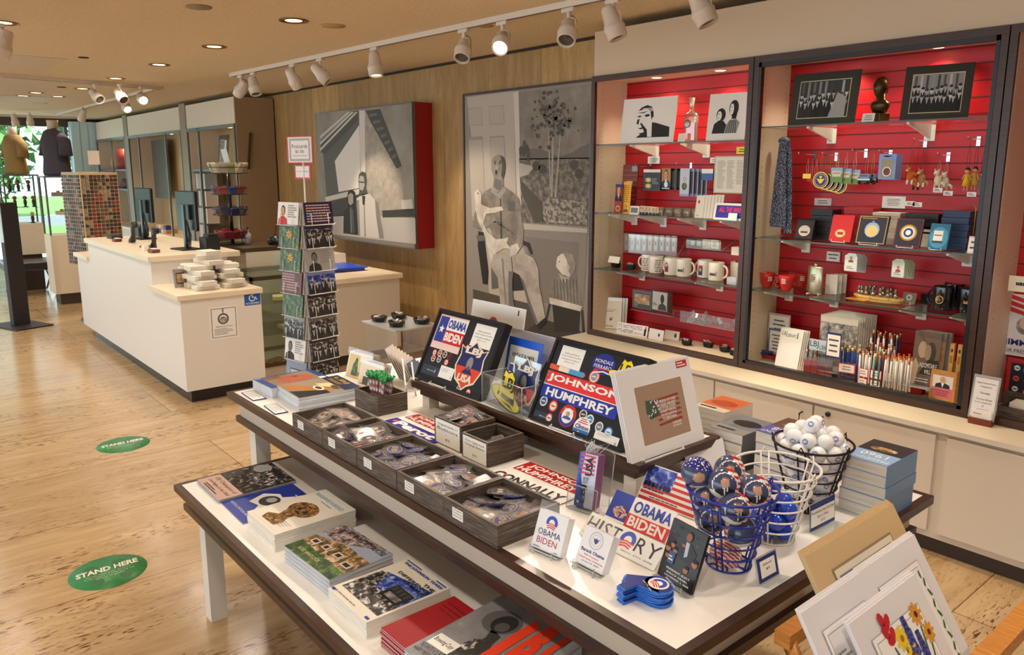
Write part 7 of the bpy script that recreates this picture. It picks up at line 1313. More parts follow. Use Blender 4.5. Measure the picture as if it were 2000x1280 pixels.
cut(lambda mb, cx, cy, s: (mb.ell(0, s*.55, s*.5, s*.5, PAPER, 0, 0, 24), mb.text('No', 0, s*.6, s*.3, s*.8, NAVY, 0, 1), mb.text('more', -s*.4, s*.35, s*.1, s*.55, RED, 0, 1)), 'round_sticker', 'round white sticker reading No more, behind the yellow hat', Wb*.24, .03, Wb*.34, 0)
cut(lambda mb, cx, cy, s: (mb.rect(-s*.4, 0, s*.4, s*1.9, PAPER, 0, 0), mb.rect(-s*.4, s*1.5, s*.4, s*1.85, NAVY, 0, 1)), 'blue_sticker', 'white and blue sticker upright at the left of the clear acrylic box', Wb*.3, .06, Wb*.3, 0)
# framed map print at the end of the shelf, facing right
def a_map(mb, w, h):
  T = C('#a68b76', .5); mb.rect(w*.18, h*.13, w*.84, h*.80, C('#f6f3ee', .5), 0, 1); mb.rect(w*.19, h*.14, w*.83, h*.79, T, 0, 2)
  mb.poly([(w*.30, h*.62), (w*.48, h*.60), (w*.48, h*.45), (w*.40, h*.42), (w*.33, h*.40), (w*.29, h*.48)], C('#3f5f52', .5), 0, 3)
  R = random.Random(2)
  for k in range(22): mb.ell(w*R.uniform(.31, .46), h*R.uniform(.44, .60), w*.008, w*.008, PAPER, 0, 4, 5)
  for k in range(6): mb.poly([(w*(.42 if k > 3 else .34), h*(.60 - k*.055)), (w*.74, h*(.62 - k*.055)), (w*.76, h*(.595 - k*.055)), (w*(.44 if k > 3 else .36), h*(.575 - k*.055))], C('#9a3f34', .5), 0, 3)
  for k, s_ in enumerate(('OUR MISSION IS AT ONCE', 'THE OLDEST AND MOST', 'BASIC OF OUR COUNTRY:', 'TO RIGHT WRONG,', 'TO DO JUSTICE,', 'TO SERVE MAN.')): mb.text(s_, w*(.42 + k*.012), h*(.555 - k*.04), w*(.70 - k*.004), h*(.588 - k*.04), PAPER, 0, 5, .02)
  mb.text('LYNDON', w*.60, h*.28, w*.72, h*.31, PAPER, 0, 5, .02); mb.text('JOHNSON', w*.60, h*.245, w*.72, h*.272, PAPER, 0, 5, .02)
  mb.rect(w*.80, h*.89, w*.95, h*.97, C('#c4333a', .5), 0, 3); mb.lines(w*.81, h*.9, w*.94, h*.96, 2, PAPER, 0, 4)
for k in (2, 1, 0):
  M, w_, h_ = lean((1235.5, 907), (1376.4, 857.6), (1207, 728), ZT, 17); slab('matted_print', ('white matted print of a flag map with a red label, at the shelf end', 'white print mount just behind the flag map print', 'rear white print mount behind the flag map print')[k], 'print', (Matrix.Translation((-.007*k, 0, 0)) @ M, w_, h_), .005, C('#e9e7e8', .5), a_map if not k else None)
weasel(lean((1235.5, 907), (1376.4, 857.6), (1207, 728), ZT, 17), 'white wire hook easel under the flag map print', .1, .62)
# ================================================================== right end of the big table
def pk(bl, br_, tl, ang, n, dep, name, lab, cat, mat, art, grp, t=.004, dirv=None):
  M, w_, h_ = lean(bl, br_, tl, ZM + .006, ang); nv = M.to_3x3() @ Vector((0, 0, -1))
  for k in range(n): slab(name, lab + ', ' + ('front one' if not k else 'rearmost' if k == n - 1 else ORD[k] + ' from the front'), cat, (Matrix.Translation(nv*dep*k) @ M, w_, h_), t, mat, art if not k else None, grp)
  return M, w_, h_
def acr_stand(F, lab):
  M, w_, h_ = F; mb = MB(); mb.box(-.002, w_ + .002, -.004, -.002, -.05, .012, AEDGE); mb.add([(w_*.15, -.004, .014), (w_*.3, -.004, .014), (w_*.22, -.03, .018)], [(0, 1, 2)], AEDGE)
  for x in (.1, .85): mb.tube([(w_*x, h_*.6, -.03), (w_*x, -.004, -.02), (w_*x, -.012, .012), (w_*x, .006, .016)], .0016, AEDGE, 6)
  mb.add([(w_*.97, h_*.75, -.03), (w_*.97, 0, -.03), (w_*.99, -h_*.02, -.085)], [(0, 1, 2)], ACRYL); tag(mb.build('acrylic_easel', mat=M), lab, 'easel')
def a_usa(mb, w, h):
  mb.rect(0, 0, w, h, C('#2c50b8', .3), 0, 1); mb.poly([(w*.55, 0), (w, 0), (w, h), (w*.3, h), (w*.2, h*.6)], C('#cfd3ea', .3), 0, 2)
  for k in range(5): mb.poly([(w*.1, h*(.98 - k*.08)), (w*.9, h*(.98 - k*.08)), (w*.9, h*(.94 - k*.08)), (w*.1, h*(.94 - k*.08))], C('#d23a58', .3), 0, 3)
  for s_, x0, y0, x1, y1 in (('LBJ', .28, .08, .62, .42), ('USA', .40, .60, .78, .95)):
    m_ = MB(); m_.text(s_, y0*h, -x1*w, y1*h, -x0*w, INK, 0, 5, .03); mb.add([(-v.y, v.x, v.z) for v in m_.v], m_.f, INK)
  for s_, x0, y0, x1, y1 in (('FOR', .34, .45, .48, .57), ('THE', .50, .45, .64, .57), ('KENTUCKY', .12, .30, .24, .72)):
    m_ = MB(); m_.text(s_, y0*h, -x1*w, y1*h, -x0*w, INK, 0, 5); mb.add([(-v.y, v.x, v.z) for v in m_.v], m_.f, NAVY if s_[0] == 'K' else INK)
  mb.poly([(w*.2 + w*.1*(1 if k % 2 == 0 else .4)*math.sin(k*PI/5), h*.09 + w*.1*(1 if k % 2 == 0 else .4)*math.cos(k*PI/5)) for k in range(10)], PAPER, 0, 5)
F = pk((1120.5, 986.6), (1156, 997), (1138, 884), 12, 7, .006, 'luggage_tag', 'upright red and blue luggage tag card', 'tag', C('#8f5a88', .3), a_usa, 'upright luggage tag cards')
M, w_, h_ = F; t = thing('acrylic_holder', 'clear curved acrylic holder of the upright luggage tags', 'holder', M); mb = MB(); mb.box(-.012, w_ + .02, -.006, -.004, -.055, .02, AEDGE); mb.box(-.012, w_ + .02, -.004, h_*1.08, -.057, -.055, ACRYL); mb.box(-.012, w_ + .02, -.004, h_*.4, .018, .0195, ACRYL); mb.tube([(-.012, h_*.4, .019), (-.012, -.004, .019), (w_ + .02, -.004, .019), (w_ + .02, h_*.4, .019), (-.012, h_*.4, .019)], .0015, AEDGE, 5); mb.tube([(-.012, 0, -.056), (-.012, h_*1.02, -.056), (0, h_*1.08, -.056), (w_, h_*1.08, -.056), (w_ + .02, h_*1.02, -.056), (w_ + .02, 0, -.056)], .0015, AEDGE, 5); mb.build('holder_body', t)
R = random.Random(5); mb = MB()
for k in range(7): x = w_*(.3 + .08*k); mb.tube([(x, h_, -.004*k), (x + R.uniform(-.02, .02), h_ + .02, -.004*k), (x + R.uniform(-.03, .03), h_ + R.uniform(.02, .04), -.006*k), (x, h_, -.004*k)], .0008, C('#e6e6e6', .2), 4)
tag(mb.build('tag_loops', mat=M), 'tangle of clear plastic loops on top of the upright luggage tags', 'loops')
def logo(mb, cx, cy, r_, l=2):
  mb.ringp(cx, cy, r_, r_*.5, C('#2343b8', .3), 0, l, 24, -.35, PI + .35); mb.ell(cx, cy, r_*.5, r_*.5, PAPER, 0, l, 20)
  for k in range(3): mb.poly([(cx - r_*(.9 - k*.1), cy - r_*(.2 + k*.27)), (cx, cy - r_*(.02 + k*.27)), (cx + r_*(.9 - k*.1), cy - r_*(.2 + k*.27)), (cx + r_*(.85 - k*.1), cy - r_*(.34 + k*.27)), (cx, cy - r_*(.16 + k*.27)), (cx - r_*(.85 - k*.1), cy - r_*(.34 + k*.27))], C('#d2272f', .3), 0, l + 1)
def a_ob(mb, w, h): logo(mb, w*.5, h*.74, w*.19); mb.text('OBAMA', w*.12, h*.38, w*.88, h*.54, C('#1c2a66', .4), 0, 2); mb.text('BIDEN', w*.14, h*.16, w*.82, h*.32, C('#b3222c', .4), 0, 2); mb.lines(w*.06, h*.04, w*.4, h*.08, 1, NAVY, 0, 2); mb.lines(w*.78, h*.03, w*.95, h*.07, 1, INK, 0, 2)
F = pk((1037, 1066), (1093, 1090), (1063.5, 996), 22, 7, .0035, 'magnet_pack', 'bagged white magnet with a sunrise logo', 'magnet', C('#eeecef', .3), a_ob, 'sunrise logo magnets'); acr_stand(F, 'clear acrylic easel holding the sunrise logo magnets')
tag(MB().rect(-.002, F[2], F[1] + .004, F[2]*1.25, BAG, 0, 1).build('bag_flap', mat=F[0]), 'clear bag flap on top of the sunrise logo magnets', 'plastic bag')
def a_bo(mb, w, h):
  mb.ringp(w*.5, h*.72, w*.23, w*.22, C('#3a4a8a', .4), 0, 2); mb.ringp(w*.5, h*.72, w*.16, w*.155, C('#3a4a8a', .4), 0, 2); mb.poly([(w*(.5 + x), h*.72 + w*y) for x, y in ((-.1, .06), (-.03, .03), (0, .08), (.03, .03), (.1, .06), (.06, -.04), (0, -.1), (-.06, -.04))], C('#3a4a8a', .4), 0, 2)
  mb.text('Barack Obama', w*.10, h*.36, w*.92, h*.45, C('#1c2a66', .4), 0, 2, .02)
  for k, s_ in enumerate(('44th President', 'United States of America', 'January 20, 2009')): mb.text(s_, w*(.24, .08, .22)[k], h*(.27 - k*.085), w*(.76, .94, .82)[k], h*(.32 - k*.085), (RED, RED, NAVY)[k], 0, 2)
F = pk((1121.5, 1096), (1175, 1124), (1154, 1029), 26, 7, .0035, 'magnet_pack', 'bagged white magnet with a round seal', 'magnet', C('#eeecef', .3), a_bo, 'round seal magnets'); acr_stand(F, 'clear acrylic easel holding the round seal magnets')
tag(MB().rect(-.002, F[2], F[1] + .004, F[2]*1.28, BAG, 0, 1).build('bag_flap', mat=F[0]), 'clear bag flap on top of the round seal magnets', 'plastic bag')
def a_his(mb, w, h):
  H = C('#22252a', .4)
  for s_, x0, x1 in (('H', .03, .15), ('I', .18, .21), ('S', .24, .33), ('T', .35, .46), ('R', .68, .80), ('Y', .82, .97)): mb.text(s_, w*x0, h*.32, w*x1, h*.86, H, 0, 2, .0)
  logo(mb, w*.57, h*.58, w*.095); mb.text('HISTORY IN THE MAKING', w*.03, h*.14, w*.4, h*.20, INK, 0, 2); mb.text('NOV. 4TH, 2008', w*.56, h*.14, w*.95, h*.20, INK, 0, 2)
slab('bumper_sticker', 'white sticker reading HISTORY with a sunrise logo as the O', 'sticker', lean((1130, 1043), (1276, 1116), (1156, 999), ZM + .003, 48), .0015, PAPER, a_his)
slab('bumper_sticker', 'blue and red campaign sticker behind the HISTORY sticker', 'sticker', lean((1180, 1010), (1298, 1062), (1214.6, 960), ZM + .003, 38), .002, PAPER, lambda mb, w, h: (mb.rect(0, 0, w, h, PAPER, 0, 1), mb.rect(0, h*.08, w*.33, h, C('#2a46a8', .3), 0, 2), mb.ell(w*.2, h*.35, w*.12, h*.2, PH_BT, 0, 3), mb.text('OBAMA', w*.37, h*.52, w*.97, h*.92, C('#2440a8', .3), 0, 3, .03), mb.rect(w*.33, 0, w, h*.44, C('#d6242c', .3), 0, 3), mb.text('BIDEN', w*.37, h*.06, w*.95, h*.40, PAPER, 0, 4, .03)))
def a_flag(mb, w, h):
  mb.rect(0, 0, w, h, PAPER, 0, 1)
  for k in range(6): mb.rect(w*.02, h*(.03 + k*.16), w*.98, h*(.11 + k*.16), C('#cf3438', .35), 0, 2)
  mb.rect(w*.02, h*.40, w*.5, h*.97, PH_BL, 0, 3)
  for k in range(7): mb.ell(w*(.06 + k*.065), h*.47, w*.03, h*.07, C('#141c44', .4), 0, 4)
  mb.lines(w*.04, h*.30, w*.6, h*.36, 1, INK, 0, 4); mb.lines(w*.2, h*.12, w*.95, h*.17, 1, INK, 0, 4)
slab('flag_card', 'crowd-and-flag printed card leaning at the foot of the raised shelf', 'card', lean((1243, 972), (1356, 1016), (1278.4, 907.7), ZM + .003, 34), .003, PAPER, a_flag)
def a_pe(mb, w, h):
  mb.rect(0, 0, w, h, C('#17120f', .3), 0, 1)
  R = random.Random(4)
  for k in range(16): mb.ell(w*R.uniform(.04, .96), h*R.uniform(.55, .95), w*.04, w*.03, C(R.choice(['#2c2430', '#3a2c28', '#241c2c', '#6a3a3a']), .4), 0, 2, 8)
  mb.poly([(w*.36, h*.45), (w*.82, h*.38), (w*.86, h*.62), (w*.66, h*.74), (w*.50, h*.74), (w*.36, h*.62)], C('#23242c', .4), 0, 4); mb.poly([(w*.52, h*.74), (w*.62, h*.74), (w*.64, h*.52), (w*.56, h*.48)], C('#b9bed0', .4), 0, 5)
  mb.ell(w*.58, h*.84, w*.09, h*.085, C('#2a1a12', .5), 0, 5); mb.ell(w*.565, h*.825, w*.075, h*.07, C('#9a6240', .5), 0, 6); mb.ell(w*.48, h*.66, w*.05, h*.03, C('#9a6240', .5), 0, 6)
  for x, y, q in ((.1, .5, .07), (.2, .58, .06), (.3, .5, .06), (.88, .46, .08), (.7, .3, .07), (.12, .38, .05)): mb.ell(w*x, h*y, w*q, w*q*.9, C('#b0714a', .5), 0, 5, 12); mb.ell(w*x, h*(y + .05), w*q, w*q*.5, C('#20140e', .5), 0, 6, 12)
  mb.rect(w*.16, h*.28, w*.34, h*.48, C('#3a5688', .4), 0, 7); mb.lines(w*.18, h*.32, w*.32, h*.42, 2, PAPER, 0, 8)
  mb.text('PRESIDENT-ELECT', w*.2, h*.18, w*.88, h*.215, PAPER, 0, 7, .02); mb.text('BARACK OBAMA', w*.24, h*.12, w*.84, h*.155, PAPER, 0, 7, .02); mb.text('NOVEMBER 4, 2008', w*.2, h*.06, w*.9, h*.095, PAPER, 0, 7, .02)
F = pk((1283.6, 1121), (1349.3, 1163), (1327.4, 1017), 20, 3, .003, 'photo_card', 'dark photo card reading PRESIDENT-ELECT', 'card', C('#1a1512', .3), a_pe, 'PRESIDENT-ELECT cards', .002); acr_stand(F, 'clear acrylic easel holding the PRESIDENT-ELECT cards')
# ribbon magnets
a = onZ((1283, 1172), ZM); u = (onZ((1245, 1165), ZM) - a)
RB = C('#1c2d86', .3); RL = C('#2f74d8', .3); u_ = Vector((math.cos(math.radians(20)), math.sin(math.radians(20)), 0))
for k in range(8):
  mb = MB(); th = .0048
  for m_, g, z0, z1 in ((RL, 0, 0, th*.7), (RB, .0025, th*.7, th*.85)):
    mb.prism([((.036 - g)*math.cos(q*PI/14), (.032 - g)*math.sin(q*PI/14)) for q in range(28)], z0, z1, m_)
    mb.prism([(-.055 + g, -.052 + g), (-.034, -.066 + g), (.034 - g, -.012), (-.03, -.0)], z0, z1, m_) ; mb.prism([(-.036 + g, -.02), (-.012 , -.03), (.006, -.078 + g), (-.016, -.084 + g), (-.034 + g, -.05)], z0, z1 + .0002, m_)
  if k == 7: logo(mb, 0, 0, .019); mb.v = [v + Vector((0, 0, th*.87)) if v.z < .0015 and i >= 0 and False else v for i, v in enumerate(mb.v)]
  o = mb.build('ribbon_magnet', mat=Matrix.Translation((a.x + .003*math.sin(k*2), a.y + .0, ZM + k*th)) @ Matrix.Rotation(math.radians(-28), 4, 'Z')); tag(o, 'blue ribbon-shaped magnet at the table corner, ' + ordn(7 - k, 8) + ' of its stack', 'magnet', 'stack of ribbon magnets')
  if k == 7:
    mb = MB(); mb.ell(0, 0, .024, .022, C('#efe9e2', .3), 0, 1, 24); logo(mb, 0, 0, .018); mb.text('HISTORIC VOTE', -.022, .0235, .022, .0285, PAPER, 0, 2); mb.text('NOV 4TH, 2008', -.02, -.0295, .022, -.0245, PAPER, 0, 2); mb.build('printed_top', o, mat=Matrix.Translation((a.x + .003*math.sin(14), a.y, ZM + 8*th)) @ Matrix.Rotation(math.radians(-28), 4, 'Z'))
# small price signs
def psign(bl, br_, tl, l, lab, top=False, ang=14):
  M, w_, h_ = lean(bl, br_, tl, ZM + .003, ang); t = thing('price_sign', lab, 'price sign', M); MB().box(0, w_, 0, h_, -.003, 0, AEDGE).box(0, w_, -.002, 0, 0, .028, ACRYL).build('holder', t); mb = MB()
  if top: mb.rect(0, h_*.02, w_, h_, NAVY, 0, 1); mb.rect(w_*.02, h_*.14, w_*.98, h_*.78, PAPER, 0, 2)
  else: mb.rect(w_*.04, h_*.04, w_*.96, h_*.96, NAVY, 0, 1); mb.rect(w_*.16, h_*.18, w_*.86, h_*.82, PAPER, 0, 2)
  for k, s_ in enumerate(l): q = .5 - .017*len(s_) if len(s_) > 6 else .42; mb.text(s_, w_*q, h_*(.60 - k*.19), w_*(1 - q), h_*(.70 - k*.19), INK, 0, 3)
  mb.build('card', t)
psign((1482.7, 1145), (1523, 1122), (1464, 1099), ('LBJ Baseball', '$9'), 'navy-rimmed baseball price sign by the blue basket'); psign((1582.5, 1041), (1630, 1016.5), (1581, 988.7), ('Presidential Seal Golf Ball', 'Blue or White', '$3.95'), 'navy-topped sign reading Presidential Seal Golf Ball', True, 4)
# ---- wire baskets and balls
def basket(cx, cy, m, lab):
  t = thing('wire_basket', lab, 'wire basket', at(cx, cy, ZM)); H = .185; mb = MB(); rr = lambda z: .05 + (.1 - .05)*z/H
  for z in (.003, .035, .066, .097, .128, .158): mb.tube([(rr(z)*math.cos(k*PI/16), rr(z)*math.sin(k*PI/16), z) for k in range(32)], .0023, m, 6, True)
  mb.build('hoops', t); MB().tube([(.102*math.cos(k*PI/18), .102*math.sin(k*PI/18), H) for k in range(36)], .0034, m, 8, True).build('rim', t)
  mb = MB()
  for k in range(5):
    a = k*2*PI/5 - 1.35
    for d in (-.13, .13): mb.tube([(rr(0)*math.cos(a + d), rr(0)*math.sin(a + d), .003), (rr(H)*math.cos(a + d*.8), rr(H)*math.sin(a + d*.8), H)], .0023, m, 6)
    mb.tube([(.1*math.cos(a - .1), .1*math.sin(a - .1), H - .006), (.104*math.cos(a), .104*math.sin(a), H + .014), (.1*math.cos(a + .1), .1*math.sin(a + .1), H - .006)], .0023, m, 6)
  for k in range(3): a = k*PI/3; mb.tube([(.05*math.cos(a), .05*math.sin(a), .003), (-.05*math.cos(a), -.05*math.sin(a), .003)], .002, m, 6)
  mb.build('uprights', t)
BX = [(-.945, 1.452), (-.952, 1.648), (-.985, 1.878)]
basket(*BX[0], C('#1f2c96', .3), 'blue wire basket full of baseballs'); basket(*BX[1], C('#f0ede6', .3), 'white wire basket with a few blue golf balls'); basket(*BX[2], C('#2a2220', .35, .5), 'dark wire basket heaped with white golf balls')
def sball(r_, fn, name, n=72, k=48):
  mb = MB(); mb.ball(r_, WHITE, (0, 0, 0), n, k); mb.m = []
  for f in mb.f:
    c = Vector((0, 0, 0))
    for i in f: c += mb.v[i]
    c /= (len(f)*r_); mb.m.append(mb.mi(fn(c.x, c.y, c.z)))
  return mb
bN = C('#414b70', .2, 0, .6); bR = C('#c0222b', .2, 0, .6); bW = C('#ece6de', .2, 0, .6); bB = C('#232f86', .2, 0, .6); bS = C('#c99a7a', .3, 0, .6)
def f1(x, y, z):   # portrait panel towards -y, stripes to the right
  d = math.hypot(x + .12, z*1.0)
  if y < 0 and d < .74:
    if .69 < d: return bW
    if (x + .14)**2/.062 + (z - .18)**2/.115 < 1: return C('#6a6058', .3, 0, .6) if z > .36 else bS
    if z < -.1 and abs(x + .14) < .22 + z*.30: return C('#2a2440', .3) if abs(x + .14) < .035 else bW
    if z < -.08 - abs(x + .14)*.35: return C('#171826', .3, 0, .6)
    return bN
  if x > .1: return bR if int((z + 2 + x*.25)*6) % 2 else bW
  return bW if z < -.3 else bN
def f2(x, y, z):   # stars on top, face low
  if z + x*.3 > .25: return bW if (math.sin(x*21)*math.sin(y*21) > .62) else bB
  if y < -.2 and (x + .25)**2/.12 + (z + .2)**2/.10 < 1: return bS
  return bN if z > -.75 else bW
def f3(x, y, z): return (bR if int((x + z + 3)*7) % 2 else bW) if y < .3 else bB
pb = {}
for k, (p, y, fn, rz, lab) in enumerate((((1361, 923), 1.41, f2, .2, 'star-patterned baseball on the rim of the blue basket'), ((1424.5, 919), 1.53, f1, 0, 'portrait baseball at the back of the blue basket heap'), ((1414, 944), 1.425, f1, 0, 'portrait baseball centred on top of the blue basket heap'), ((1473, 959), 1.47, f1, .1, 'portrait baseball on the right of the blue basket heap'),
    ((1378, 970), 1.44, f1, -.1, 'baseball under the star-patterned one in the blue basket'), ((1435, 993), 1.415, f1, .15, 'portrait baseball just below the basket rim, centre'), ((1388, 1014), 1.42, f1, .1, 'portrait baseball low on the left in the blue basket'), ((1446, 1037), 1.44, f1, 2.1, 'striped baseball low on the right in the blue basket'), ((1417, 1083), 1.45, f3, .4, 'striped baseball at the bottom of the blue basket'))):
  q = onY(p, y); M = Matrix.Translation(q) @ Matrix.Rotation(rz + .85, 4, 'Z') @ Matrix.Rotation(-.25, 4, 'X')
  if fn not in pb: pb[fn] = sball(.0365, fn, 'x').build('baseball', mat=M); tag(pb[fn], lab, 'baseball', 'baseballs in the blue basket')
  else: copytree(pb[fn], M, lab)
gw = None; R = random.Random(8)
def fg(x, y, z): return C('#8d94c8', .4) if y < -.7 and .16 < math.hypot(x, z) < .34 else GOLFW
GOLFW = C('#f3f3f6', .22, 0, .4); PTS = []
for lay in range(8):
  z = .025 + lay*.030; rad = .05 + .05*min(z, .185)/.185 - .024; rad = rad if z < .19 else rad - (z - .19)*1.3
  for ring, rr_ in enumerate((rad, rad - .04)):
    if rr_ < .008:
      if ring == 1 or rr_ < -.02: continue
      rr_ = .0
    m_ = max(1, int(2*PI*rr_/.0435))
    for k in range(m_): a = 2*PI*k/m_ + lay*.7; PTS.append((rr_*math.cos(a), rr_*math.sin(a), z + R.uniform(-.002, .002)))
for x, y, z in PTS:
  M = Matrix.Translation((BX[2][0] + x, BX[2][1] + y, ZM + z)) @ Matrix.Rotation(R.uniform(-.4, 2.2), 4, 'Z') @ Matrix.Rotation(R.uniform(-.6, .6), 4, 'X')
  if gw is None: gw = sball(.0213, fg, 'x', 36, 24).build('golf_ball', mat=M); tag(gw, 'white golf ball with a blue seal in the dark wire basket, lowest layer', 'golf ball', 'white golf balls')
  else: copytree(gw, M, 'white golf ball with a blue seal in the dark wire basket, ' + ('lowest', 'second', 'third', 'fourth', 'fifth', 'sixth', 'seventh', 'top')[min(7, int(z/.03))] + ' layer')
gb = None
for k in range(13):
  lay = k // 4; rr_ = .03 + lay*.005; a = (k % 4)*PI/2 + lay*.75; x, y, z = rr_*math.cos(a), rr_*math.sin(a), .025 + lay*.030
  M = Matrix.Translation((BX[1][0] + x, BX[1][1] + y, ZM + z))
  if gb is None: gb = MB().ball(.0213, C('#1746c4', .2, 0, .5), (0, 0, 0), 20, 14).build('golf_ball', mat=M); tag(gb, 'glossy blue golf ball low in the white wire basket, lowest layer', 'golf ball', 'blue golf balls')
  else: copytree(gb, M, 'glossy blue golf ball low in the white wire basket, ' + ('lowest', 'second', 'third', 'top')[lay] + ' layer')
# rear book stacks
def a_60(c1, c2, num):
  def f(mb, w, h):
    mb.rect(0, 0, w, h*.45, C(c1, .35), 0, 1); mb.rect(0, h*.45, w, h, C(c2, .4), 0, 1); mb.ell(w*.5, h*.62, w*.3, h*.1, PH_CO, 0, 2)
    m_ = MB(); m_.text('PRESIDENT', -w*.94, -h*.16, -w*.06, -h*.06, INK, 0, 3); m_.text(num, -w*.8, -h*.38, -w*.2, -h*.22, PAPER, 0, 3); mb.add([(-v.x, -v.y, v.z) for v in m_.v], m_.f[:0] or m_.f, INK if False else PAPER)
  return f
def bk(x0, y0, w, h): return (at(x0, y0, 0), w, h)
stack('thick_paperback', 'thick paperback with a pale blue 1960 cover', 'book', bk(-.928, 1.932, .118, .178), ZM, 5, .155, C('#8fb4dc', .35), a_60('#8fb4dc', '#2c2a30', '1960'), PAGE, None, 'x1', .003, C('#6f96c8', .35))
stack('thick_paperback', 'violet-blue thick paperback behind the dark basket', 'book', bk(-1.205, 1.955, .118, .178), ZM, 4, .142, C('#5b62a8', .35), a_60('#5b62a8', '#6a4a3c', '1968'), PAGE, None, 'x1', .003, C('#4a5296', .35))
stack('thick_paperback', 'thick paperback with a grey cover and dark figure', 'book', bk(-1.352, 1.935, .118, .175), ZM, 4, .120, C('#8f918c', .35), lambda mb, w, h: (mb.rect(0, h*.3, w, h, C('#7c808a', .4), 0, 1), mb.ell(w*.55, h*.6, w*.4, h*.18, C('#2a2226', .4), 0, 2), mb.ell(w*.4, h*.38, w*.15, h*.06, G(120), 0, 3), mb.lines(w*.1, h*.08, w*.9, h*.2, 1, INK, 0, 3)), PAGE, None, 'x1', .003, C('#5a5e62', .35))
stack('thick_paperback', 'orange-covered thick paperback by the map print', 'book', bk(-1.478, 2.02, .118, .16), ZM, 4, .142, C('#d8c8b4', .35), lambda mb, w, h: (mb.rect(0, h*.25, w, h, C('#cf6a34', .4), 0, 1), mb.ell(w*.5, h*.55, w*.4, h*.2, C('#b04820', .4), 0, 2), mb.lines(w*.1, h*.08, w*.9, h*.2, 1, INK, 0, 3)), PAGE, None, 'x1', .003, C('#d8cdc0', .35))
stack('thick_paperback', 'navy paperback low behind the dark basket', 'book', bk(-.955, 2.0, .03, .1), ZM, 6, .12, C('#1f2a5a', .35), None, C('#1f2a5a', .4), None, None, .001)
for k in range(8):
  M, w_, h_ = lean((1346, 938), (1424, 925), (1326, 870), ZM, 22); slab('sleeved_card', 'white sleeved card behind the baseballs, ' + ('front one' if not k else 'rearmost' if k == 7 else ORD[k] + ' from the front'), 'card', (Matrix.Translation((-.004*k, .004*k, 0)) @ M, w_, h_), .003, C('#e3e1e4', .3), None, 'white sleeved cards behind the baseballs')
# ================================================================== print rack at lower right
th = math.radians(32); PN = Vector((math.cos(th), 0, math.sin(th))); PV = Vector((-math.sin(th), 0, math.cos(th)))
def pframe(x, y0, y1, ztop, h): o = Vector((x, y0, ztop)) - PV*h; return mat_uvn(o, Vector((0, 1, 0)), PV, PN), y1 - y0, h
def mat_art(inner, m=.15, c2='#f6f5f6'):
  def f(mb, w, h):
    for q, c_ in ((m, '#b5b2b8'), (m + .008, c2), (m + .04, '#aaa7ae'), (m + .046, '#f1efee')): mb.rect(w*q, h*q*.6, w*(1 - q), h*(1 - q*.66), C(c_, .5), 0, 1 + q*30)
    inner(mb, w, h)
  return f
def flower(mb, x, y, r_, c1, c2, n=9, l=9):
  for k in range(n): a = k*2*PI/n; mb.ell(x + r_*.6*math.cos(a), y + r_*.6*math.sin(a), r_*.45, r_*.2, C(c1, .5), 0, l + k % 2*.3, 8, rot=a)
  mb.ell(x, y, r_*.28, r_*.28, C(c2, .5), 0, l + 1, 10)
def bonnet(mb, x, y0, y1, r_, l=9):
  n = 13
  for k in range(n):
    f = k/n; rr_ = r_*(1 - f*.8)
    for s_ in (-1, 0, 1): mb.ell(x + s_*rr_*.8, y0 + (y1 - y0)*f + (.3 if s_ else 0)*(y1 - y0)/n, r_*.45, r_*.32, C('#343a86' if (k + s_) % 2 else '#565cae', .5), 0, l + (k % 3)*.3, 8)
def stemm(mb, pts, c_='#3f6a34', wd=.0025, l=8):
  for a, b_ in zip(pts, pts[1:]): d = Vector((b_[0] - a[0], b_[1] - a[1])); n_ = Vector((-d.y, d.x)).normalized()*wd; mb.poly([(a[0] - n_.x, a[1] - n_.y), (b_[0] - n_.x, b_[1] - n_.y), (b_[0] + n_.x, b_[1] + n_.y), (a[0] + n_.x, a[1] + n_.y)], C(c_, .5), 0, l)
def fl1(mb, w, h):
  for x, y in ((.36, .82), (.48, .80), (.62, .84), (.76, .82), (.80, .74), (.68, .7), (.5, .72)): stemm(mb, [(w*x, h*y), (w*.55, h*.3)])
  bonnet(mb, w*.58, h*.74, h*.90, w*.045); bonnet(mb, w*.68, h*.66, h*.82, w*.045)
  for x, y in ((.36, .90), (.40, .68), (.30, .64)):
    for k in range(6): mb.ell(w*(x + .04*math.sin(k*2)), h*(y - .05 + .018*k), w*.05, h*.02, C('#c11f2c', .5), 0, 9 + k % 2, 8, rot=k)
  flower(mb, w*.48, h*.83, w*.085, '#edc92c', '#a8761c'); flower(mb, w*.53, h*.75, w*.085, '#edc92c', '#8a3a1c'); flower(mb, w*.76, h*.87, w*.08, '#d8962c', '#5a1c34'); flower(mb, w*.82, h*.78, w*.075, '#d8962c', '#5a1c34'); flower(mb, w*.4, h*.58, w*.08, '#c92c3c', '#7a1c24')
def fl2(mb, w, h):
  mb.lines(w*.2, h*.76, w*.42, h*.80, 2, GREY1, 0, 8);
  for k in range(5): mb.ell(w*(.30 + .02*(k % 2)), h*(.70 - k*.035), w*.035, h*.02, C('#b0365a', .5), 0, 9, 8, rot=k)
  bonnet(mb, w*.38, h*.5, h*.62, w*.04)
def fl3(mb, w, h):
  for k in range(9): mb.ell(w*(.80 + .012*(k % 2)), h*(.80 - k*.05), w*.014, h*.022, C('#3f7040', .5), 0, 9, 8, rot=.5 if k % 2 else -.5)
  mb.poly([(w*.8, h*.4), (w*.84, h*.4), (w*.86, h*.1), (w*.78, h*.1)], C('#5f9450', .5), 0, 9); mb.ell(w*.78, h*.84, w*.012, h*.02, C('#3f7040', .5), 0, 9)
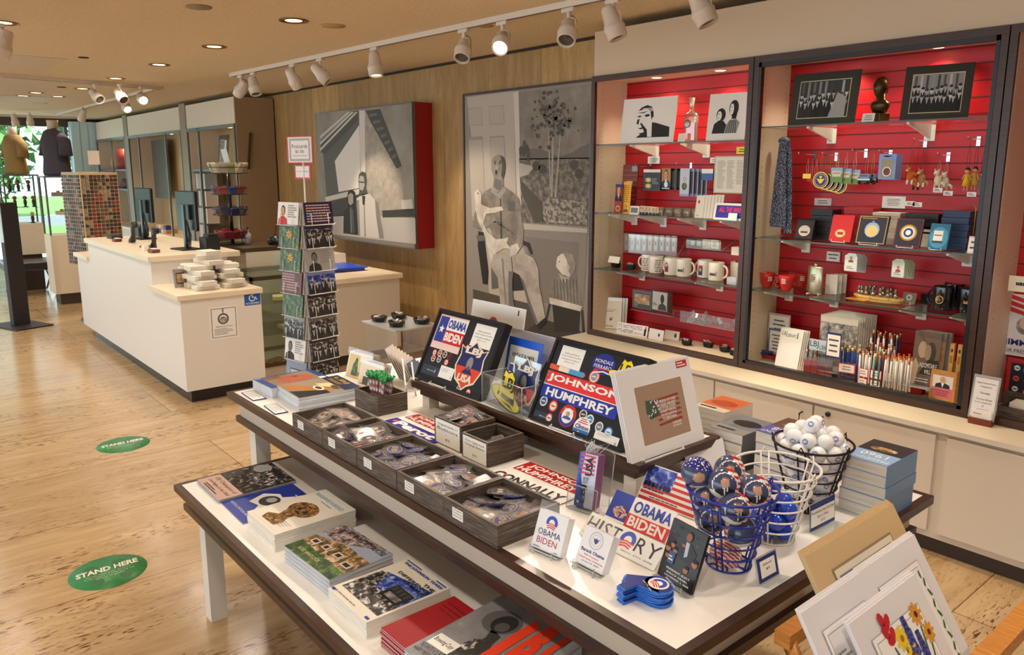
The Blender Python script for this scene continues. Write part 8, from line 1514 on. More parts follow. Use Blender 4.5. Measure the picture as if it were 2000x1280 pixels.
def pr1(mb, w, h):
  for q, c_ in ((.17, '#9a8468'), (.18, '#e6dcc8'), (.205, '#a99a80'), (.21, '#4a5c8c')): mb.rect(w*q, h*.1, w*(1 - q), h*(1.08 - q), C(c_, .5), 0, 1 + q*30)
  mb.rect(w*.58, h*.5, w*.79, h*.872, PH_GN, 0, 9); mb.rect(w*.21, h*.3, w*.6, h*.872, C('#6f86bb', .5), 0, 8.5)
WM = C('#e4e1e4', .4)
for (x, y0, y1, zt, h_, cm, art, n, nm, lab) in ((-.68, 1.295, 1.665, .928, .50, C('#cdb184', .5), pr1, 4, 'tan', 'tan matted print with a blue sky scene in the rack'),
    (-.605, 1.36, 1.600, .905, .42, WM, mat_art(fl3), 3, 'right', 'white matted botanical print with a leafy stem, at the rear right of the rack'),
    (-.600, 1.145, 1.362, .908, .42, WM, mat_art(fl2), 3, 'left', 'white matted print with pink and blue flowers, left side of the rack'),
    (-.545, 1.205, 1.465, .890, .42, WM, mat_art(fl1), 3, 'front', 'white matted wildflower bouquet print at the front of the rack')):
  for k in range(n):
    M, w_, hh = pframe(x - .0055*k, y0 + .003*k, y1 + .003*k, zt + .0005*k, h_); slab('matted_print', lab if not k else 'mounted print filed behind the ' + {'tan': 'tan matted print', 'right': 'leafy stem print', 'left': 'pink flower print', 'front': 'bouquet print'}[nm] + ', ' + ('rearmost' if k == n - 1 else ORD[k] + ' from the front'), 'print', (M, w_, hh), .004, cm, art if not k else None, 'prints in the rack' if k else None)
OAK = noise_mat('honey_oak', [(.3, '#b5702c'), (.7, '#d9974a')], (3, 30, 30), 4, rough=.4)
t = thing('print_rack', 'honey-coloured wooden folding rack holding the matted prints', 'rack', at(-.62, 1.12, 0)); p0 = onX((1552, 1225), -.62); zr = p0.z
for y in (.24, .78): MB().tube([(-.115, y, .70), (.27, y, 0)], .016, OAK, 4).build('leg', t); MB().tube([(.20, y - .06, .75), (-.10, y - .06, .0)], .016, OAK, 4).build('leg', t)
MB().box(-.135, -.10, .22, .82, .69, .722, OAK).build('rail', t); MB().box(.182, .218, .13, .80, .745, .775, OAK).build('rail', t)
MB().box(.02, .26, .0, .62, .375, .385, C('#c9b08a', .7)).build('canvas_base', t)
# ================================================================== checkout counter
LW = C('#e9e4dc', .4); LT = C('#ecdcc0', .3); CY0, CY1 = 1.625, 2.21
t = thing('checkout_counter', 'long white stepped checkout counter with a lower accessible end', 'counter', at(-8.75, CY0, 0)); D = CY1 - CY0
MB().box(.25, 3.17, .06, D - .03, 0, .1, KICKM).build('plinth', t)
MB().box(.55, 2.60, .012, D, .1, .965, LW).box(.02, .55, .012, D, .1, .79, LW).box(2.60, 3.24, .012, D, .1, .752, LW).build('body', t)
MB().bbox(.52, 2.62, -.012, D + .1, .965, 1.008, LT, .003).build('worktop', t); MB().bbox(2.601, 3.255, -.012, D + .012, .752, .792, LT, .003).build('worktop', t); MB().bbox(-.03, .5499, -.012, D, .79, .83, LT, .003).build('worktop', t)
XF = -5.509
def facex(x, y0, y1, z0, z1): return mat_uvn(Vector((x, y0, z0)), Vector((0, 1, 0)), Vector((0, 0, 1)), Vector((1, 0, 0))), y1 - y0, z1 - z0
def a_po(mb, w, h):
  mb.rect(w*.06, h*.05, w*.94, h*.95, INK, 0, 1); mb.rect(w*.08, h*.065, w*.92, h*.935, PAPER, 0, 2); mb.ringp(w*.48, h*.62, w*.2, w*.14, G(95), 0, 3); mb.ell(w*.48, h*.6, w*.13, w*.1, PH_GR, 0, 4); mb.poly([(w*.44, h*.93), (w*.52, h*.93), (w*.49, h*.74), (w*.47, h*.74)], G(140), 0, 3)
  mb.text('White House Christmas', w*.2, h*.36, w*.8, h*.41, INK, 0, 3); mb.lines(w*.15, h*.12, w*.85, h*.33, 5, GREY1, 0, 3)
slab('notice_poster', 'white notice with an ornament picture taped to the counter end', 'poster', facex(XF, 1.826, 2.028, .448, .682), .001, PAPER, a_po)
def a_ac(mb, w, h):
  mb.ell(w*.5, h*.86, w*.05, h*.05, PAPER, 0, 1, 12); mb.ringp(w*.48, h*.5, w*.21, w*.15, PAPER, 0, 1, 24, 1.9, 6.2); mb.poly([(w*.47, h*.8), (w*.53, h*.8), (w*.53, h*.52), (w*.47, h*.52)], PAPER, 0, 1); mb.poly([(w*.5, h*.58), (w*.7, h*.58), (w*.82, h*.36), (w*.76, h*.34), (w*.66, h*.52), (w*.5, h*.52)], PAPER, 0, 1); mb.text('ACCESSIBLE', w*.06, h*.08, w*.94, h*.2, PAPER, 0, 1, .02)
slab('accessible_sign', 'blue accessible wheelchair sign on the counter end', 'sign', facex(XF, 2.085, 2.205, .668, .772), .001, C('#1a62b4', .4), a_ac)
# pile of boxed books
R = random.Random(6); BKC = C('#e3dccd', .5); n_ = 0
for lay in range(8):
  nx = (4, 4, 3, 3, 2, 2, 1, 1)[lay]; ny = (2, 2, 2, 2, 2, 1, 1, 1)[lay]
  for i in range(nx):
    for j in range(ny):
      x = -5.86 + (i - (nx - 1)/2)*.125; y = 1.97 + (j - (ny - 1)/2)*.20
      for e in range(1 if lay == 7 else 1):
        o = MB().bbox(-.055, .055, -.085, .085, 0, .0325, BKC, .002).box(-.0552, .0552, -.0852, .0852, .008, .009, C('#a89c8c', .6)).box(-.0552, .0552, -.0852, .0852, .024, .025, C('#a89c8c', .6)).build('boxed_book', mat=at(x, y, .793 + lay*.0328, R.uniform(-.3, .3) + (1.57 if lay % 2 else 0)))
        tag(o, 'white boxed book, ' + ('bottom' if lay == 0 else 'top' if lay == 7 else ORD[lay]) + ' layer of the counter pile, ' + ('front', 'back')[j] + ' row, ' + ORD[i].replace('topmost', 'first'), 'book', 'books layer ' + ORD[lay] + ' of the pile')
F = lean((343, 563), (369, 560), (335, 527), .793, 10); slab('picture_frame', 'grey framed ornament picture on an easel before the book pile', 'picture frame', F, .01, C('#8f8a84', .5), lambda mb, w, h: (mb.rect(w*.15, h*.2, w*.8, h*.8, INK, 0, 1), mb.rect(w*.2, h*.26, w*.75, h*.74, PH_TAN, 0, 2))); easelet(F, 'clear easel under the grey framed ornament picture')
slab('placard', 'small white placard with a dark edge, left of the book pile', 'placard', lean((304, 546), (330, 547), (303, 531), .793, 8), .003, G(60), lambda mb, w, h: (mb.rect(w*.05, h*.06, w*.95, h*.94, PAPER, 0, 1), mb.lines(w*.15, h*.2, w*.85, h*.8, 4, GREY1, 0, 2)))
# monitors
MK = C('#1b1d21', .25); MS = C('#5c656c', .25, .7)
def monitor(x, y, lab):
  t = thing('computer_monitor', lab, 'monitor', at(x, y, 1.008, .15)); MB().box(-.015, .015, .035, .055, .01, .36, MS).build('stand_pole', t); MB().bbox(-.11, .11, -.04, .12, 0, .012, MK).build('stand_foot', t)
  MB().bbox(-.17, .17, .0, .035, .15, .47, MK, .008).box(-.1, .1, -.012, .0, .24, .36, MK).build('screen_housing', t, mat=at(x - .07, y + .075, 1.008, .12)); mb = MB()
  for k in range(4): mb.tube([(.03, .05, .24), (.03 + k*.012, .06, .12), (.02 + k*.02, .04, .01)], .004, MK, 5)
  mb.build('cables', t)
monitor(-6.50, 1.97, 'nearer black computer monitor seen from behind on the counter'); monitor(-7.75, 1.98, 'farther black computer monitor seen from behind on the counter')
for (x, y), lab in (((-7.42, 1.85), 'curved black card reader beside the farther monitor'), ((-6.62, 1.80), 'black card reader beside the nearer monitor')):
  tag(MB().tube([(-.06, 0, .005), (-.03, .0, .02), (0, 0, .06), (.01, 0, .12), (.05, 0, .16), (.10, 0, .15)], [.03, .03, .018, .02, .028, .02], MK, 8).build('card_reader', mat=at(x, y, 1.012)), lab, 'card reader')
for x, y, sx, sy, sz, c_, n, lab in ((-8.0, 1.83, .07, .05, .02, '#1b1d21', 'keyboard', 'low black keyboard at the far end of the counter'), (-7.62, 1.76, .04, .03, .02, '#6a3020', 'card_holder', 'small wooden card holder beside the farther monitor'), (-6.85, 1.80, .07, .03, .012, '#1b1d21', 'card_terminal', 'flat black terminal lying on the near counter'), (-6.62, 1.73, .03, .02, .03, '#e9e0cf', 'note_block', 'small white block on the near counter'), (-6.42, 1.74, .05, .03, .02, '#6a3020', 'card_holder', 'small wooden card holder at the near counter edge'), (-6.35, 2.15, .06, .06, .08, '#1c1e20', 'receipt_printer', 'black receipt printer behind the book pile'), (-8.1, 2.1, .05, .05, .07, '#1c1e20', 'receipt_printer', 'black receipt printer beside the farther monitor')):
  tag(MB().bbox(-sx, sx, -sy, sy, 0, sz*1.3, C(c_, .35), .004).bbox(-sx*.8, sx*.8, -sy*.5, sy*.9, sz*1.3, sz*1.6, C('#efe6d6', .4) if 'card_h' in n else C(c_, .3), .002).build(n, mat=at(x, y, 1.0085, .1)), lab, n.replace('_', ' '))
# glass showcase, back unit and white desk
BZ = C('#5a4a36', .35, .5)
t = thing('glass_showcase', 'bronze-framed glass showcase between counter and postcard rack', 'showcase', at(-6.38, 2.25, 0)); mb = MB(); W, D, H = .58, .62, .83
for x in (0, W - .02):
  for y in (0, D - .02): mb.box(x, x + .02, y, y + .02, .1, H, BZ)
for z in (.1, H - .03): mb.box(0, W, 0, .02, z, z + .03, BZ); mb.box(0, W, D - .02, D, z, z + .03, BZ); mb.box(W - .02, W, .02, D - .02, z, z + .03, BZ); mb.box(0, .02, .02, D - .02, z, z + .03, BZ)
mb.build('frame', t); MB().box(0.01, W - .01, .01, D - .01, 0, .1, LAMIN).build('base', t); MB().box(0, .01, .02, D - .02, .13, H - .03, IVORY).build('back_panel', t)
for z in (.35, .6): MB().box(.02, W - .03, .02, D - .02, z, z + .006, GLASS).build('glass_shelf', t)
MB().box(.0, W, .0, D, H, H + .008, GLASS).build('glass_top', t); MB().box(W - .012, W - .008, .02, D - .02, .13, H - .03, GLASS).build('glass_front', t)
for k, (y, z, c_, lab) in enumerate(((.1, .104, '#a82a20', 'red item on the floor of the glass showcase'), (.25, .104, '#7a2a20', 'dark red strap lying in the glass showcase'), (.4, .104, '#d8cdb8', 'cream leaflet on the floor of the glass showcase'), (.3, .608, '#e6c98a', 'lit cream box on the upper glass shelf of the showcase'), (.35, .358, '#cbbd98', 'small pale item on the middle shelf of the showcase'))):
  tag(MB().bbox(-.05, .05, -.07, .07, 0, .012 if k < 3 else .03, C(c_, .5), .002).build('showcase_item', mat=at(-6.38 + .40, 2.25 + y, z, .4*k)), lab, 'merchandise')
t = thing('back_counter', 'dark-topped back counter with a white panel behind the showcase', 'counter', at(-7.0, 2.46, 0)); MB().box(0, .6, 0, .42, 0, .96, LAMIN).build('body', t); MB().box(-.02, .6, -.02, .43, .96, .995, BZ).build('top', t); MB().box(.6, .606, .22, .41, .74, .94, C('#cfd3c0', .4)).build('panel', t)
t = thing('white_desk', 'white desk with a pale top by the travertine wall', 'desk', at(-7.3, 2.93, 0)); MB().box(.02, 1.46, .02, .63, 0, .09, KICK).build('plinth', t); MB().box(0, 1.49, 0, .66, .09, .71, LAMIN).build('body', t); MB().bbox(-.02, 1.52, -.02, .68, .71, .752, LT).build('top', t)
tag(MB().prism([(-.18, -.14), (.18, -.14), (.2, .14), (-.2, .14)], 0, .025, C('#2340b0', .35)).prism([(-.2, -.16), (.2, -.16), (.22, .16), (-.22, .16)], .025, .034, C('#2a50c8', .3)).build('blue_tray', mat=at(-6.35, 3.3, .754)), 'blue plastic tray lying on the white desk', 'tray')
tag(MB().bbox(-.2, .2, -.15, .15, 0, .1, C('#ddd6cc', .4)).box(-.19, .19, -.151, -.14, .02, .06, C('#b9b4ac', .4)).build('desk_printer', mat=at(-6.9, 3.4, .754)), 'white printer at the back of the white desk', 'printer')
q = onZ((505, 480), .995); t = thing('sanitizer_bottle', 'clear pump bottle of hand sanitizer behind the postcard rack', 'bottle', at(-6.75, 2.62, .996)); MB().lathe([(0, 0), (.03, .0), (.032, .09), (.012, .11), (.012, .125)], clear('bottle_plastic', '#ffffff', .3, .05, .4, '#d5dde0'), 14).build('bottle', t); MB().tube([(0, 0, .12), (0, 0, .15), (.03, 0, .15)], .005, MK).build('pump', t)
tag(MB().tube([(-.1, 0, .02), (0, .0, .05), (.1, 0, .03)], [.03, .045, .025], MK, 8).tube([(.0, .0, .05), (.02, .02, .2), (.08, .03, .22)], .003, MK, 5).build('desk_phone', mat=at(-6.55, 2.78, .998)), 'dark phone with a coiled cord beside the sanitizer bottle', 'phone')
# snack rack
q = Vector((-6.85, 2.52, .996)); t = thing('snack_rack', 'black wire spinner of wrapped sweets and bags above the book pile', 'rack', at(q.x, q.y, q.z)); MB().tube([(0, 0, 0), (0, 0, .62)], .016, MK, 8).cyl(.13, 0, .012, MK, 20).build('pole', t)
for k, (z, r_, cs) in enumerate(((.06, .15, ('#8a1f2a', '#7a2430')), (.26, .15, ('#23264e', '#2c2f66', '#3a2a3c')), (.44, .155, ('#7a2a24', '#8e3a30', '#2f4a86')), (.62, .165, ('#8c8c68', '#b9ad94', '#9a9078')))):
  tr = MB().tube([(r_*math.cos(a*PI/10), r_*math.sin(a*PI/10), z) for a in range(20)], .004, MK, 5, True).tube([(r_*math.cos(a*PI/10), r_*math.sin(a*PI/10), z + .05) for a in range(20)], .003, MK, 5, True).build('wire_tier', t)
  for a in range(12):
    b_ = a*PI/6 + k; M = at(q.x, q.y, q.z) @ Matrix.Rotation(b_, 4, 'Z') @ Matrix.Translation((r_*.72, 0, z)) @ Matrix.Rotation(.45, 4, 'Y') @ Matrix.Rotation(random.uniform(-.3, .3), 4, 'X')
    tag(MB().bbox(-.012, .012, -.035, .035, 0, .10 if k == 3 else .075, C(cs[a % len(cs)], .3), .008).build('snack_bag', mat=M), ('red snack bag on the lowest tier of the wire spinner', 'dark blue snack bag on the second tier of the wire spinner', 'red or blue snack bag on the third tier of the wire spinner', 'greenish snack bag on the top tier of the wire spinner')[k], 'snack', ('lowest', 'second', 'third', 'top')[k] + ' tier snack bags')
tag(MB().box(-.025, .025, 0, .004, 0, .13, C('#c9d3d4', .3)).tube([(0, 0, -.05), (0, 0, 0)], .003, MK).build('price_sign', mat=at(q.x, q.y, q.z + .70) @ Matrix.Rotation(.9, 4, 'Z') @ Matrix.Rotation(-.2, 4, 'Y')), 'small pale price sign on top of the snack spinner', 'price sign')
# ---- postcard spinner
SX, SY = -3.31, 1.56; va = math.atan2(-SY, -SX); t = thing('postcard_rack', 'tall white wire postcard spinner with a pale pole', 'rack', at(SX, SY, 0)); GP = C('#a9b4bd', .35, .3)
MB().lathe([(.2, 0), (.2, .02), (.03, .04), (.022, .06)], GP, 24).cyl(.022, .06, 1.50, GP, 14).cyl(.004, 1.50, 1.68, WIREW, 8).build('pole', t)
SPEC = [[('#efe9e4', 'lady'), ('#3a2c16', 'flower'), ('#2c3020', 'flower'), ('#5e1c1c', 'text'), ('#24401c', 'tree'), ('#8f8c88', 'bw'), ('#efe9e4', 'man'), ('#8a93ad', 'house')], [('#262448', 'text'), ('#2e2c58', 'group'), ('#a8a49e', 'man'), ('#8a90b8', 'crowd'), ('#2c2626', 'bw'), ('#6e6a68', 'bw'), ('#2e2824', 'group'), ('#3a3634', 'bw')]]
LABC = {'lady': 'white postcard of a smiling figure in red', 'flower': 'postcard of yellow flowers', 'text': 'postcard printed with lines of text', 'tree': 'dark green foliage postcard', 'bw': 'black-and-white group postcard', 'man': 'postcard with a grey portrait', 'house': 'pale blue house postcard', 'group': 'dark postcard of a small group', 'crowd': 'violet-toned crowd postcard'}
for side in range(4):
  an = va + PI + PI if False else math.atan2(-SY, -SX) ; an = math.atan2(-SY, -SX) + (-PI/4 - .16, PI/4 - .16, 3*PI/4 - .16, 5*PI/4 - .16)[side]; nx = Vector((math.cos(an), math.sin(an), 0)); ux = Vector((-nx.y, nx.x, 0))
  for row in range(8):
    z = 1.405 - row*.1035; o = Vector((SX, SY, z)) + nx*.082 - ux*.076; v = (Vector((0, 0, 1)) + nx*.0 - nx*.15*0 + nx*-.12).normalized(); M = mat_uvn(o, ux, v, ux.cross(v)); mb = MB()
    for s_ in (.03, .12): mb.tube([(s_, .0, -.045), (s_, -.003, .026), (s_, .045, .026), (s_ - .012 if s_ < .1 else s_ + .02, .045, -.02)], .0018, WIREW, 5)
    mb.tube([(0, -.003, .024), (.152, -.003, .024)], .0018, WIREW, 5); mb.build('wire_pocket', t, mat=M)
    if side > 1: continue
    c_, kd = SPEC[side][row]
    def art(mb, w, h):
      if kd in ('lady', 'man'): bust(mb, w*.04, 0, w*.5, h*.9, SKIN if kd == 'lady' else G(120), INK, RED if kd == 'lady' else G(40), 2); mb.lines(w*.5, h*.3, w*.95, h*.9, 6, GREY1, 0, 2)
      elif kd == 'text': mb.lines(w*.06, h*.08, w*.94, h*.92, 7, C('#c9a9a0', .5), 0, 2, row)
      elif kd in ('flower', 'tree'): mb.rect(0, 0, w, h, PH_GN, 0, 1); (flower(mb, w*.5, h*.6, h*.22, '#e2b02a', '#a8761c', 7, 3) if kd == 'flower' else None)
      elif kd == 'house': mb.rect(w*.25, h*.3, w*.75, h*.55, G(200), 0, 2); mb.rect(w*.2, h*.55, w*.8, h*.6, G(60), 0, 3); mb.rect(0, 0, w, h*.2, PH_GR, 0, 2)
      else: mb.rect(0, 0, w, h*.85, PH_BW if kd != 'crowd' else PH_BL, 0, 1); crowd(mb, 0, 0, w, h*.9, 5, row, 22, 170, 3, h*.12)
    for k in range(4): slab('postcard', LABC[kd] + ', ' + ('left' if side == 0 else 'right') + ' side of the rack, row ' + ('one', 'two', 'three', 'four', 'five', 'six', 'seven', 'eight')[row] + ('' if not k else ', behind'), 'postcard', (M @ Matrix.Translation((0, .001, .020 - k*.012)), .152, .098), .004, C(c_, .35) if not k else C('#e2ddd6', .5), art if not k else None, None if not k else 'postcards behind, side ' + ORD[side] + ' row ' + ORD[row])
un = Vector((.95, -.31, 0)).normalized();
def sgn(x0, x1, yt, yb, lab, art, c_):
  pl = Vector((SX, SY, 0)); n_ = Vector((.30, -.95, 0)).normalized(); a = onP((x0, yb), pl, n_); b_ = onP((x1, yb), pl, n_); c2 = onP((x0, yt), pl, n_); u = Vector((b_.x - a.x, b_.y - a.y, 0)); w_ = u.length; u.normalize(); M = mat_uvn(a, u, Vector((0, 0, 1)), u.cross(Vector((0, 0, 1)))); slab('rack_sign', lab, 'sign', (M, w_, c2.z - a.z), .004, c_, art)
sgn(562, 611, 267, 319, 'red-backed sign reading Postcards $1.00 on top of the rack', lambda mb, w, h: (mb.rect(w*.05, h*.03, w*.98, h*.97, C('#f3e6e2', .5), 0, 1), mb.rect(w*.1, h*.08, w*.92, h*.92, C('#b9b3b0', .6), 0, 2), mb.rect(w*.17, h*.16, w*.86, h*.84, C('#f6efec', .5), 0, 3), mb.text('Postcards', w*.21, h*.56, w*.82, h*.70, INK, 0, 4), mb.text('$1.00', w*.34, h*.36, w*.68, h*.49, INK, 0, 4), mb.text('Unless Otherwise Marked', w*.24, h*.26, w*.79, h*.30, INK, 0, 4)), C('#d0303c', .4))
sgn(576, 607, 322, 350, 'smaller red-rimmed sign under the Postcards sign', lambda mb, w, h: (mb.rect(w*.08, h*.12, w*.92, h*.9, C('#f6efec', .5), 0, 1), mb.text('Yes, we have stamps!', w*.16, h*.48, w*.84, h*.58, INK, 0, 2)), C('#d0303c', .4))
# ---- clear stand with four black bowls
q = [onZ(p, .68) for p in ((706, 627), (770, 647), (848, 632))]; x0, y0, wx, wy = q[0].x, q[0].y, q[1].x - q[0].x, q[2].y - q[1].y
tag(MB().box(0, wx, 0, wy, .672, .68, AEDGE).box(.02, wx - .02, .02, .026, 0, .672, ACRYL).box(.02, wx - .02, wy - .026, wy - .02, 0, .672, ACRYL).build('acrylic_stand', mat=at(x0, y0, 0)), 'clear acrylic stand by the wall holding four black bowls', 'stand')
for dx, dy, lab in ((.07, .03, 'front left'), (.24, .03, 'front right'), (.07, .18, 'rear left'), (.26, .2, 'rear right')): bowl(prj((x0 + dx*wx/.33, y0 + dy, .682)), .682, .062, lab + ' black bowl on the clear stand')
# ================================================================== far display units
SG = C('#6b6f72', .35, .4); YB2 = 3.9
def unit(x0, x1, lab, mids, shelves):
  t = thing('far_display_unit', lab, 'display unit', at(x0, 3.45, 0)); W = x1 - x0; D = .46
  MB().box(0, W, 0, D, 0, .66, LAMIN).build('base', t); MB().box(-.0, W, -.03, D, .66, .70, LT).build('worktop', t); MB().box(0, W, 0, D, 2.17, 2.47, C('#d9cdbb', .5)).build('header', t)
  MB().box(0, .04, 0.01, D, .7, 2.17, IVORY).build('side_panel', t); MB().box(W - .03, W, 0.01, D, .7, 2.17, IVORY).build('side_panel', t); MB().box(.04, W - .03, D - .05, D, .7, 2.17, C('#bda57c', .5)).box(W*.62, W*.62 + .3, D - .055, D - .05, .7, 2.13, SLAT).build('slatwall_back', t)
  mb = MB(); [mb.box(a, a + .03, -.015, .01, .7, 2.17, SG) for a in [0, W - .03] + mids]; mb.box(.03, W - .03, -.015, .01, 2.13, 2.17, SG); mb.build('frame', t)
  for z in shelves: MB().box(.04, W - .03, 0, D - .05, z, z + .03, SG).build('shelf', t)
  for a in (.55, .75): MB().cyl(.05, 2.158, 2.168, emit('puck_glow', '#ffe2a8', 6.0), 14, (W*a, .2)).build('puck_light', t)
  lamp('puck_lamp', 'SPOT', (x0 + W*.6, 3.65, 2.14), 14, (1, .8, .5), (x0 + W*.6, 3.65, 0), .04, 140, .8); return t
unit(-10.75, -9.06, 'nearest far display unit with frames and a column of books', [.42], [1.62]); unit(-13.6, -11.0, 'middle far display unit with tall beige panels', [.55, 1.9], []); unit(-15.7, -13.85, 'farthest display unit with bags on its top shelf', [1.0], [1.62, 1.3])
tag(MB().box(0, .02, 0, .46, 0, 2.47, C('#9c8466', .5)).build('side_panel', mat=at(-9.055, 3.45, 0)), 'tall plain tan end panel of the far display units', 'panel')
for x in (-11.0, -13.85): tag(MB().box(.01, .24, .02, .4, 0, 2.5, C('#a89a88', .5)).build('grey_post', mat=at(x - (0 if x < -13 else 0), 3.44, 0)), ('nearer' if x > -12 else 'farther') + ' taupe post between the far display units', 'post') if False else None
for x0, x1, lab in ((-11.0, -10.755, 'nearer taupe post between the far display units'), (-13.845, -13.605, 'farther taupe post between the far display units')): tag(MB().box(x0 + .002, x1, 3.44, 3.8, 0, 2.5, C('#8f8170', .5)).build('taupe_post'), lab, 'post')
tag(MB().box(-13.3, -12.6, 3.70, 3.74, 1.2, 2.1, C('#56524a', .5)).build('dark_panel'), 'dark olive panel hanging inside the middle far unit', 'panel')
R = random.Random(2)
for r_ in range(4):
  for k in range(7): tag(MB().bbox(0, .035, 0, .16, 0, .2, C(R.choice(['#d9dde0', '#b9c4cc', '#5a4a44', '#efeae2']), .35), .002).build('book', mat=at(-10.69 + k*.05, 3.50, .72 + r_*.225)), 'upright book in the narrow column, ' + ('bottom', 'second', 'third', 'top')[r_] + ' row', 'book', 'upright books, ' + ('bottom', 'second', 'third', 'top')[r_] + ' row')
for x, c_, lab in ((-10.0, '#4a4234', 'dark framed print on the top shelf of the nearest far unit'), (-9.3, '#3a3228', 'dark framed print by the frame of the nearest far unit')): slab('framed_print', lab, 'framed print', (Matrix.Translation((x, 3.55, 1.652)) @ Matrix.Rotation(PI/2 - .12, 4, 'X'), .3, .42), .015, C(c_, .4), lambda mb, w, h: (mb.rect(w*.12, h*.12, w*.6, h*.88, PH_GR, 0, 1), mb.rect(w*.65, h*.15, w*.88, h*.85, CREAM, 0, 1)))
bustfig(at(-9.52, 3.68, 1.652, .3), .36, C('#e8dfc0', .4), 'white_bust', 'white bust between the framed prints in the nearest far unit', 'bust')
for x, z, sx, h_, c_, lab in ((-15.2, 1.652, .17, .22, '#b98f68', 'tan bag'), (-14.75, 1.652, .2, .34, '#9a3a34', 'red printed bag'), (-14.2, 1.652, .17, .30, '#ddd5c6', 'white printed bag'), (-14.6, 1.332, .2, .16, '#6a4438', 'dark folded bag')): tag(MB().lathe([(0, 0), (sx, 0), (sx*1.05, h_*.5), (sx*.7, h_), (0, h_)], C(c_, .7), 14, sq=.5).build('bag', mat=at(x, 3.62, z)), lab + ' on a shelf of the farthest display unit', 'bag')
for k in range(16): tag(MB().bbox(-.05, .05, -.04, .04, 0, .06, C(R.choice(['#8e2f2a', '#d9cbb4', '#2c3f86', '#c98f58']), .5), .003).build('small_box', mat=at(-12.55 + (k % 4)*.12, 3.52 + (k // 4 % 2)*.09, .702 + (k // 8)*.061, R.uniform(-.2, .2))), 'small coloured box heaped on the worktop of the middle far unit', 'box', 'small boxes in the middle far unit')
# ================================================================== entrance side
t = thing('hand_stanchion', 'slim black standing post on a flat base by the entrance', 'stand', at(-9.60, 1.2, 0, .35)); K2 = C('#252022', .5); MB().bbox(-.28, .28, -.19, .19, 0, .014, K2).build('base_plate', t); MB().bbox(-.035, .035, -.085, .085, .014, 1.31, K2, .004).build('column', t); MB().box(-.04, .04, -.092, -.086, .9, 1.31, AEDGE).build('clear_sleeve', t)
def glasscab(x0, x1, y0, y1, zb, zc, zt, lab):
  t = thing('glass_cabinet', lab, 'cabinet', at(x0, y0, 0)); W, D = x1 - x0, y1 - y0; MB().box(.0, W, 0, D, zb, zc, C('#dccdb4', .5)).build('body', t); MB().box(.05, W - .05, .05, D - .05, 0, zb, KICK).build('plinth', t); mb = MB()
  for x in (0, W - .02):
    for y in (0, D - .02): mb.box(x, x + .02, y, y + .02, zc, zt, SG)
  mb.box(0, W, 0, D, zt, zt + .02, SG); mb.build('frame', t)
  for z in (zc + (zt - zc)*.33, zc + (zt - zc)*.66): MB().box(.02, W - .02, .02, D - .02, z, z + .008, GLASS).build('glass_shelf', t)
glasscab(-11.15, -10.75, 1.75, 2.14, .14, .86, 1.55, 'tall white cabinet with a glass top under the dark shirt'); glasscab(-12.75, -12.35, 1.53, 1.95, .5, .92, 1.56, 'farther glass-topped cabinet under the tan shirt')
def shirt(x, y, z, c_, lab, s=1.0):
  t = thing('shirt_mannequin', lab, 'mannequin', at(x, y, z, .3)); m_ = noise_mat('cloth_' + c_, [(.3, c_), (.7, c_)], (1, 1, 1), 8, 3, rough=.9, bump=.6)
  MB().lathe([(0, 0), (.20*s, 0), (.215*s, .04), (.19*s, .2*s), (.195*s, .34*s), (.2*s, .44*s), (.15*s, .53*s), (.07*s, .565*s), (0, .57*s)], m_, 24, sq=.62).build('shirt_body', t)
  for s_ in (-1, 1): MB().tube([(s_*.15*s, 0, .47*s), (s_*.215*s, .01, .40*s), (s_*.235*s, .0, .24*s)], [.06*s, .07*s, .078*s], m_, 10).build('sleeve', t)
  MB().lathe([(.065*s, .54*s), (.058*s, .62*s), (.065*s, .66*s), (0, .66*s)], C('#c9b9a4', .6), 16).build('neck', t)
shirt(-10.93, 1.93, 1.572, '#3c3640', 'mannequin torso in a dark charcoal shirt on the tall cabinet'); shirt(-12.5, 1.72, 1.582, '#8a7040', 'mannequin torso in a tan shirt near the left edge', .95)
for k, (x, y, z) in enumerate(((-12.5, 1.62, 1.352), (-12.5, 1.72, 1.352), (-12.5, 1.84, 1.352), (-12.5, 1.66, 1.14), (-12.5, 1.78, 1.14), (-12.5, 1.88, 1.14), (-12.45, 1.84, .922))): tag(MB().lathe([(.03, 0), (.03, .01), (.014, .012), (.022, .06), (.02, .09), (.008, .1)], C('#2a2426', .5), 10).ball(.028, C('#8a6448', .5) if k < 6 else C('#c9a24a', .5), (0, 0, .125), 10, 8).build('bobblehead_figure', mat=at(x, y, z)), 'small big-headed figurine, ' + ('left on the upper shelf', 'middle on the upper shelf', 'right on the upper shelf', 'left on the middle shelf', 'middle on the middle shelf', 'right on the middle shelf', 'fair-haired, on the lowest level')[k] + ' of the far cabinet', 'figurine', 'figurines in the far cabinet')
for y, z, c_, lab in ((2.03, .862, '#8a1620', 'dark red box with a gold oval in the tall cabinet'), (1.92, 1.10, '#c9c2a8', 'gold and white item on the middle shelf of the tall cabinet'), (1.9, 1.325, '#8c8480', 'grey item on the upper shelf of the tall cabinet')): tag(MB().bbox(-.02, .02, -.07, .07, 0, .11 if z < 1 else .05, C(c_, .4), .003).bbox(.0201, .021, -.02, .02, .04, .07, GOLD, .001).build('gift_box', mat=at(-10.87, y, z)), lab, 'box')
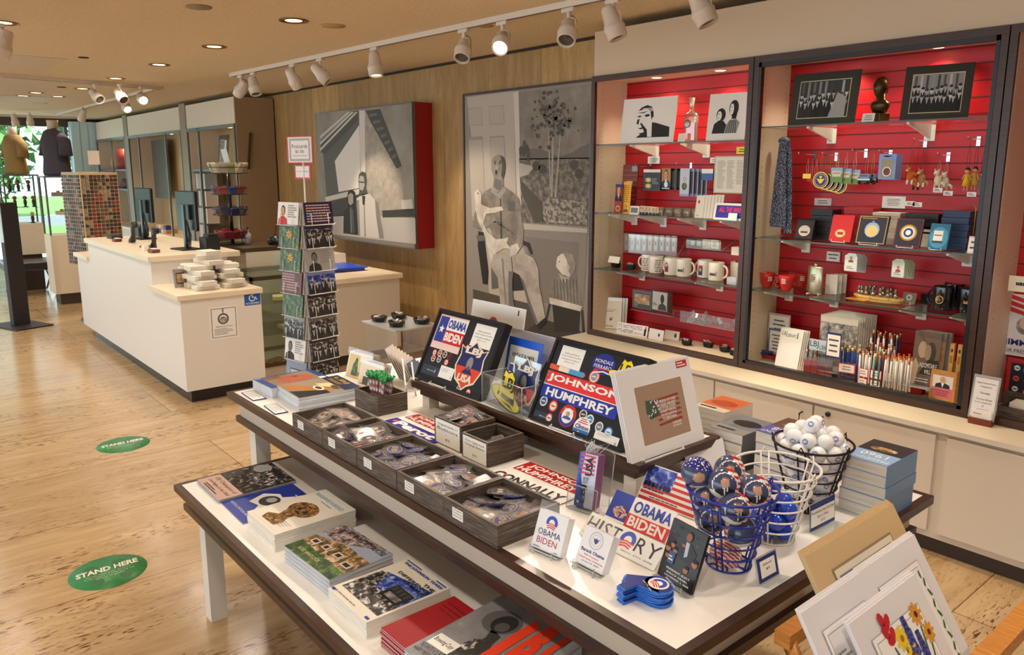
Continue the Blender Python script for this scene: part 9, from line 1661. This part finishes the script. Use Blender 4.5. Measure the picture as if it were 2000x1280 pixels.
t = thing('keychain_rack', 'tall beige spinner rack covered with rows of keychains', 'rack', at(-9.45, 1.97, 0, .25)); KB = C('#c9b08c', .6); MB().box(-.2, .2, -.2, .2, .62, 1.62, KB).build('panels', t); MB().cyl(.04, .02, .62, SG, 12).cyl(.22, 0, .02, SG, 24).build('pole', t); R = random.Random(4); KC = [C(c_, .4) for c_ in ('#3a2c26', '#7a2f2a', '#56453a', '#8f7c62', '#3a3440')]
for f_ in range(2):
  for cx in range(9):
    mb = MB()
    for r_ in range(24): z = .64 + r_*.04; x = -.19 + cx*.043; m_ = KC[1] if cx == 2 and f_ == 1 and r_ < 17 else KC[(cx + f_*2 + R.randint(0, 2)) % 5]; (mb.box(x, x + .033, -.212, -.2002, z, z + .03, m_) if f_ == 0 else mb.box(.2002, .212, x, x + .033, z, z + .03, m_))
    mb.build('keychain_column', t, kind='stuff')
tag(MB().box(-.07, .07, 0, .004, 0, .15, C('#d8c4a8', .5)).tube([(0, 0, -.08), (0, 0, 0)], .004, SG).build('price_sign', mat=at(-9.6, 2.06, 1.70, .7)), 'small tan sign above the keychain rack', 'price sign')
t = thing('leather_bench', 'low black leather bench on chrome legs beyond the cabinets', 'bench', at(-12.02, 1.66, 0)); MB().bbox(-.3, .3, -.3, .3, .34, .46, MK, .02).build('cushion', t); [MB().tube([(-.28, y, .33), (0, y, .2), (.3, y, .02)], .012, CHROME).tube([(.28, y, .33), (0, y, .2), (-.3, y, .02)], .012, CHROME).build('leg', t) for y in (-.24, .24)]
# floor decals
for x, y, lab in ((-3.355, .625, 'nearer green oval STAND HERE sticker on the floor'), (-4.955, 1.075, 'farther green oval STAND HERE sticker on the floor')):
  mb = MB(); mb.lathe([(.148, 0), (.148, .0006), (0, .0006)], C('#2f8647', .4), 40)
  for a in (-.055, .055): mb.ell(a, .035, .034, .055, C('#256c39', .4), .0006, 1, 18).ell(a, -.065, .025, .032, C('#256c39', .4), .0006, 1, 16)
  mb.text('STAND HERE', -.118, .010, .118, .052, C('#e9ebdd', .4), .0006, 2, .035, .12)
  for k, s_ in enumerate(('Please keep your distance', 'from others to help avoid the', 'spread of germs.')): q = (.085, .095, .055)[k]; mb.text(s_, -q, -.012 - k*.017, q, -.001 - k*.017, C('#dfe6d2', .4), .0006, 2)
  tag(mb.build('floor_sticker', mat=mat_uvn(Vector((x, y, 0)), Vector((0, 1, 0)), Vector((-1, 0, 0)), Vector((0, 0, 1)))), lab, 'floor sticker')
# ================================================================== outside
struct('ground', MB().box(-60, XWIN - .1, -40, 30, -.25, -.12, C('#d9dcd4', .9)).box(-60, -24, -40, 30, -.12, -.1, C('#5f8a3c', .9)))
tag(MB().box(-22.5, -22.3, -12, 12, .25, .5, C('#7f8488', .5)).box(-22.5, -22.3, -6, -5.9, -.12, .25, C('#7f8488', .5)).box(-22.5, -22.3, 6, 6.1, -.12, .25, C('#7f8488', .5)).build('guard_rail'), 'grey rail crossing the view outside the window', 'rail')
R = random.Random(11); GN = [C(c_, .8) for c_ in ('#3f6b34', '#5a8a48', '#79a860', '#2f5230')]
for k, (x, y, s) in enumerate(((-34, -13, 5), (-33, -6.2, 5), (-33, 2, 5), (-34, 9.6, 5.5), (-36, 18, 6))):
  t = thing('leafy_tree', ('leftmost', 'second', 'third', 'fourth', 'rightmost')[k] + ' green leafy tree outside the far window', 'tree', at(x, y, -.12), 'trees outside the window'); MB().tube([(0, 0, 0), (.2, .1, s*.5)], [.2, .1], C('#5a4a3c', .9), 8).build('trunk', t)
  for g in range(4):
    mb = MB()
    for _ in range(700):
      a, b_, r_ = R.uniform(0, 6.28), R.uniform(-1, 1), s*.68*R.uniform(.55, 1); c_ = Vector((r_*math.cos(a)*math.sqrt(1 - b_*b_), r_*math.sin(a)*math.sqrt(1 - b_*b_), s*.62 + r_*b_*.95)); d = [Vector((R.uniform(-1, 1), R.uniform(-1, 1), R.uniform(-1, 1)))*.28 for _ in range(3)]
      mb.add([c_ + q_ for q_ in d], [(0, 1, 2)], GN[g])
    mb.build('foliage', t)
lamp('sun', 'SUN', (-20, 0, 20), 8.0, (1, .97, .9), (-28, 3, 0), .02)
